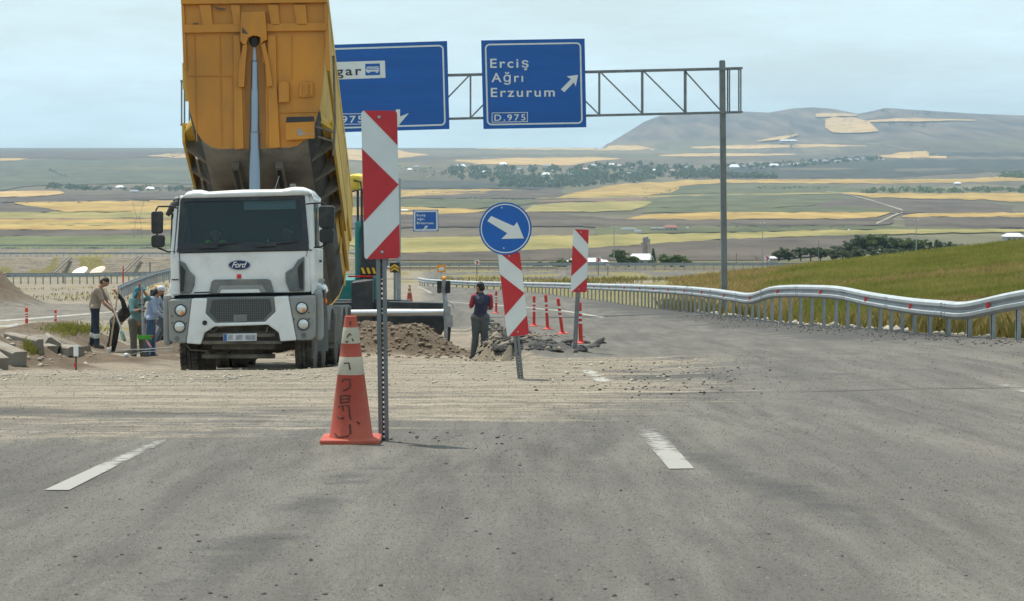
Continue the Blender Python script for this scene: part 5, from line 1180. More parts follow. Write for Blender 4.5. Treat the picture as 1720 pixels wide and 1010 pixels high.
b = MB(); b.prism([px(u, v, PVd - .25) for u, v in ((584, 463), (634, 463), (634, 466), (584, 466))], (0, .05, 0)); b.build('tail_lamp', REDP, pv)
b = MB(); b.prism([px(u, v, PVd) for u, v in ((583, 296), (592, 293), (607, 295), (607, 305), (604, 322), (583, 320))], (0, 2.4, 0)); b.build('canopy', MYEL, pv, bevel=.08)
b = MB()
for u in (601, 607.5): b.bar(px(u, 318, PVd + .2), px(u + .5, 470, PVd + .2), .06, .06)
b.tube([px(594, 303, PVd - .1), px(606, 306, PVd - .1), px(607, 318, PVd - .1), px(590, 322, PVd - .1)], .03, 6); b.build('canopy_frame', MDARK, pv)
b = MB(); b.prism([px(u, v, PVd - 1.2) for u, v in ((590, 475), (626, 470), (626, 545), (608, 560), (590, 540))], (0, .9, 0)); b.build('hopper_wing', MDARK, pv, bevel=.03)
b = MB(); b.prism([px(u, v, 59) for u, v in ((560, 508), (655, 507), (744, 509), (744, 519), (655, 518), (560, 519))], (0, .3, 0)); b.prism([px(u, v, 59.3) for u, v in ((560, 504), (690, 504.5), (690, 508), (560, 508))], (0, .3, 0)); b.prism([px(u, v, 58.9) for u, v in ((420, 531), (745, 531), (747, 552), (735, 575), (420, 580))], (0, .5, 0)); b.build('screed', MDARK, pv, bevel=.02)
b = MB(); b.tube([px(560, 526.5, 58.3), px(690, 525.5, 58.3)], .085, 18); b.tube([px(690, 525.5, 58.3), px(745, 524.5, 58.3)], .075, 18); b.build('cross_tube', M('bright_steel_tube', (.62, .63, .63), .28, .85, var=.06), pv, smooth=True)
def mast(u, v0, v1, s=1):
    b = MB(); b.tube([px(u, v0 + 14, 58), px(u + 3, v0 + 55, 58), px(u + 3, v1, 58)], [.055, .06, .03], 8); b.tube([px(u + 5, v0 + 40, 58), px(u + 14, v0 + 44, 58), px(u + 16, v0 + 52, 58)], .015, 6); b.tube([px(u + 6, v0 + 60, 58), px(u + 13, v0 + 66, 58), px(u + 14, v0 + 80, 58)], .02, 6)
    b.box(px(u + 9, v0 + 72, 58), (.16, .12, .3)); b.box(px(u + 6, v0 + 54, 58), (.14, .12, .2)); b.box(px(u, v0 + 12, 58), (.1, .08, .3)); m_ = b.build('sensor_mast', STEEL, pv)
    for du in (-8, 6.5):
        b = MB(); b.prism([px(u + du + x, v0 + y, 57.9) for x, y in ((-4, 6), (-3, 4.5), (3, 4.5), (4, 6), (4, 24), (3, 26), (-3, 26), (-4, 24))], (0, .1, 0)); b.build('mirror', BLACK, m_, bevel=.02)
    b = MB(); b.ball(px(u, v0 + 1.5, 58), (.055, .055, .065)); b.build('beacon', MIRR, m_, smooth='all')
    b = MB(); b.prism([px(u + x, y, 58.2) for x, y in ((0, v1 - 75), (8, v1 - 70), (11, v1 - 35), (8, v1), (3, v1 + 2), (0, v1 - 20))], (0, .5, 0)); b.build('end_plate', MDARK, m_, bevel=.02)
mast(746, 467, 588); mast(264, 482, 600)
b = MB(); b.tube([px(268, 520, 58.2), px(300, 520, 58.4), px(420, 528, 58.8)], .09, 12); b.build('cross_tube', STEEL, pv)
b = MB(); b.tube([px(250, 585, 57), px(262, 560, 57.6), px(272, 540, 58)], .16, 12); b.build('auger_pipe', MDARK, pv)
# ------------------------------------------------------------------ kerb stones and rubble
CONC = M('kerb_concrete', (.27, .25, .215), .85, var=.25, scale=5, dirt=.6, dirtcol=(.16, .125, .09), bump=.4, bscale=25)
def kerb(pa, pb, w_, h_, label, drop=.0, roll=0):
    a, b2 = Vector(pa), Vector(pb); a.z = min(a.z, gz(a.x, a.y) + h_ * .62); b2.z = min(b2.z, gz(b2.x, b2.y) + h_ * .48); m_ = (a + b2) / 2; root = None
    g = MB(); d = (b2 - a).normalized(); s = d.cross(Vector((0, 0, 1))).normalized(); up = s.cross(d); s, up = s * math.cos(roll) + up * math.sin(roll), up * math.cos(roll) - s * math.sin(roll)
    pr = [(-w_ / 2, -h_ / 2), (w_ / 2, -h_ / 2), (w_ / 2, h_ / 2 - .03), (w_ / 2 - .05, h_ / 2), (-w_ / 2, h_ / 2)]
    g.prism([a + s * x + up * z for x, z in pr], b2 - a); o = g.build('kerb_stone', CONC, loc=m_, bevel=.012); tag(o, label, 'kerb stone', 'dug-up kerb stones on the left spoil heap')
kd = 46.5
kerb(px(-20, 582, 45), px(33, 596, 44), .30, .28, 'pale kerb stone lying lowest at the left edge of the spoil heap')
kerb(px(12, 562, 47.5), px(67, 583, 45.2), .15, .30, 'long brown kerb stone with its square end facing forward')
kerb(px(52, 562, 50), px(92, 582, 48.3), .22, .16, 'thin slanting kerb stone behind the square ended one', roll=.3)
kerb(px(79, 557, 51.2), px(85, 566, 49.8), .30, .36, 'tilted dark kerb stone standing up near the delineator', roll=.6)
kerb(px(72, 583, 46.5), px(87, 588, 46.2), .26, .16, 'short kerb fragment beside the square ended kerb stone')
kerb(px(92, 586, 47.5), px(112, 587, 47.3), .2, .07, 'flat pale kerb slab in front of the worker in beige')
kerb(px(108, 566, 51), px(145, 580, 50), .22, .14, 'long dark kerb stone sloping down toward the worker in beige', roll=-.2)
kerb(px(100, 583, 50.5), px(128, 583, 49.5), .34, .2, 'half buried grey kerb block behind the flat slab')
kerb(px(-14, 598, 43.5), px(4, 600, 43), .24, .26, 'kerb stone corner cut off by the left picture edge')
# survey stakes and string line
STK = M('stake_black', (.03, .025, .025), .7); STW = M('stake_white', (.75, .75, .73), .5, var=.08)
def stake(u, v0, v1, d, label, white=True):
    p = px(u, v1, d); p.z = min(p.z, gz(p.x, p.y)); t = px(u, v0, d); r_ = empty('survey_stake', p, label, 'stake', 'survey stakes by the trench')
    MB().tube([p - Vector((0, 0, .1)), t], .013, 6).build('rod', STK, r_)
    if white:
        MB().prism([t + Vector((x, -.015, z)) for x, z in ((-.04, .0), (.04, .0), (.04, -.19), (-.04, -.19))], (0, .03, 0)).build('flag_card', STW, r_)
        MB().bar(p + Vector((-.06, 0, .26)), p + Vector((.2, 0, .26)), .02, .02).build('cross_arm', STK, r_)
        for z, mt in ((.38, REDP), (.25, REDP)): MB().box(p + Vector((-.01, -.012, z)), (.03, .03, .08)).build('tape', mt, r_)
    return p, t
stake(127.5, 580, 628, 40.5, 'survey stake with a white card at its top and red tape')
pa, ta = stake(212, 597, 612, 50, 'short string line stake in front of the worker in teal', False)
b = MB(); b.ball(px(212, 597, 50), .05); o = b.build('line_peg_cap', STW, loc=px(212, 597, 50)); tag(o, 'white cap on the short stake holding the string line', 'peg cap')
b = MB(); b.tube([px(196, 588, 50), px(245, 587, 49), px(292, 583, 48)], .012, 6); b.tube([px(204, 600, 50), px(240, 591, 49.5), px(292, 589, 48)], .008, 6); o = b.build('string_line', STEEL, loc=px(240, 588, 49)); tag(o, 'taut double string line stretched in front of the workers', 'string line')
b = MB(); b.tube([px(207, 447, 175), px(207, 486, 175)], .05, 6); o = b.build('marker_rod', SRED, loc=px(207, 486, 175)); tag(o, 'thin red rod standing behind the shovelling workers', 'rod')
for (u, v0, v1, d, lab) in ((252, 440, 484, 178, 'thin grey pole behind the teal hatted worker, by the guardrail'), (106, 455, 480, 182, 'short thin grey pole left of the white mats')):
    o = MB().tube([px(u, v0, d), px(u, v1, d)], .06, 6).build('thin_pole', POLE, loc=px(u, v1, d)); tag(o, lab, 'pole')
for (u, v, mat, lab) in ((133.5, 456, STW, 'white oval mat lying on the far brown slope'), (163.5, 455, M('stained_mat', (.62, .47, .36), .8, var=.3, scale=.8, dirt=.5, dirtcol=(.7, .68, .66)), 'stained pinkish oval mat on the far brown slope')):
    c = px(u, v, 470); b = MB(); k = 470 / FPX; pts = []
    for i in range(28):
        a = 2 * math.pi * i / 28; x, z = 13 * math.cos(a), 5.6 * math.sin(a); r_ = .38; pts.append(c + Vector(((x * math.cos(r_) - z * math.sin(r_)) * k, (x * math.sin(r_) + z * math.cos(r_)) * k * 1.6, (x * math.sin(r_) + z * math.cos(r_)) * k)))
    b.prism(pts, (0, .12, .04)); o = b.build('oval_mat', mat, loc=c); tag(o, lab, 'mat')
for (u0, v0, u1, v1, lab) in ((118, 433, 90, 459, 'concrete drain chute on the slope left of the white mat'), (236, 431, 205, 461, 'concrete drain chute on the slope beside the lorry mirror')):
    a, c = px(u0, v0, 484), px(u1, v1, 477); b = MB()
    for dx in (-.3, .3): b.bar(a + Vector((dx, -.4, .05)), c + Vector((dx, -.4, .05)), .1, .25)
    b.bar(a + Vector((0, -.35, 0)), c + Vector((0, -.35, 0)), .6, .1); o = b.build('drain_chute', CONC, loc=c); tag(o, lab, 'drain')
# asphalt slabs broken out at the trench edge
ASL = M('broken_asphalt', (.05, .048, .046), .9, var=.4, scale=14, dirt=.3, dirtcol=(.2, .18, .15), bump=.6, bscale=30)
def rock_mesh(n_, seed, flat=.6):
    rs = random.Random(seed); bm = bmesh.new(); bmesh.ops.create_icosphere(bm, subdivisions=n_, radius=1)
    for v in bm.verts: v.co *= .75 + .5 * vnoise(v.co.x * 1.7 + seed, v.co.y * 1.7 + v.co.z * 2.1, seed); v.co.z *= flat
    for _ in range(4):
        nrm = Vector((rs.uniform(-1, 1), rs.uniform(-1, 1), rs.uniform(-.6, 1))).normalized()
        for v in bm.verts:
            dd = v.co.dot(nrm) - .62
            if dd > 0: v.co -= nrm * dd
    vs = np.array([v.co[:] for v in bm.verts]); fs = np.array([[l.index for l in f.verts] for f in bm.faces]); bm.free(); return vs, fs
ROCKS = [rock_mesh(1, k, .75) for k in range(8)]; BIGR = [rock_mesh(2, 50 + k, .55) for k in range(6)]
random.seed(11)
slabs = [(842, 595), (826, 560), (850, 578), (868, 577), (884, 575), (899, 576), (912, 577), (950, 577), (986, 577), (1003, 578), (921, 573), (846, 583), (905, 587), (935, 589), (870, 590), (838, 570), (829, 548), (822, 541), (1012, 577)] + [(832 + 9 * i, 590 + 6 * math.sin(i * 1.7)) for i in range(19)] + [(826 + 3.0 * i, 549 + 3.2 * i) for i in range(8)]
sl_me = []
for vs, fs in BIGR:
    me = bpy.data.meshes.new('asphalt_lump'); me.from_pydata(vs.tolist(), [], fs.tolist()); me.materials.append(ASL); sl_me.append(me)
for k, (u, v) in enumerate(slabs):
    p = hit(u, v); o = bpy.data.objects.new('asphalt_lump', sl_me[k % 6]); coll().objects.link(o); s = rnd(.07, .15) * (1.5 if k in (5, 7) else 1); o.location = p + Vector((0, 0, s * .12)); o.scale = (s * 1.4, s, s * .75); o.rotation_euler = (rnd(-.4, .4), rnd(-.4, .4), rnd(0, 6))
    tag(o, 'black lump of broken asphalt at the trench edge between the chevron boards', 'asphalt lump', 'broken asphalt lumps along the trench edge')
def scatter(name, label, mat, pts, sizes, rocks, kind='stuff'):
    V = []; F_ = []; o_ = 0
    for (x, y, z), s in zip(pts, sizes):
        vs, fs = random.choice(rocks); a = rnd(0, 6.28); R_ = np.array([[math.cos(a), -math.sin(a), 0], [math.sin(a), math.cos(a), 0], [0, 0, 1]])
        V.append((vs * s * np.array([rnd(.7, 1.3), rnd(.7, 1.3), rnd(.6, 1)])) @ R_.T + np.array([x, y, z + s * .15])); F_.append(fs + o_); o_ += len(vs)
    o = np_mesh(name, np.concatenate(V), np.concatenate(F_), mat, smooth=False); tag(o, label, kind=kind); return o
STN = M('dark_stone_chips', (.085, .078, .07), .9, var=.5, scale=3); STL = M('pale_stones', (.38, .335, .27), .9, var=.4, scale=2)
def pick(n_, f):
    X, Y, Z, S = [], [], [], []
    for _ in range(n_):
        x, y, s = f(); X.append(x); Y.append(y); S.append(s)
    z = G(np.array(X), np.array(Y)); return list(zip(X, Y, z)), S
def f1():
    u = random.choice([rnd(0, 1720), random.gauss(950, 160), random.gauss(300, 200)]); v = 640 + 380 * random.random() ** 1.6; d = 4400 / max(20, v - 487); return (u - 860) * d / FPX, d, .003 + .009 * random.random() ** 4
def f2():
    u = random.gauss(1110, 95); v = random.gauss(636, 17); d = 4400 / max(60, v - 487); return (u - 860) * d / FPX, d, .005 + .02 * random.random() ** 3
def f3():
    y = rnd(40, 60); x = np.interp(y, XE_Y, XE_X) + random.gauss(.15, .4); return x, y, .015 + .07 * random.random() ** 3
def f4():
    x = rnd(-12.5, -8.6); y = rnd(40, 54); return x, y, .012 + .06 * random.random() ** 3
def f5():
    x = rnd(-9, 3); y = rnd(28, 37); return x, y, .008 + .03 * random.random() ** 3
def f6():
    y = rnd(40, 80); x = np.interp(y, RY, RX) + abs(random.gauss(.0, 1.1)) + .1; return x, y, .02 + .12 * random.random() ** 3
def f7():
    y = rnd(36, 75); x = np.interp(y, RY, RX) - abs(random.gauss(.0, .6)); return x, y, .006 + .025 * random.random() ** 3
def f8():
    x = random.gauss(.30, .25); y = random.gauss(17.3, .5); return x - 1.0 + .25, y, .005 + .018 * random.random() ** 3
def grains(name, label, mat, n, s0, s1, vmin=600):
    v = vmin + (1015 - vmin) * rgn.uniform(0, 1, n) ** .85; u = rgn.uniform(-40, 1760, n); d = 4400 / np.maximum(v - 487, 30); x = (u - 860) * d / FPX; z = G(x, d); s = rgn.uniform(s0, s1, n) * d / 4000 * 1.68
    k = d < 40; x, d, z, s = x[k], d[k], z[k], s[k]; n = len(x); oc = np.array([[1, 0, 0], [0, 1, 0], [-1, 0, 0], [0, -1, 0], [0, 0, .8], [0, 0, -.5]]); a = rgn.uniform(0, 6.28, n); c, si = np.cos(a), np.sin(a)
    V = oc[None] * (s[:, None, None] * rgn.uniform(.6, 1.3, (n, 6, 1))); V = np.stack([V[..., 0] * c[:, None] - V[..., 1] * si[:, None] + x[:, None], V[..., 0] * si[:, None] + V[..., 1] * c[:, None] + d[:, None], V[..., 2] + z[:, None] + s[:, None] * .15], -1).reshape(-1, 3)
    f = np.array([[0, 1, 4], [1, 2, 4], [2, 3, 4], [3, 0, 4], [1, 0, 5], [2, 1, 5], [3, 2, 5], [0, 3, 5]]); F_ = (np.arange(n)[:, None, None] * 6 + f[None]).reshape(-1, 3); o = np_mesh(name, V, F_, mat, smooth=False); tag(o, label, kind='stuff')
rgn = np.random.default_rng(3)
grains('gravel', 'dark grit standing out of the worn asphalt', M('dark_grit', (.06, .055, .048), .95, var=.5, scale=5), 15000, .25, .7)
grains('gravel', 'grey grit standing out of the worn asphalt', M('grey_grit', (.118, .107, .09), .95, var=.4, scale=5), 30000, .25, .75)
grains('gravel', 'pale dusty grit on the asphalt', M('pale_grit', (.24, .22, .185), .95, var=.4, scale=5), 9000, .2, .6)
P_, S_ = pick(900, f1); scatter('gravel', 'loose dark stone chips strewn over the asphalt', STN, P_, S_, ROCKS)
P_, S_ = pick(420, f2); p2, s2_ = pick(1500, f7); p3, s3_ = pick(40, f8); scatter('gravel', 'dark asphalt crumbs spilled on the right lane', ASL, P_ + p2 + p3, S_ + s2_ + s3_, ROCKS)
P_, S_ = pick(1900, f3); scatter('rubble', 'broken asphalt and earth along the trench edge', ASL, P_[:1500], S_[:1500], ROCKS); scatter('rubble', 'pale broken stones along the trench edge', STL, P_[1500:], S_[1500:], ROCKS) if False else scatter('rubble', 'tan broken stones along the trench edge', M('tan_rubble', (.24, .195, .145), .95, var=.4, scale=3), P_[1500:], S_[1500:], ROCKS)
P_, S_ = pick(900, f4); p2, s2_ = pick(1100, f5); scatter('gravel', 'pale stones on the spoil heap and the dusty track', STL, P_ + p2, S_ + s2_, ROCKS)
P_, S_ = pick(700, f6); scatter('rubble', 'pale rocks on the bank behind the guardrail posts', STL, P_, S_, ROCKS)
def f9():
    x = random.gauss(-2.2, 1.6); y = random.gauss(55.8, .8); return x, y, .02 + .06 * random.random() ** 3
P_, S_ = pick(900, f9); scatter('gravel', 'clods on the brown windrow under the paver', M('soil_clods', (.2, .15, .105), .95, var=.35, scale=4), P_, S_, ROCKS)
# ------------------------------------------------------------------ people
def capsule(mb, p, q, r0, r1, n=10):
    p, q = Vector(p), Vector(q); d = q - p; L_ = d.length
    if L_ < 1e-5: mb.ball(p, r0, 6); return
    d /= L_; pts = []; rs = []
    for k in range(5): a = math.pi / 2 * k / 4; pts.append(p - d * r0 * math.cos(a)); rs.append(max(1e-3, r0 * math.sin(a)))
    for k in range(1, 5): a = math.pi / 2 * k / 4; pts.append(q + d * r1 * math.sin(a)); rs.append(max(1e-3, r1 * math.cos(a)))
    mb.tube(pts, rs, n)
def fuse(name, mb, mat, parent, voxel=.014, smooth=5):
    o = mb.build(name, mat, parent); r = o.modifiers.new('fuse', 'REMESH'); r.mode = 'VOXEL'; r.voxel_size = voxel; r.use_smooth_shade = True
    s = o.modifiers.new('soft', 'SMOOTH'); s.factor = .5; s.iterations = smooth
    dg = bpy.context.evaluated_depsgraph_get(); me = bpy.data.meshes.new_from_object(o.evaluated_get(dg)); old = o.data; o.modifiers.clear(); o.data = me; me.name = name
    bpy.data.meshes.remove(old); return o
def ell(mb, c, r, n=8): mb.ball(c, r, n)
def hand(mb, w, e, grip):
    """palm and five bent fingers at wrist w (forearm from e); grip = direction the fingers curl towards"""
    w, e = Vector(w), Vector(e); f = (w - e).normalized(); g = Vector(grip); g = (g - f * g.dot(f)); g = g.normalized() if g.length > 1e-3 else f.orthogonal().normalized(); s = f.cross(g)
    pc = w + f * .05; capsule(mb, w, pc + f * .02, .028, .036)
    for s_ in (-.022, .022): capsule(mb, w + s * s_ * .6, pc + f * .035 + s * s_, .022, .018)
    for i, (so, ln) in enumerate(((-.030, .072), (-.010, .08), (.010, .075), (.029, .058))):
        a = pc + f * .04 + s * so; b = a + f * ln * .5 + g * .012; c = b + f * ln * .12 + g * ln * .42; capsule(mb, a, b, .0105, .0095, 6); capsule(mb, b, c, .0095, .008, 6)
    a = w + f * .025 - s * .03; b = a + f * .035 - s * .022 + g * .012; capsule(mb, a, b, .013, .011, 6); capsule(mb, b, b + f * .028 + g * .016, .011, .009, 6)
def person(base, J, label, skin, shirt, trousers, shoe, hairm, cat='person', sleeve='short', extras=None, hat=None, face=(1, 0, 0), seated=False, build_=1.0, beard=False):
    base = Vector(base); root = empty('person', base, label, cat); P_ = {k: base + Vector(v) for k, v in J.items()}; k_ = build_
    face = Vector(face).normalized()
    # bare body: head, neck, arms, hands, core and legs as one skin
    b = MB(); hd = P_['head']; up = (hd - P_['neck']).normalized(); sd = face.cross(up).normalized()
    ell(b, hd + up * .02, (.083, .088, .105)); capsule(b, hd + face * .012 - up * .05, hd + face * .035 - up * .075, .058, .042); ell(b, hd + face * .096 - up * .005, (.016, .016, .02)); capsule(b, hd + face * .088 + up * .015, hd + face * .103 - up * .016, .011, .015, 6)
    capsule(b, hd + face * .085 - up * .05 - sd * .016, hd + face * .085 - up * .05 + sd * .016, .012, .012, 6)
    for s in (-1, 1): ell(b, hd + sd * .085 * s - up * .005, (.016, .022, .03)); capsule(b, hd + face * .078 + up * .03 + sd * .015 * s, hd + face * .07 + up * .032 + sd * .045 * s, .012, .01, 6)
    capsule(b, P_['neck'] - up * .06, hd - up * .04, .062, .055)
    capsule(b, P_['chest'], P_['neck'] - up * .03, .12, .065); capsule(b, P_['pelvis'], P_['chest'], .125, .125)
    for s in 'LR':
        capsule(b, P_['sh' + s], P_['chest'], .055, .08); capsule(b, P_['sh' + s], P_['el' + s], .052, .042); capsule(b, P_['el' + s], P_['wr' + s], .041, .029); hand(b, P_['wr' + s], P_['el' + s], J.get('grip' + s, (0, 0, -1)))
        capsule(b, P_['hip' + s], P_['kn' + s], .078, .055); capsule(b, P_['kn' + s], P_['an' + s], .055, .036); capsule(b, P_['pelvis'], P_['hip' + s], .1, .078)
        capsule(b, P_['an' + s], P_['an' + s] + Vector(J.get('toe', (0, -.12, -.06))), .036, .03)
    body = fuse('body', b, skin, root, .011, 3)
    e = MB()
    for s in (-1, 1): ell(e, hd + face * .083 + up * .018 + sd * .031 * s, .011, 5)
    e.build('eyes', HAIR, body)
    c = MB(); capsule(c, P_['pelvis'] + Vector((0, 0, .07)), P_['chest'], .142, .155 * k_); capsule(c, P_['chest'], P_['neck'] - up * .06, .15 * k_, .075)
    for s in 'LR':
        capsule(c, P_['chest'].lerp(P_['sh' + s], .35), P_['sh' + s], .115 * k_, .068)
        if sleeve == 'short': capsule(c, P_['sh' + s], P_['sh' + s].lerp(P_['el' + s], .72), .068, .064)
        elif sleeve == 'long': capsule(c, P_['sh' + s], P_['el' + s], .068, .056); capsule(c, P_['el' + s], P_['el' + s].lerp(P_['wr' + s], .9), .056, .042)
        elif sleeve == 'rolled': capsule(c, P_['sh' + s], P_['el' + s], .070, .060); capsule(c, P_['el' + s], P_['el' + s].lerp(P_['wr' + s], .15), .060, .055)
        elif sleeve == 'vest': pass
    capsule(c, P_['hipL'] + Vector((0, 0, .06)), P_['hipR'] + Vector((0, 0, .06)), .118, .118)
    fuse('shirt', c, shirt, root, .014, 6)
    c = MB(); capsule(c, P_['hipL'] + Vector((0, 0, .05)), P_['hipR'] + Vector((0, 0, .05)), .118 * k_, .118 * k_); 
    for s in 'LR': capsule(c, P_['hip' + s], P_['kn' + s], .105 * k_, .08); capsule(c, P_['kn' + s], P_['an' + s] + Vector((0, 0, .03)), .08, .07)
    fuse('trousers', c, trousers, root, .014, 6)
    t_ = Vector(J.get('toe', (0, -.12, -.06)))
    for s in 'LR':
        c = MB(); capsule(c, P_['an' + s] + Vector((0, 0, -.02)) - t_ * .25, P_['an' + s] + t_, .052, .042); fuse('shoe', c, shoe, root, .014, 3)
    if hairm:
        c = MB(); ell(c, hd + up * .05 - face * .022, (.092, .094, .092)); ell(c, hd - face * .045 + up * .0, (.078, .075, .085)); fuse('hair', c, hairm, root, .012, 2)
    if hat: hat(root, hd, up, face, sd)
    return root, P_
CL = lambda n, c, v=.15: M(n, c, .9, var=v, scale=7, dirt=.25, dirtcol=(.26, .22, .17), bump=.25, bscale=18)
BEIGE, NAVY, TEALC, BRN, BLK, LBLU, JEAN = CL('beige_polo', (.30, .235, .18)), CL('navy_trousers', (.022, .03, .048)), CL('teal_shirt', (.12, .235, .24)), CL('brown_grey_trousers', (.11, .10, .085)), CL('black_workwear', (.022, .023, .027)), CL('light_blue_shirt', (.27, .33, .45)), CL('blue_jeans', (.05, .09, .17))
BOOT = CL('dusty_boots', (.05, .045, .04)); VESTC = CL('navy_vest', (.035, .037, .075)); REDC = CL('red_sleeve', (.38, .05, .06)); GREYT = CL('grey_trousers', (.085, .095, .10)); WOOD = M('shovel_wood', (.44, .31, .18), .7, var=.2, scale=12); BLUEHAT = CL('teal_cap', (.03, .22, .28)); WCAP = CL('white_cap', (.5, .52, .6))
HIV = M('hi_vis_green', (.22, .75, .06), .8, var=.1)
def ground_at(u, v, d): p = px(u, v, d); p.z = gz(p.x, p.y); return p
# worker in beige, shovelling
ba = px(160, 585, 55)
pA, PA = person(ba, dict(pelvis=(0, 0, .92), chest=(.05, 0, 1.24), neck=(.14, 0, 1.43), head=(.24, 0, 1.52), shL=(.10, .19, 1.37), shR=(.10, -.19, 1.37), elL=(.26, .20, 1.08), wrL=(.42, .02, .96), elR=(.25, -.24, 1.06), wrR=(.47, -.12, .84), gripL=(.4, -.5, -.6), gripR=(.4, .4, -.6),
      hipL=(0, .09, .88), hipR=(.02, -.09, .88), knL=(-.04, .12, .48), knR=(.05, -.12, .48), anL=(-.10, .14, .09), anR=(.06, -.13, .07), toe=(.14, -.02, -.04)), 'worker in a beige polo and navy trousers bending over a white handled shovel', SKIN, BEIGE, NAVY, BOOT, HAIR, face=(1, -.25, -.35))
c = MB()
for s in 'LR': a = PA['kn' + s].lerp(PA['an' + s], .42); capsule(c, a, a + Vector((0, 0, -.03)), .083, .083)
c.build('reflective_band', M('reflective_tape', (.5, .5, .46), .5), pA, smooth=True)
def shovel(p, q, hm, bm_, label, w_=.13, l_=.3):
    r_ = empty('shovel', q, label, 'shovel', 'shovels held by the workers'); d = (Vector(q) - Vector(p)).normalized(); MB().tube([p, q], .019, 8).build('handle', hm, r_, smooth=True)
    s = d.cross(Vector((0, 1, 0))).normalized() if abs(d.y) < .9 else Vector((1, 0, 0)); s = Vector((0, 1, 0)).cross(d).normalized(); s = (Vector((.35, -.5, 0)) - d * Vector((.35, -.5, 0)).dot(d)).normalized(); n_ = d.cross(s)
    b = MB(); V = []
    for i, (t, ww) in enumerate(((0, .8), (.35, 1), (.75, .92), (1, .45))):
        for j in range(5): x = (j - 2) / 2; V.append(Vector(q) + d * t * l_ + s * x * w_ * ww + n_ * (.03 * x * x))
    b.add(V, [[i * 5 + j, i * 5 + j + 1, (i + 1) * 5 + j + 1, (i + 1) * 5 + j] for i in range(3) for j in range(4)]); o = b.build('blade', bm_, r_, smooth=True); m_ = o.modifiers.new('thick', 'SOLIDIFY'); m_.thickness = .006
wA = PA['wrL'] + Vector((.05, 0, -.03)); wB = PA['wrR'] + Vector((.05, 0, -.03)); dA = (wB - wA).normalized()
shovel(px(178, 487, 54.9), px(205, 555, 54.75), M('white_handle', (.62, .57, .48), .6, var=.1), M('green_white_blade', (.25, .42, .36), .6, var=.5, scale=9), 'shovel with a pale handle and greenish blade, held by the worker in beige', .11, .26)
# worker in black, bent, behind
bb0 = px(195, 606, 56)
pB, PB = person(bb0, dict(pelvis=(-.02, .05, .84), chest=(.20, .05, 1.12), neck=(.33, .0, 1.24), head=(.42, -.05, 1.27), shL=(.24, .24, 1.22), shR=(.24, -.14, 1.25), elL=(.10, .30, 1.0), wrL=(-.06, .1, .92), elR=(.20, -.20, 1.44), wrR=(.06, -.22, 1.62), gripL=(0, -1, 0), gripR=(-1, 0, .2),
      hipL=(-.02, .14, .80), hipR=(-.02, -.04, .80), knL=(-.06, .15, .44), knR=(-.10, -.06, .46), anL=(-.14, .15, .10), anR=(-.22, -.06, .08), toe=(.12, -.04, -.04)), 'worker in black bending behind, one arm raised on a wooden shovel handle', SKIN, BLK, BLK, BOOT, HAIR, sleeve='long', face=(1, -.2, -.5))
shovel(px(199, 484, 55.7), px(185, 583, 55.3), WOOD, M('grey_blade', (.26, .25, .23), .6, .3, var=.3), 'wooden handled shovel standing upright, held by the worker in black', .15, .22)
# worker in teal holding the staff
bc = px(231, 608, 53)
def hat_flap(root, hd, up, face, sd):
    c = MB(); ell(c, hd + up * .055 - face * .01, (.102, .104, .085)); capsule(c, hd + face * .08 + up * .055 - sd * .04, hd + face * .10 + up * .05 + sd * .04, .03, .03); capsule(c, hd - face * .06 + up * .02, hd - face * .085 - up * .15, .085, .07); capsule(c, hd - face * .02 - up * .06 + sd * .075, hd - face * .04 - up * .15 + sd * .075, .03, .035); fuse('cap', c, BLUEHAT, root, .012, 3)
pC, PC = person(bc, dict(pelvis=(0, 0, .90), chest=(.0, 0, 1.24), neck=(.03, -.02, 1.45), head=(.08, -.05, 1.585), shL=(.14, .13, 1.40), shR=(-.10, -.15, 1.39), elL=(.27, -.02, 1.42), wrL=(.13, -.16, 1.66), elR=(-.06, -.30, 1.14), wrR=(.12, -.34, 1.19), gripL=(.3, -1, .2), gripR=(.2, .9, 0),
      hipL=(.08, .05, .86), hipR=(-.08, -.05, .86), knL=(.10, .04, .47), knR=(-.07, -.08, .47), anL=(.12, .04, .09), anR=(-.07, -.06, .09), toe=(.11, -.09, -.05)), 'worker in a teal shirt and flapped teal cap gripping a silver staff', SKIN, TEALC, BRN, BOOT, None, sleeve='rolled', hat=hat_flap, face=(.85, -.5, -.1), build_=1.06)
b = MB(); a = bc + Vector((.17, -.36, 1.72)); e_ = bc + Vector((.19, -.36, .62)); b.tube([a, a.lerp(e_, .35)], .024, 10); b.tube([a.lerp(e_, .3), e_], .034, 10)
stf = empty('levelling_staff', e_, 'silver levelling staff with a green foot plate held by the teal worker', 'staff'); b.build('tube', STEEL, stf, smooth=True)
for f_ in (.38, .52): MB().box(a.lerp(e_, f_) + Vector((-.02, 0, 0)), (.13, .06, .03)).build('clamp', BLACK, stf)
MB().box(e_ + Vector((.03, 0, -.04)), (.30, .12, .09)).build('foot_plate', M('green_plate', (.07, .33, .03), .6, var=.2), stf); MB().ball(e_ + Vector((.2, 0, -.02)), .028).build('red_knob', REDP, stf); MB().prism([e_ + Vector((x, -.04, z)) for x, z in ((.05, -.1), (.1, -.1), (.2, -.26), (.15, -.28))], (0, .02, 0)).build('tape_tail', M('striped_tape', (.6, .3, .3), .6, var=.5, scale=20), stf)
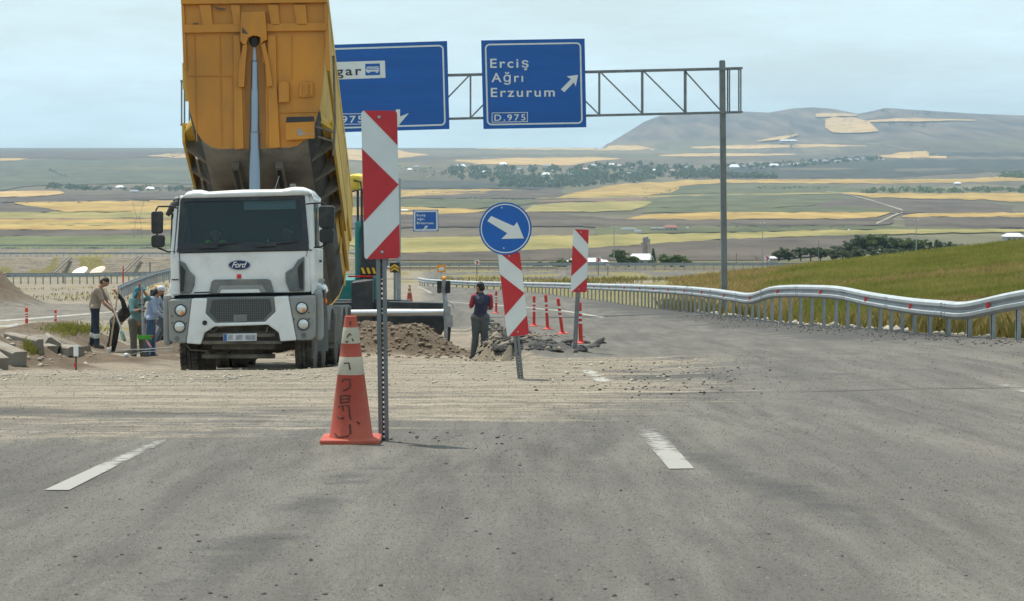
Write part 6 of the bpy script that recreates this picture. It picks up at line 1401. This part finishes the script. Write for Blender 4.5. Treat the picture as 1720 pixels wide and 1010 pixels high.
# worker in light blue and white cap
bd = px(256, 603, 54.6)
def cap_w(root, hd, up, face, sd):
    c = MB(); ell(c, hd + up * .06 - face * .01, (.098, .1, .075)); capsule(c, hd + face * .09 + up * .045 - sd * .035, hd + face * .13 + up * .035 - sd * .03, .022, .016); capsule(c, hd + face * .09 + up * .045 + sd * .035, hd + face * .13 + up * .035 + sd * .03, .022, .016); fuse('cap', c, WCAP, root, .012, 3)
    c = MB(); capsule(c, hd - face * .05 - up * .04, hd - face * .07 - up * .13, .08, .07); fuse('neck_scarf', c, BLK, root, .012, 3)
pD, PD_ = person(bd, dict(pelvis=(-.02, 0, .90), chest=(.03, 0, 1.26), neck=(.12, -.02, 1.46), head=(.19, -.03, 1.57), shL=(.12, .18, 1.38), shR=(.03, -.18, 1.39), elL=(.28, .18, 1.1), wrL=(.42, .05, .95), elR=(.12, -.26, 1.1), wrR=(.33, -.18, .96), gripL=(.3, -.4, -.5), gripR=(.3, .4, -.5),
      hipL=(-.02, .09, .86), hipR=(-.02, -.09, .86), knL=(-.02, .1, .47), knR=(-.06, -.1, .47), anL=(0, .1, .09), anR=(-.12, -.1, .08), toe=(.14, -.03, -.05)), 'worker in a light blue shirt and white cap beside the lorry bumper', SKIN, LBLU, JEAN, BOOT, None, sleeve='long', hat=cap_w, face=(1, -.1, -.4))
# man on the phone
be = px(806, 604, 53)
pE, PE = person(be, dict(pelvis=(.0, 0, .93), chest=(.05, .0, 1.28), neck=(.03, .01, 1.47), head=(.005, .03, 1.60), shL=(-.13, .03, 1.40), shR=(.22, -.02, 1.41), elL=(-.20, .10, 1.17), wrL=(-.11, .20, 1.38), elR=(.25, .12, 1.14), wrR=(.08, .26, 1.12), gripL=(.5, -.3, .5), gripR=(-1, 0, 0),
      hipL=(-.08, 0, .88), hipR=(.10, 0, .88), knL=(-.10, -.01, .48), knR=(.10, 0, .48), anL=(-.15, -.02, .09), anR=(.08, .02, .09), toe=(-.06, .1, -.05)), 'man seen from behind in a navy vest with red sleeves, holding a phone', SKIN, VESTC, GREYT, BOOT, HAIR, sleeve='vest', face=(-.8, .6, -.12), build_=1.12)
for s in 'LR':
    c = MB(); capsule(c, PE['sh' + s], PE['sh' + s].lerp(PE['el' + s], .8), .072, .066); fuse('sleeve', c, REDC, pE, .014, 3)
c = MB(); capsule(c, PE['neck'] + Vector((0, 0, -.06)), PE['neck'] + Vector((0, 0, -.02)), .088, .075); fuse('collar', c, VESTC, pE, .012, 3)
o = MB().box(PE['wrL'] + Vector((.07, .03, .06)), (.02, .08, .14), rx=.3).build('mobile_phone', BLACK, loc=PE['wrL'] + Vector((.07, .03, .06))); tag(o, 'dark mobile phone held at the ear of the man in the navy vest', 'phone')
# two people in the cab
for (X, lab, sh, vest) in ((-.60, 'passenger in a green hi-vis vest seated behind the windscreen', BLK, True), (.70, 'driver in dark clothes seated at the wheel behind the windscreen', BLK, False)):
    bs = T(X, 1.2, 1.75)
    pp, Q = person(bs, dict(pelvis=(0, .1, .16), chest=(0, .06, .48), neck=(0, .02, .68), head=(0, -.03, .82), shL=(-.19, .03, .62), shR=(.19, .03, .62), elL=(-.26, -.12, .36), wrL=(-.14, -.34, .40), elR=(.26, -.12, .36), wrR=(.14, -.34, .40), gripL=(0, -.5, -.6), gripR=(0, -.5, -.6),
            hipL=(-.1, .05, .12), hipR=(.1, .05, .12), knL=(-.13, -.36, .12), knR=(.13, -.36, .12), anL=(-.13, -.46, -.22), anR=(.13, -.46, -.22), toe=(0, -.12, -.04)), lab, SKIN, sh, NAVY, BOOT, HAIR, sleeve='long', face=(.1 if vest else -.3, -1, 0))
    if vest:
        c = MB()
        for s in (-1, 1): capsule(c, bs + Vector((s * .13, -.06, .64)), bs + Vector((s * .12, -.12, .34)), .075, .085)
        fuse('hi_vis_vest', c, HIV, pp, .014, 3)
o = MB().lathe(T(.43, .36, 2.23), [(.001, 0), (.035, .0), (.035, .13), (.015, .17), (.015, .2), (.001, .2)], 14).build('water_bottle', M('bottle_plastic', (.35, .5, .52), .2, var=.1), loc=T(.43, .36, 2.2)); tag(o, 'pale plastic bottle lying on the lorry dashboard', 'bottle')
# ------------------------------------------------------------------ vegetation
def leaf_mat(name, c1, c2, sc_=1.2):
    m, t, b, L = node_mat(name); N = t.nodes.new; geo = N('ShaderNodeNewGeometry'); n = N('ShaderNodeTexNoise'); n.inputs['Scale'].default_value = sc_; n.inputs['Detail'].default_value = 5; L(geo.outputs['Position'], n.inputs['Vector'])
    r = ramp(t, [(.3, c1), (.7, c2)]); L(n.outputs['Fac'], r.inputs[0]); L(r.outputs[0], b.inputs['Base Color']); b.inputs['Roughness'].default_value = .75; b.inputs['Specular IOR Level'].default_value = .2
    tl = N('ShaderNodeBsdfTranslucent'); L(r.outputs[0], tl.inputs[0]); mx = N('ShaderNodeMixShader'); mx.inputs[0].default_value = .3; L(b.outputs[0], mx.inputs[1]); L(tl.outputs[0], mx.inputs[2]); L(mx.outputs[0], t.nodes['Material Output'].inputs[0]); return m
LF1 = leaf_mat('leaf_green', (.07, .11, .032), (.14, .185, .06)); LF2 = leaf_mat('leaf_blue_green', (.06, .095, .05), (.115, .155, .08)); LF3 = leaf_mat('leaf_grey_green', (.07, .095, .045), (.12, .14, .07)); BARK = M('bark', (.10, .08, .06), .9, var=.3)
rg = np.random.default_rng(5)
def leaf_quads(cent, size, up_bias=.2):
    n = len(cent); a = rg.normal(size=(n, 3)); a /= np.linalg.norm(a, axis=1)[:, None]; b = rg.normal(size=(n, 3)); b -= a * (a * b).sum(1)[:, None]; b /= np.linalg.norm(b, axis=1)[:, None]
    s = (np.asarray(size) * rg.uniform(.6, 1.4, n))[:, None]; V = np.stack([cent - a * s - b * s * .55, cent + a * s - b * s * .55, cent + a * s * .7 + b * s * .55, cent - a * s * .7 + b * s * .55], 1).reshape(-1, 3)
    return V, np.arange(n * 4).reshape(n, 4)
def tree_meshes(kind, seed):
    rs = np.random.default_rng(seed); limbs = []; tips = []
    b = MB(); h = {'round': 6.5, 'conifer': 7.5, 'shrub': 3.6}[kind]
    tr = h * (.35 if kind == 'round' else .12); b.tube([(0, 0, -.4), (rs.normal() * .1, rs.normal() * .1, tr), (rs.normal() * .2, rs.normal() * .2, h * .8)], [.2, .14, .04], 8)
    C = []
    if kind == 'conifer':
        for z in np.linspace(.8, h, 260):
            r_ = (1 - z / h) * 1.5 + .12; a = rs.uniform(0, 6.28); q = rs.uniform(.3, 1) ** .6; C.append([r_ * q * math.cos(a), r_ * q * math.sin(a), z + rs.normal() * .1])
        C = np.repeat(np.array(C), 4, 0) + rs.normal(size=(1040, 3)) * .16; size = .16
    else:
        nb = 11 if kind == 'round' else 8
        for i in range(nb):
            a = 6.28 * i / nb + rs.normal() * .4; rr_ = rs.uniform(.5, 1.9) * (1 if kind == 'round' else .9); z = rs.uniform(h * .38, h * .92); tip = np.array([rr_ * math.cos(a), rr_ * math.sin(a), z]); b.tube([(0, 0, tr * rs.uniform(.6, 1)), (tip[0] * .5, tip[1] * .5, (tr + z) / 2), tuple(tip)], [.09, .06, .02], 6)
            for k in range(5):
                c = tip + rs.normal(size=3) * [.55, .55, .45]; m_ = 40; d = rs.normal(size=(m_, 3)); d /= np.linalg.norm(d, axis=1)[:, None]; C.append(c + d * rs.uniform(.2, .62, (m_, 1)) * [1, 1, .8])
        C = np.concatenate(C); size = .17
    C = C[C[:, 2] > .3]; V, F_ = leaf_quads(C, np.full(len(C), size)); return b, V, F_, h
protos = {}
def tree(name, u, vbase, hpx, d, kind, leaf, label, grp, wide=1.0, var=0, cat='tree'):
    key = (kind, var, leaf.name)
    p = px(u, vbase, d); p.z = min(p.z, gz(p.x, p.y) + .6)
    if key not in protos:
        b, V, F_, h = tree_meshes(kind, var * 13 + len(kind)); root = empty(name, (0, 0, 0)); t = b.build('trunk', BARK, root, smooth='all'); c = np_mesh('crown', V, F_, leaf, smooth=False, parent=root); protos[key] = (root, h, t, c); first = True; r = root
    else:
        root, h, t, c = protos[key]; r = root.copy(); coll().objects.link(r)
        for ch in (t, c):
            o = ch.copy(); coll().objects.link(o); o.parent = r
    s = hpx * d / FPX / h; r.location = p; r.scale = (s * wide, s * wide, s); r.rotation_euler = (0, 0, rnd(0, 6.28)); tag(r, label, cat, grp); return r
TG = 'trees in the row beyond the grassy hill'
row_ = [(1308, 436, 13, 'shrub', LF3), (1325, 436, 16, 'shrub', LF3), (1345, 436, 18, 'round', LF2), (1362, 437, 22, 'round', LF2), (1378, 437, 20, 'round', LF1), (1398, 436, 17, 'shrub', LF3), (1415, 436, 22, 'round', LF3), (1432, 435, 27, 'round', LF2), (1450, 434, 36, 'round', LF2), (1468, 433, 40, 'round', LF1), (1486, 432, 34, 'round', LF2), (1502, 430, 30, 'round', LF2), (1517, 428, 32, 'round', LF1), (1532, 426, 30, 'round', LF2), (1548, 424, 28, 'round', LF1),
        (1563, 422, 26, 'conifer', LF2), (1573, 421, 29, 'conifer', LF2), (1583, 420, 25, 'round', LF2), (1594, 418, 25, 'conifer', LF2), (1604, 417, 22, 'conifer', LF2), (1613, 415, 21, 'round', LF2), (1622, 413, 20, 'conifer', LF2), (1440, 437, 18, 'shrub', LF3), (1475, 436, 17, 'shrub', LF3), (1505, 434, 16, 'shrub', LF3), (1425, 437, 14, 'shrub', LF3)]
names = {'round': ('leafy_tree', 'leafy green tree in the row beyond the grassy hill'), 'conifer': ('pointed_tree', 'slim pointed dark tree at the end of the row beyond the hill'), 'shrub': ('grey_shrub', 'low grey green shrub at the foot of the tree row beyond the hill')}
for i, (u, v, h, k, lf) in enumerate(row_):
    tree(names[k][0], u, v + 2, h + 3, 620 - .4 * i, k, lf, names[k][1], {'round': TG, 'conifer': 'pointed trees at the end of the row', 'shrub': 'grey shrubs at the foot of the tree row'}[k], 1.55 if k == 'round' else 1.5, i % 3)
FT = [(1038, 448, 31, 'round', LF1, 1.1, 'light green tree left of the white farm roof, by the lamp post'), (1056, 448, 18, 'shrub', LF1, 1.5, 'bushy green shrub in front of the white farm roof'), (1097, 447, 29, 'conifer', LF2, 1.2, 'dark blue green conifer right of the brick tower'), (1128, 448, 20, 'shrub', LF1, 1.6, 'round bright green bush right of the dark conifer'), (1145, 448, 14, 'shrub', LF1, 1.6, 'lower bright green bush at the right end of the farm'), (948, 449, 13, 'shrub', LF1, 1.5, 'bush left of the small chevron board'), (934, 449, 9, 'shrub', LF1, 1.6, 'small bush far left of the farm roof'), (905, 450, 8, 'shrub', LF3, 1.3, 'tiny grey bush between the two chevron boards')]
for (u, v, h, k, lf, wd, lab) in FT: tree('farm_tree' if k != 'shrub' else 'farm_shrub', u, v + 3, h + 3, 560, k, lf, lab, 'trees and shrubs around the white roofed farm', wd, (u * 7) % 3)
# ------------------------------------------------------------------ farm buildings, lamps, village
WROOF = M('white_sheet_roof', (.62, .63, .64), .45, var=.06, scale=.5); WALL = M('pale_render_wall', (.42, .40, .36), .85, var=.1, scale=.5); STONE = M('tower_brick', (.30, .22, .17), .9, var=.2, scale=1.5); GREYW = M('grey_block', (.25, .25, .26), .85, var=.15); RROOF = M('red_tile_roof', (.28, .12, .09), .8, var=.15); PINKR = M('pink_roof', (.5, .36, .34), .7, var=.1); WIN = M('window_dark', (.03, .035, .045), .3)
def house(u, v, wpx, hpx, d, label, roofm, cat='house', grp=None, depth=.7, name='house', windows=True, rise=.35, share=None):
    k = d / FPX; w_ = wpx * k; h = hpx * k; p = px(u, v, d)
    if share is not None:
        r = share.copy(); coll().objects.link(r); r.location = p
        for ch in share.children:
            o = ch.copy(); coll().objects.link(o); o.parent = r
            for g2 in ch.children: o2 = g2.copy(); coll().objects.link(o2); o2.parent = o
        return tag(r, label, cat, grp)
    r = empty(name, p, label, cat, grp); dp = w_ * depth; e = h * (1 - rise)
    b = MB(); b.box(p + Vector((0, dp / 2, e / 2 - h * .15)), (w_, dp, e + h * .3)); wl = b.build('wall', WALL, r)
    if windows:
        for s in (-.3, 0, .3): MB().box(p + Vector((w_ * s, -.02, e * .55)), (w_ * .11, .05, e * .35)).build('window', WIN, wl)
    o_ = w_ * .56; y0, y1 = -dp * .08, dp * 1.08; b = MB()
    V = [p + Vector(q) for q in ((-o_, y0, e), (o_, y0, e), (o_, y1, e), (-o_, y1, e), (-o_ * .62, dp / 2, h), (o_ * .62, dp / 2, h))]; b.add(V, [(0, 1, 5, 4), (1, 2, 5), (2, 3, 4, 5), (3, 0, 4), (0, 3, 2, 1)]); b.build('roof', roofm, r); return r
house(1078, 446, 42, 19, 575, 'wide white roofed farmhouse beside the brick tower', WROOF, depth=.8, rise=.5)
house(985, 446, 62, 12, 590, 'long low white roofed shed behind the small chevron board', WROOF, 'shed', rise=.5, depth=.5)
house(1012, 445, 20, 8, 600, 'small white shed between the low shed and the light green tree', WROOF, 'shed')
house(1704, 408, 30, 16, 610, 'white roofed house at the right edge above the grassy hill', WROOF, depth=.9)
house(1296, 440, 17, 9, 420, 'small pale hut beside the red curve sign at the hill edge', WROOF, 'hut')
tw = px(1084, 448, 585); b = MB(); k = 585 / FPX; r = empty('brick_tower', tw, 'square brown brick tower with a darker slanted top above the farm', 'tower')
b.box(tw + Vector((.0, .6, 24 * k)), (8.5 * k, 1.3, 50 * k)); b.build('shaft', STONE, r); b = MB(); b.prism([px(u, v, 584.9) for u, v in ((1080.5, 407), (1089, 407), (1089, 397), (1080.5, 400))], (0, 1.4, 0)); b.build('tower_top', GREYW, r)
for (u, v0, lab) in ((1078, 408, 'dark square column left of the brick tower'), (1090.5, 402, 'dark square column right of the brick tower')):
    b = MB(); q = px(u, 448, 580); b.bar(q, px(u, v0, 580), .42, .42); b.box(px(u, v0, 580), (.5, .5, .12)); o = b.build('dark_column', GREYW, loc=q); tag(o, lab, 'column')
# ruin and yard in the middle field
rd = hit(1128, 388, 900).y
house(1127, 388, 22, 10, rd, 'ruined stone barn with a red roof out in the middle fields', RROOF, 'barn', rise=.45, depth=.5)
for (u, v, w_, lab) in ((1110, 388, 12, 'low grey ruin left of the red roofed barn'), (1098, 388, 10, 'lowest grey ruin at the far left of the barn yard')):
    house(u, v, w_, 5.5, rd - 8, lab, GREYW, 'ruin', rise=.2)
for (u, v, w_, lab) in ((1056, 388, 26, 'long white strip of wall left of the barn yard'), (1072, 392, 12, 'white pile of sheets below the barn yard'), (1155, 386, 4, 'tiny white block right of the red roofed barn')):
    q = hit(u, v, 900); k = q.y / FPX; b = MB(); b.box(q + Vector((0, 1.5, .8)), (w_ * k, 3, 2.2)); b.box(q + Vector((0, 1.5, 2.0)), (w_ * k * .8, 2, .6)); o = b.build('white_wall', WROOF, loc=q); tag(o, lab, 'wall')
for (u, v, w_, h, lab) in ((1325, 239.5, 28, 5, 'long white hangar at the foot of the far hill'), (678, 357, 17, 5, 'white field building beside the edge of the tall chevron board'), (1609, 312, 11, 6, 'small pale farm building in the fields above the tree line'), (1450 - 24, 388, 3, 3, 'white speck of a hut in the right fields')):
    q = hit(u, v, 900); house(u, v, w_, h, q.y, lab, WROOF, 'farm building', rise=.4)
# lamp posts
for (u, v0, v1, d, lab) in ((1031.5, 382, 448, 540, 'tall thin lamp post left of the white roofed farm'), (1281, 376, 450, 560, 'tall thin lamp post above the hut at the hill edge'), (1539, 371, 432, 545, 'tall thin lamp post in front of the tree row')):
    q = px(u, v1, d); r = empty('lamp_post', q, lab, 'lamp post', 'lamp posts along the far road'); MB().tube([q - Vector((0, 0, 2)), px(u, v0 + 1, d)], [.13, .07], 8).build('pole', STEEL, r); b = MB(); t_ = px(u, v0 + 1, d); b.tube([t_, t_ + Vector((-.3, 0, .25))], .05, 6); b.tube([t_, t_ + Vector((.3, 0, .25))], .05, 6); b.build('arm', STEEL, r)
    for s in (-1, 1): MB().box(t_ + Vector((s * .42, -.05, .3)), (.42, .3, .12), ry=-s * .3).build('lamp_head', WROOF, r)
for (u, v0, v1, d, lab) in ((1237, 425, 446, 450, 'short thin pole beside the gantry post'), (1375, 405, 445, 480, 'thin pole in the tree row beyond the hill')):
    q = px(u, v1, d); o = MB().tube([q, px(u, v0, d)], .07, 6).build('thin_pole', POLE, loc=q); tag(o, lab, 'pole')
# lattice pylons
PYL = M('pylon_steel', (.16, .17, .18), .6, .3)
for (u, v0, v1, w_, lab) in ((1084, 315, 336, 11, 'faint lattice pylon in the wheat field below the village'), (1557, 247, 270, 9, 'faint lattice pylon above the dark field on the right'), (1531, 250, 270, 7, 'slimmer pylon left of the pair above the dark field'), (232, 338, 402, 22, 'faint forked pylon left of the lorry mirror'), (1345, 225, 240, 6, 'tiny pylon beside the white hangar')):
    q = hit(u, v1, 900); d = q.y; r = empty('pylon', q, lab, 'pylon', 'power pylons across the plain'); b = MB(); t = .18 if d < 3500 else .3; A = lambda s, v: px(u + s * w_, v, d)
    hgt = v1 - v0
    for s in (-1, 1): b.bar(A(s * .4, v1), A(s * .12, v0 + hgt * .4), t, t); b.bar(A(s * .12, v0 + hgt * .4), A(s * .45, v0), t, t); b.bar(A(s * .4, v1), A(-s * .22, v0 + hgt * .7), t, t)
    b.bar(A(-.55, v0 + hgt * .1), A(.55, v0 + hgt * .1), t, t); b.bar(A(-.12, v0 + hgt * .4), A(.12, v0 + hgt * .4), t, t); b.build('lattice', PYL, r)
# village
VH = [(774, 283, 15, 6, 1), (797, 291, 8, 4, 0), (815, 292, 11, 4, 1), (845, 279, 12, 5, 1), (872, 287, 10, 4, 0), (888, 284, 7, 4, 0), (919, 281, 13, 4, 0), (917, 296, 13, 5, 1), (956, 296, 13, 4, 1), (981, 287, 15, 4, 2), (997, 281, 9, 4, 1), (1008, 286, 9, 7, 0), (1028, 279.5, 11, 4, 1), (1039, 283, 11, 6, 2), (1044, 290, 9, 4, 0), (1056, 294, 8, 4, 0), (1073, 291, 9, 5, 0), (1083, 289, 8, 5, 0), (1101, 289, 10, 4, 1), (1129, 290, 9, 4, 2), (1145, 291, 13, 4, 0), (1155, 284, 11, 4, 0), (1167, 288, 9, 4, 0), (1092, 297, 8, 4, 0), (930, 290, 8, 4, 0), (1060, 285, 8, 4, 0),
      (1234, 285, 16, 8, 1), (1250, 283, 8, 5, 0), (1262, 280, 9, 5, 0), (1280, 284, 10, 4, 0), (1301, 281, 16, 5, 1), (1318, 280, 10, 4, 0), (1325, 279, 9, 4, 0), (1337, 279, 9, 4, 1), (1350, 277, 8, 4, 0), (1370, 274, 9, 5, 0), (1386, 274, 10, 5, 0), (1407, 274, 11, 4, 0), (1427, 271, 10, 4, 0), (1440, 271, 8, 4, 0), (1451, 269, 8, 4, 0), (1480, 270, 10, 3, 2),
      (201, 317, 13, 4, 1), (180, 319, 10, 4, 0), (252, 320, 13, 5, 1), (279, 317, 9, 4, 0), (225, 324, 15, 4, 0), (700, 283, 9, 4, 0), (688, 287, 8, 3, 1)]
vk = [('pale grey house among the trees of the far village', 'grey houses in the far village', GREYW), ('white roofed house among the trees of the far village', 'white roofed houses in the far village', WROOF), ('pinkish roofed house in the far village', 'pinkish roofed houses in the far village', PINKR)]
VCENT = []
for (u, v, w_, h, t) in VH:
    q = hit(u, v, 900); VCENT.append((u, v, q)); house(u, v, w_, h + 1, q.y, vk[t][0], vk[t][2], 'house', vk[t][1], windows=False, rise=.55)
# village woods: one mass of many crowns
def wood(name, label, polys, leaf, n, hr, wr, m_=26):
    C = []; S = []
    for _ in range(n):
        rows = random.choice(polys); u = rnd(rows[0][0], rows[-1][0]); a = np.array(rows, float); v0, v1 = np.interp(u, a[:, 0], a[:, 1]), np.interp(u, a[:, 0], a[:, 2]); v = rnd(v0, v1); q = hit(u, v, 900); h = rnd(*hr) * q.y / FPX; w_ = h * rnd(*wr)
        d = rg.normal(size=(m_, 3)); d /= np.linalg.norm(d, axis=1)[:, None]; r_ = rg.uniform(.35, 1, (m_, 1)); C.append(np.array([q.x, q.y, q.z + h * .55]) + d * r_ * [w_, w_, h * .5]); S.append(np.full(m_, h * .2))
    V, F_ = leaf_quads(np.concatenate(C), np.concatenate(S)); o = np_mesh(name, V, F_, leaf, smooth=False); tag(o, label, kind='stuff')
wood('woods', 'dark belt of trees around the far village', [[(745, 285, 297), (800, 284, 306), (900, 284, 312), (960, 288, 312), (1010, 288, 305)], [(960, 280, 305), (1040, 279, 302), (1120, 280, 300), (1215, 284, 299)], [(840, 300, 316), (960, 300, 316), (1000, 300, 314)]], LF2, 620, (5, 10), (.5, .9))
wood('woods', 'paler willows along the near edge of the far village', [[(945, 302, 313), (1000, 299, 313), (1060, 298, 309), (1100, 297, 305)], [(1130, 294, 302), (1200, 294, 301), (1300, 298, 301)]], LF3, 170, (6, 10), (.6, 1))
wood('woods', 'thin line of trees along the eastern village street', [[(1215, 279, 286), (1300, 276, 284), (1380, 271, 278), (1450, 266, 272), (1480, 266, 270)]], LF2, 190, (3, 7), (.6, 1.1))
wood('woods', 'hedge line crossing the right hand fields', [[(1445, 322, 326), (1520, 320, 326), (1620, 320, 325), (1800, 319, 325)], [(1680, 297, 300), (1720, 294, 300), (1800, 293, 299)]], LF1, 230, (5, 9), (.7, 1.3))
wood('woods', 'tree line at the foot of the left slopes', [[(78, 315, 319), (95, 311, 318), (110, 315, 320), (165, 318, 321)], [(165, 317, 321), (230, 317, 322), (330, 317, 322), (420, 316, 321)]], LF2, 120, (4, 8), (.6, 1.2))
wood('woods', 'sparse field scrub between the right hand crops', [[(1265, 315, 318), (1400, 316, 319)], [(1480, 186, 190), (1600, 192, 196)], [(1450, 205, 210), (1570, 209, 216)], [(84, 286, 290), (115, 296, 300)], [(670, 280, 290), (760, 284, 300)], [(560, 332, 337), (900, 333, 338)], [(1100, 382, 392), (1500, 380, 388)], [(20, 340, 345), (300, 336, 341)]], LF2, 130, (1.6, 4), (.8, 1.8))
# ------------------------------------------------------------------ grass
def blades(name, label, pts, hgt, wid, lean, mat):
    pts = np.asarray(pts); n = len(pts); h = hgt * rg.uniform(.5, 1.25, n); a = rg.uniform(0, 6.28, n); s = wid * rg.uniform(.6, 1.4, n); dx, dy = np.cos(a) * s, np.sin(a) * s; l = rg.normal(size=(n, 2)) * lean * h[:, None]; l[:, 0] += .12 * h
    v0 = pts + np.stack([-dx, -dy, np.zeros(n) - .05], 1); v1 = pts + np.stack([dx, dy, np.zeros(n) - .05], 1); v2 = pts + np.stack([l[:, 0] * .4 + dx * .7, l[:, 1] * .4 + dy * .7, h * .6], 1); v3 = pts + np.stack([l[:, 0], l[:, 1], h], 1)
    V = np.stack([v0, v1, v2, v3], 1).reshape(-1, 3); i = np.arange(n)[:, None] * 4; F_ = np.concatenate([i + [0, 1, 2], i + [0, 2, 3]], 0); o = np_mesh(name, V, F_, mat, smooth=False); tag(o, label, kind='stuff'); return o
def grass_mat(name, c1, c2, c3, sc_):
    m, t, b, L = node_mat(name); N = t.nodes.new; geo = N('ShaderNodeNewGeometry'); n = N('ShaderNodeTexNoise'); n.inputs['Scale'].default_value = sc_; n.inputs['Detail'].default_value = 6; n.inputs['Roughness'].default_value = .65; L(geo.outputs['Position'], n.inputs['Vector'])
    n2 = N('ShaderNodeTexNoise'); n2.inputs['Scale'].default_value = 6; L(geo.outputs['Position'], n2.inputs['Vector']); ad = N('ShaderNodeMath'); ad.operation = 'MULTIPLY_ADD'; ad.inputs[1].default_value = .35; L(n2.outputs['Fac'], ad.inputs[0]); L(n.outputs['Fac'], ad.inputs[2])
    r = ramp(t, [(.5, c1), (.68, c2), (.85, c3)]); L(ad.outputs[0], r.inputs[0]); L(r.outputs[0], b.inputs['Base Color']); b.inputs['Roughness'].default_value = .8; b.inputs['Specular IOR Level'].default_value = .15
    tl = N('ShaderNodeBsdfTranslucent'); L(r.outputs[0], tl.inputs[0]); mx = N('ShaderNodeMixShader'); mx.inputs[0].default_value = .35; L(b.outputs[0], mx.inputs[1]); L(tl.outputs[0], mx.inputs[2]); L(mx.outputs[0], t.nodes['Material Output'].inputs[0]); return m
GRN = grass_mat('green_crop_grass', (.16, .17, .032), (.24, .235, .052), (.33, .285, .09), .22); GLD = grass_mat('dry_gold_grass', (.22, .165, .06), (.33, .24, .09), (.42, .32, .15), .5); OLV = grass_mat('weedy_grass', (.13, .12, .03), (.21, .175, .05), (.30, .23, .08), .5)
def hillpts(n):
    u = 1120 + 870 * rg.uniform(0, 1, n) ** .8; d = 46 * (158 / 46) ** rg.uniform(0, 1, n); x = (u - 860) * d / FPX; xr = np.interp(d, RY, RX); k = x - xr > .9 + 2.6 * sm(48, 54, d) * (1 - sm(78, 90, d)) + rg.exponential(.8, n); x, d = x[k], d[k]; return x, d, G(x, d)
x, y, z = hillpts(230000)
gold = fbm(x / 7, y / 9, 3, 61) + .32 * (1 - sm(1.5, 9, x - np.interp(y, RY, RX))) + .5 * (1 - sm(.075, .13, x / y)) - .1
kg = gold > .12 + rg.normal(size=len(x)) * .05
blades('grass', 'green standing crop on the hill behind the guardrail', np.stack([x, y, z], 1)[~kg], .30, .02, .35, GRN); blades('grass', 'dry golden grass at the lower edge of the hill', np.stack([x, y, z], 1)[kg][::2], .33, .018, .38, GLD)
n = 15000; y = rg.uniform(36, 95, n) ; x = np.interp(y, RY, RX) + .35 + np.abs(rg.normal(size=n)) * 1.6; k = fbm(x / 1.2, y / 1.6, 3, 63) > -.03 + .16 * sm(50, 55, y) * (1 - sm(76, 84, y)); x, y = x[k], y[k]; blades('grass', 'weedy yellow grass on the bank behind the guardrail posts', np.stack([x, y, G(x, y)], 1), .42, .014, .3, OLV)
def tuft(us, vs, n, h, mat, lab, dm=30):
    P_ = []
    for _ in range(n):
        q = hit(random.gauss(us[0], us[1]), random.gauss(vs[0], vs[1]), dm); P_.append(q[:])
    blades('grass', lab, P_, h, .014, .35, mat)
tuft((125, 25), (553, 5), 1500, .09, GRN, 'short green weeds on the verge behind the kerb stones'); tuft((55, 9), (586, 5), 260, .12, GRN, 'green weed clump growing between the kerb stones', 40)
n = 4500; y = rg.uniform(114, 176, n); x = -rg.uniform(.07, .25, n) * y; k = fbm(x / 4, y / 5, 3, 64) > .06; x, y = x[k], y[k]; blades('grass', 'weeds on the waste ground behind the side road', np.stack([x, y, G(x, y)], 1), .15, .03, .3, OLV)
n = 9000; y = rg.uniform(176, 224, n); x = rg.uniform(-.03, .12, n) * y; k = fbm(x / 4, y / 5, 3, 65) > .03; x, y = x[k], y[k]; blades('grass', 'weeds between the guardrail and the ramp road', np.stack([x, y, G(x, y)], 1), .35, .03, .3, OLV)
# ------------------------------------------------------------------ haze
hz = MB().box((0, 6990, 90), (16500, 14030, 320)).build('haze', bpy.data.materials.new('haze_air'))
hm = hz.data.materials[0]; hm.use_nodes = True; hn = hm.node_tree; hn.nodes.clear()
ho = hn.nodes.new('ShaderNodeOutputMaterial'); hv = hn.nodes.new('ShaderNodeVolumePrincipled')
hv.inputs['Color'].default_value = (.60, .82, 1.0, 1); hv.inputs['Density'].default_value = HAZE; hv.inputs['Anisotropy'].default_value = .3
hn.links.new(hv.outputs[0], ho.inputs['Volume']); tag(hz, kind='stuff')
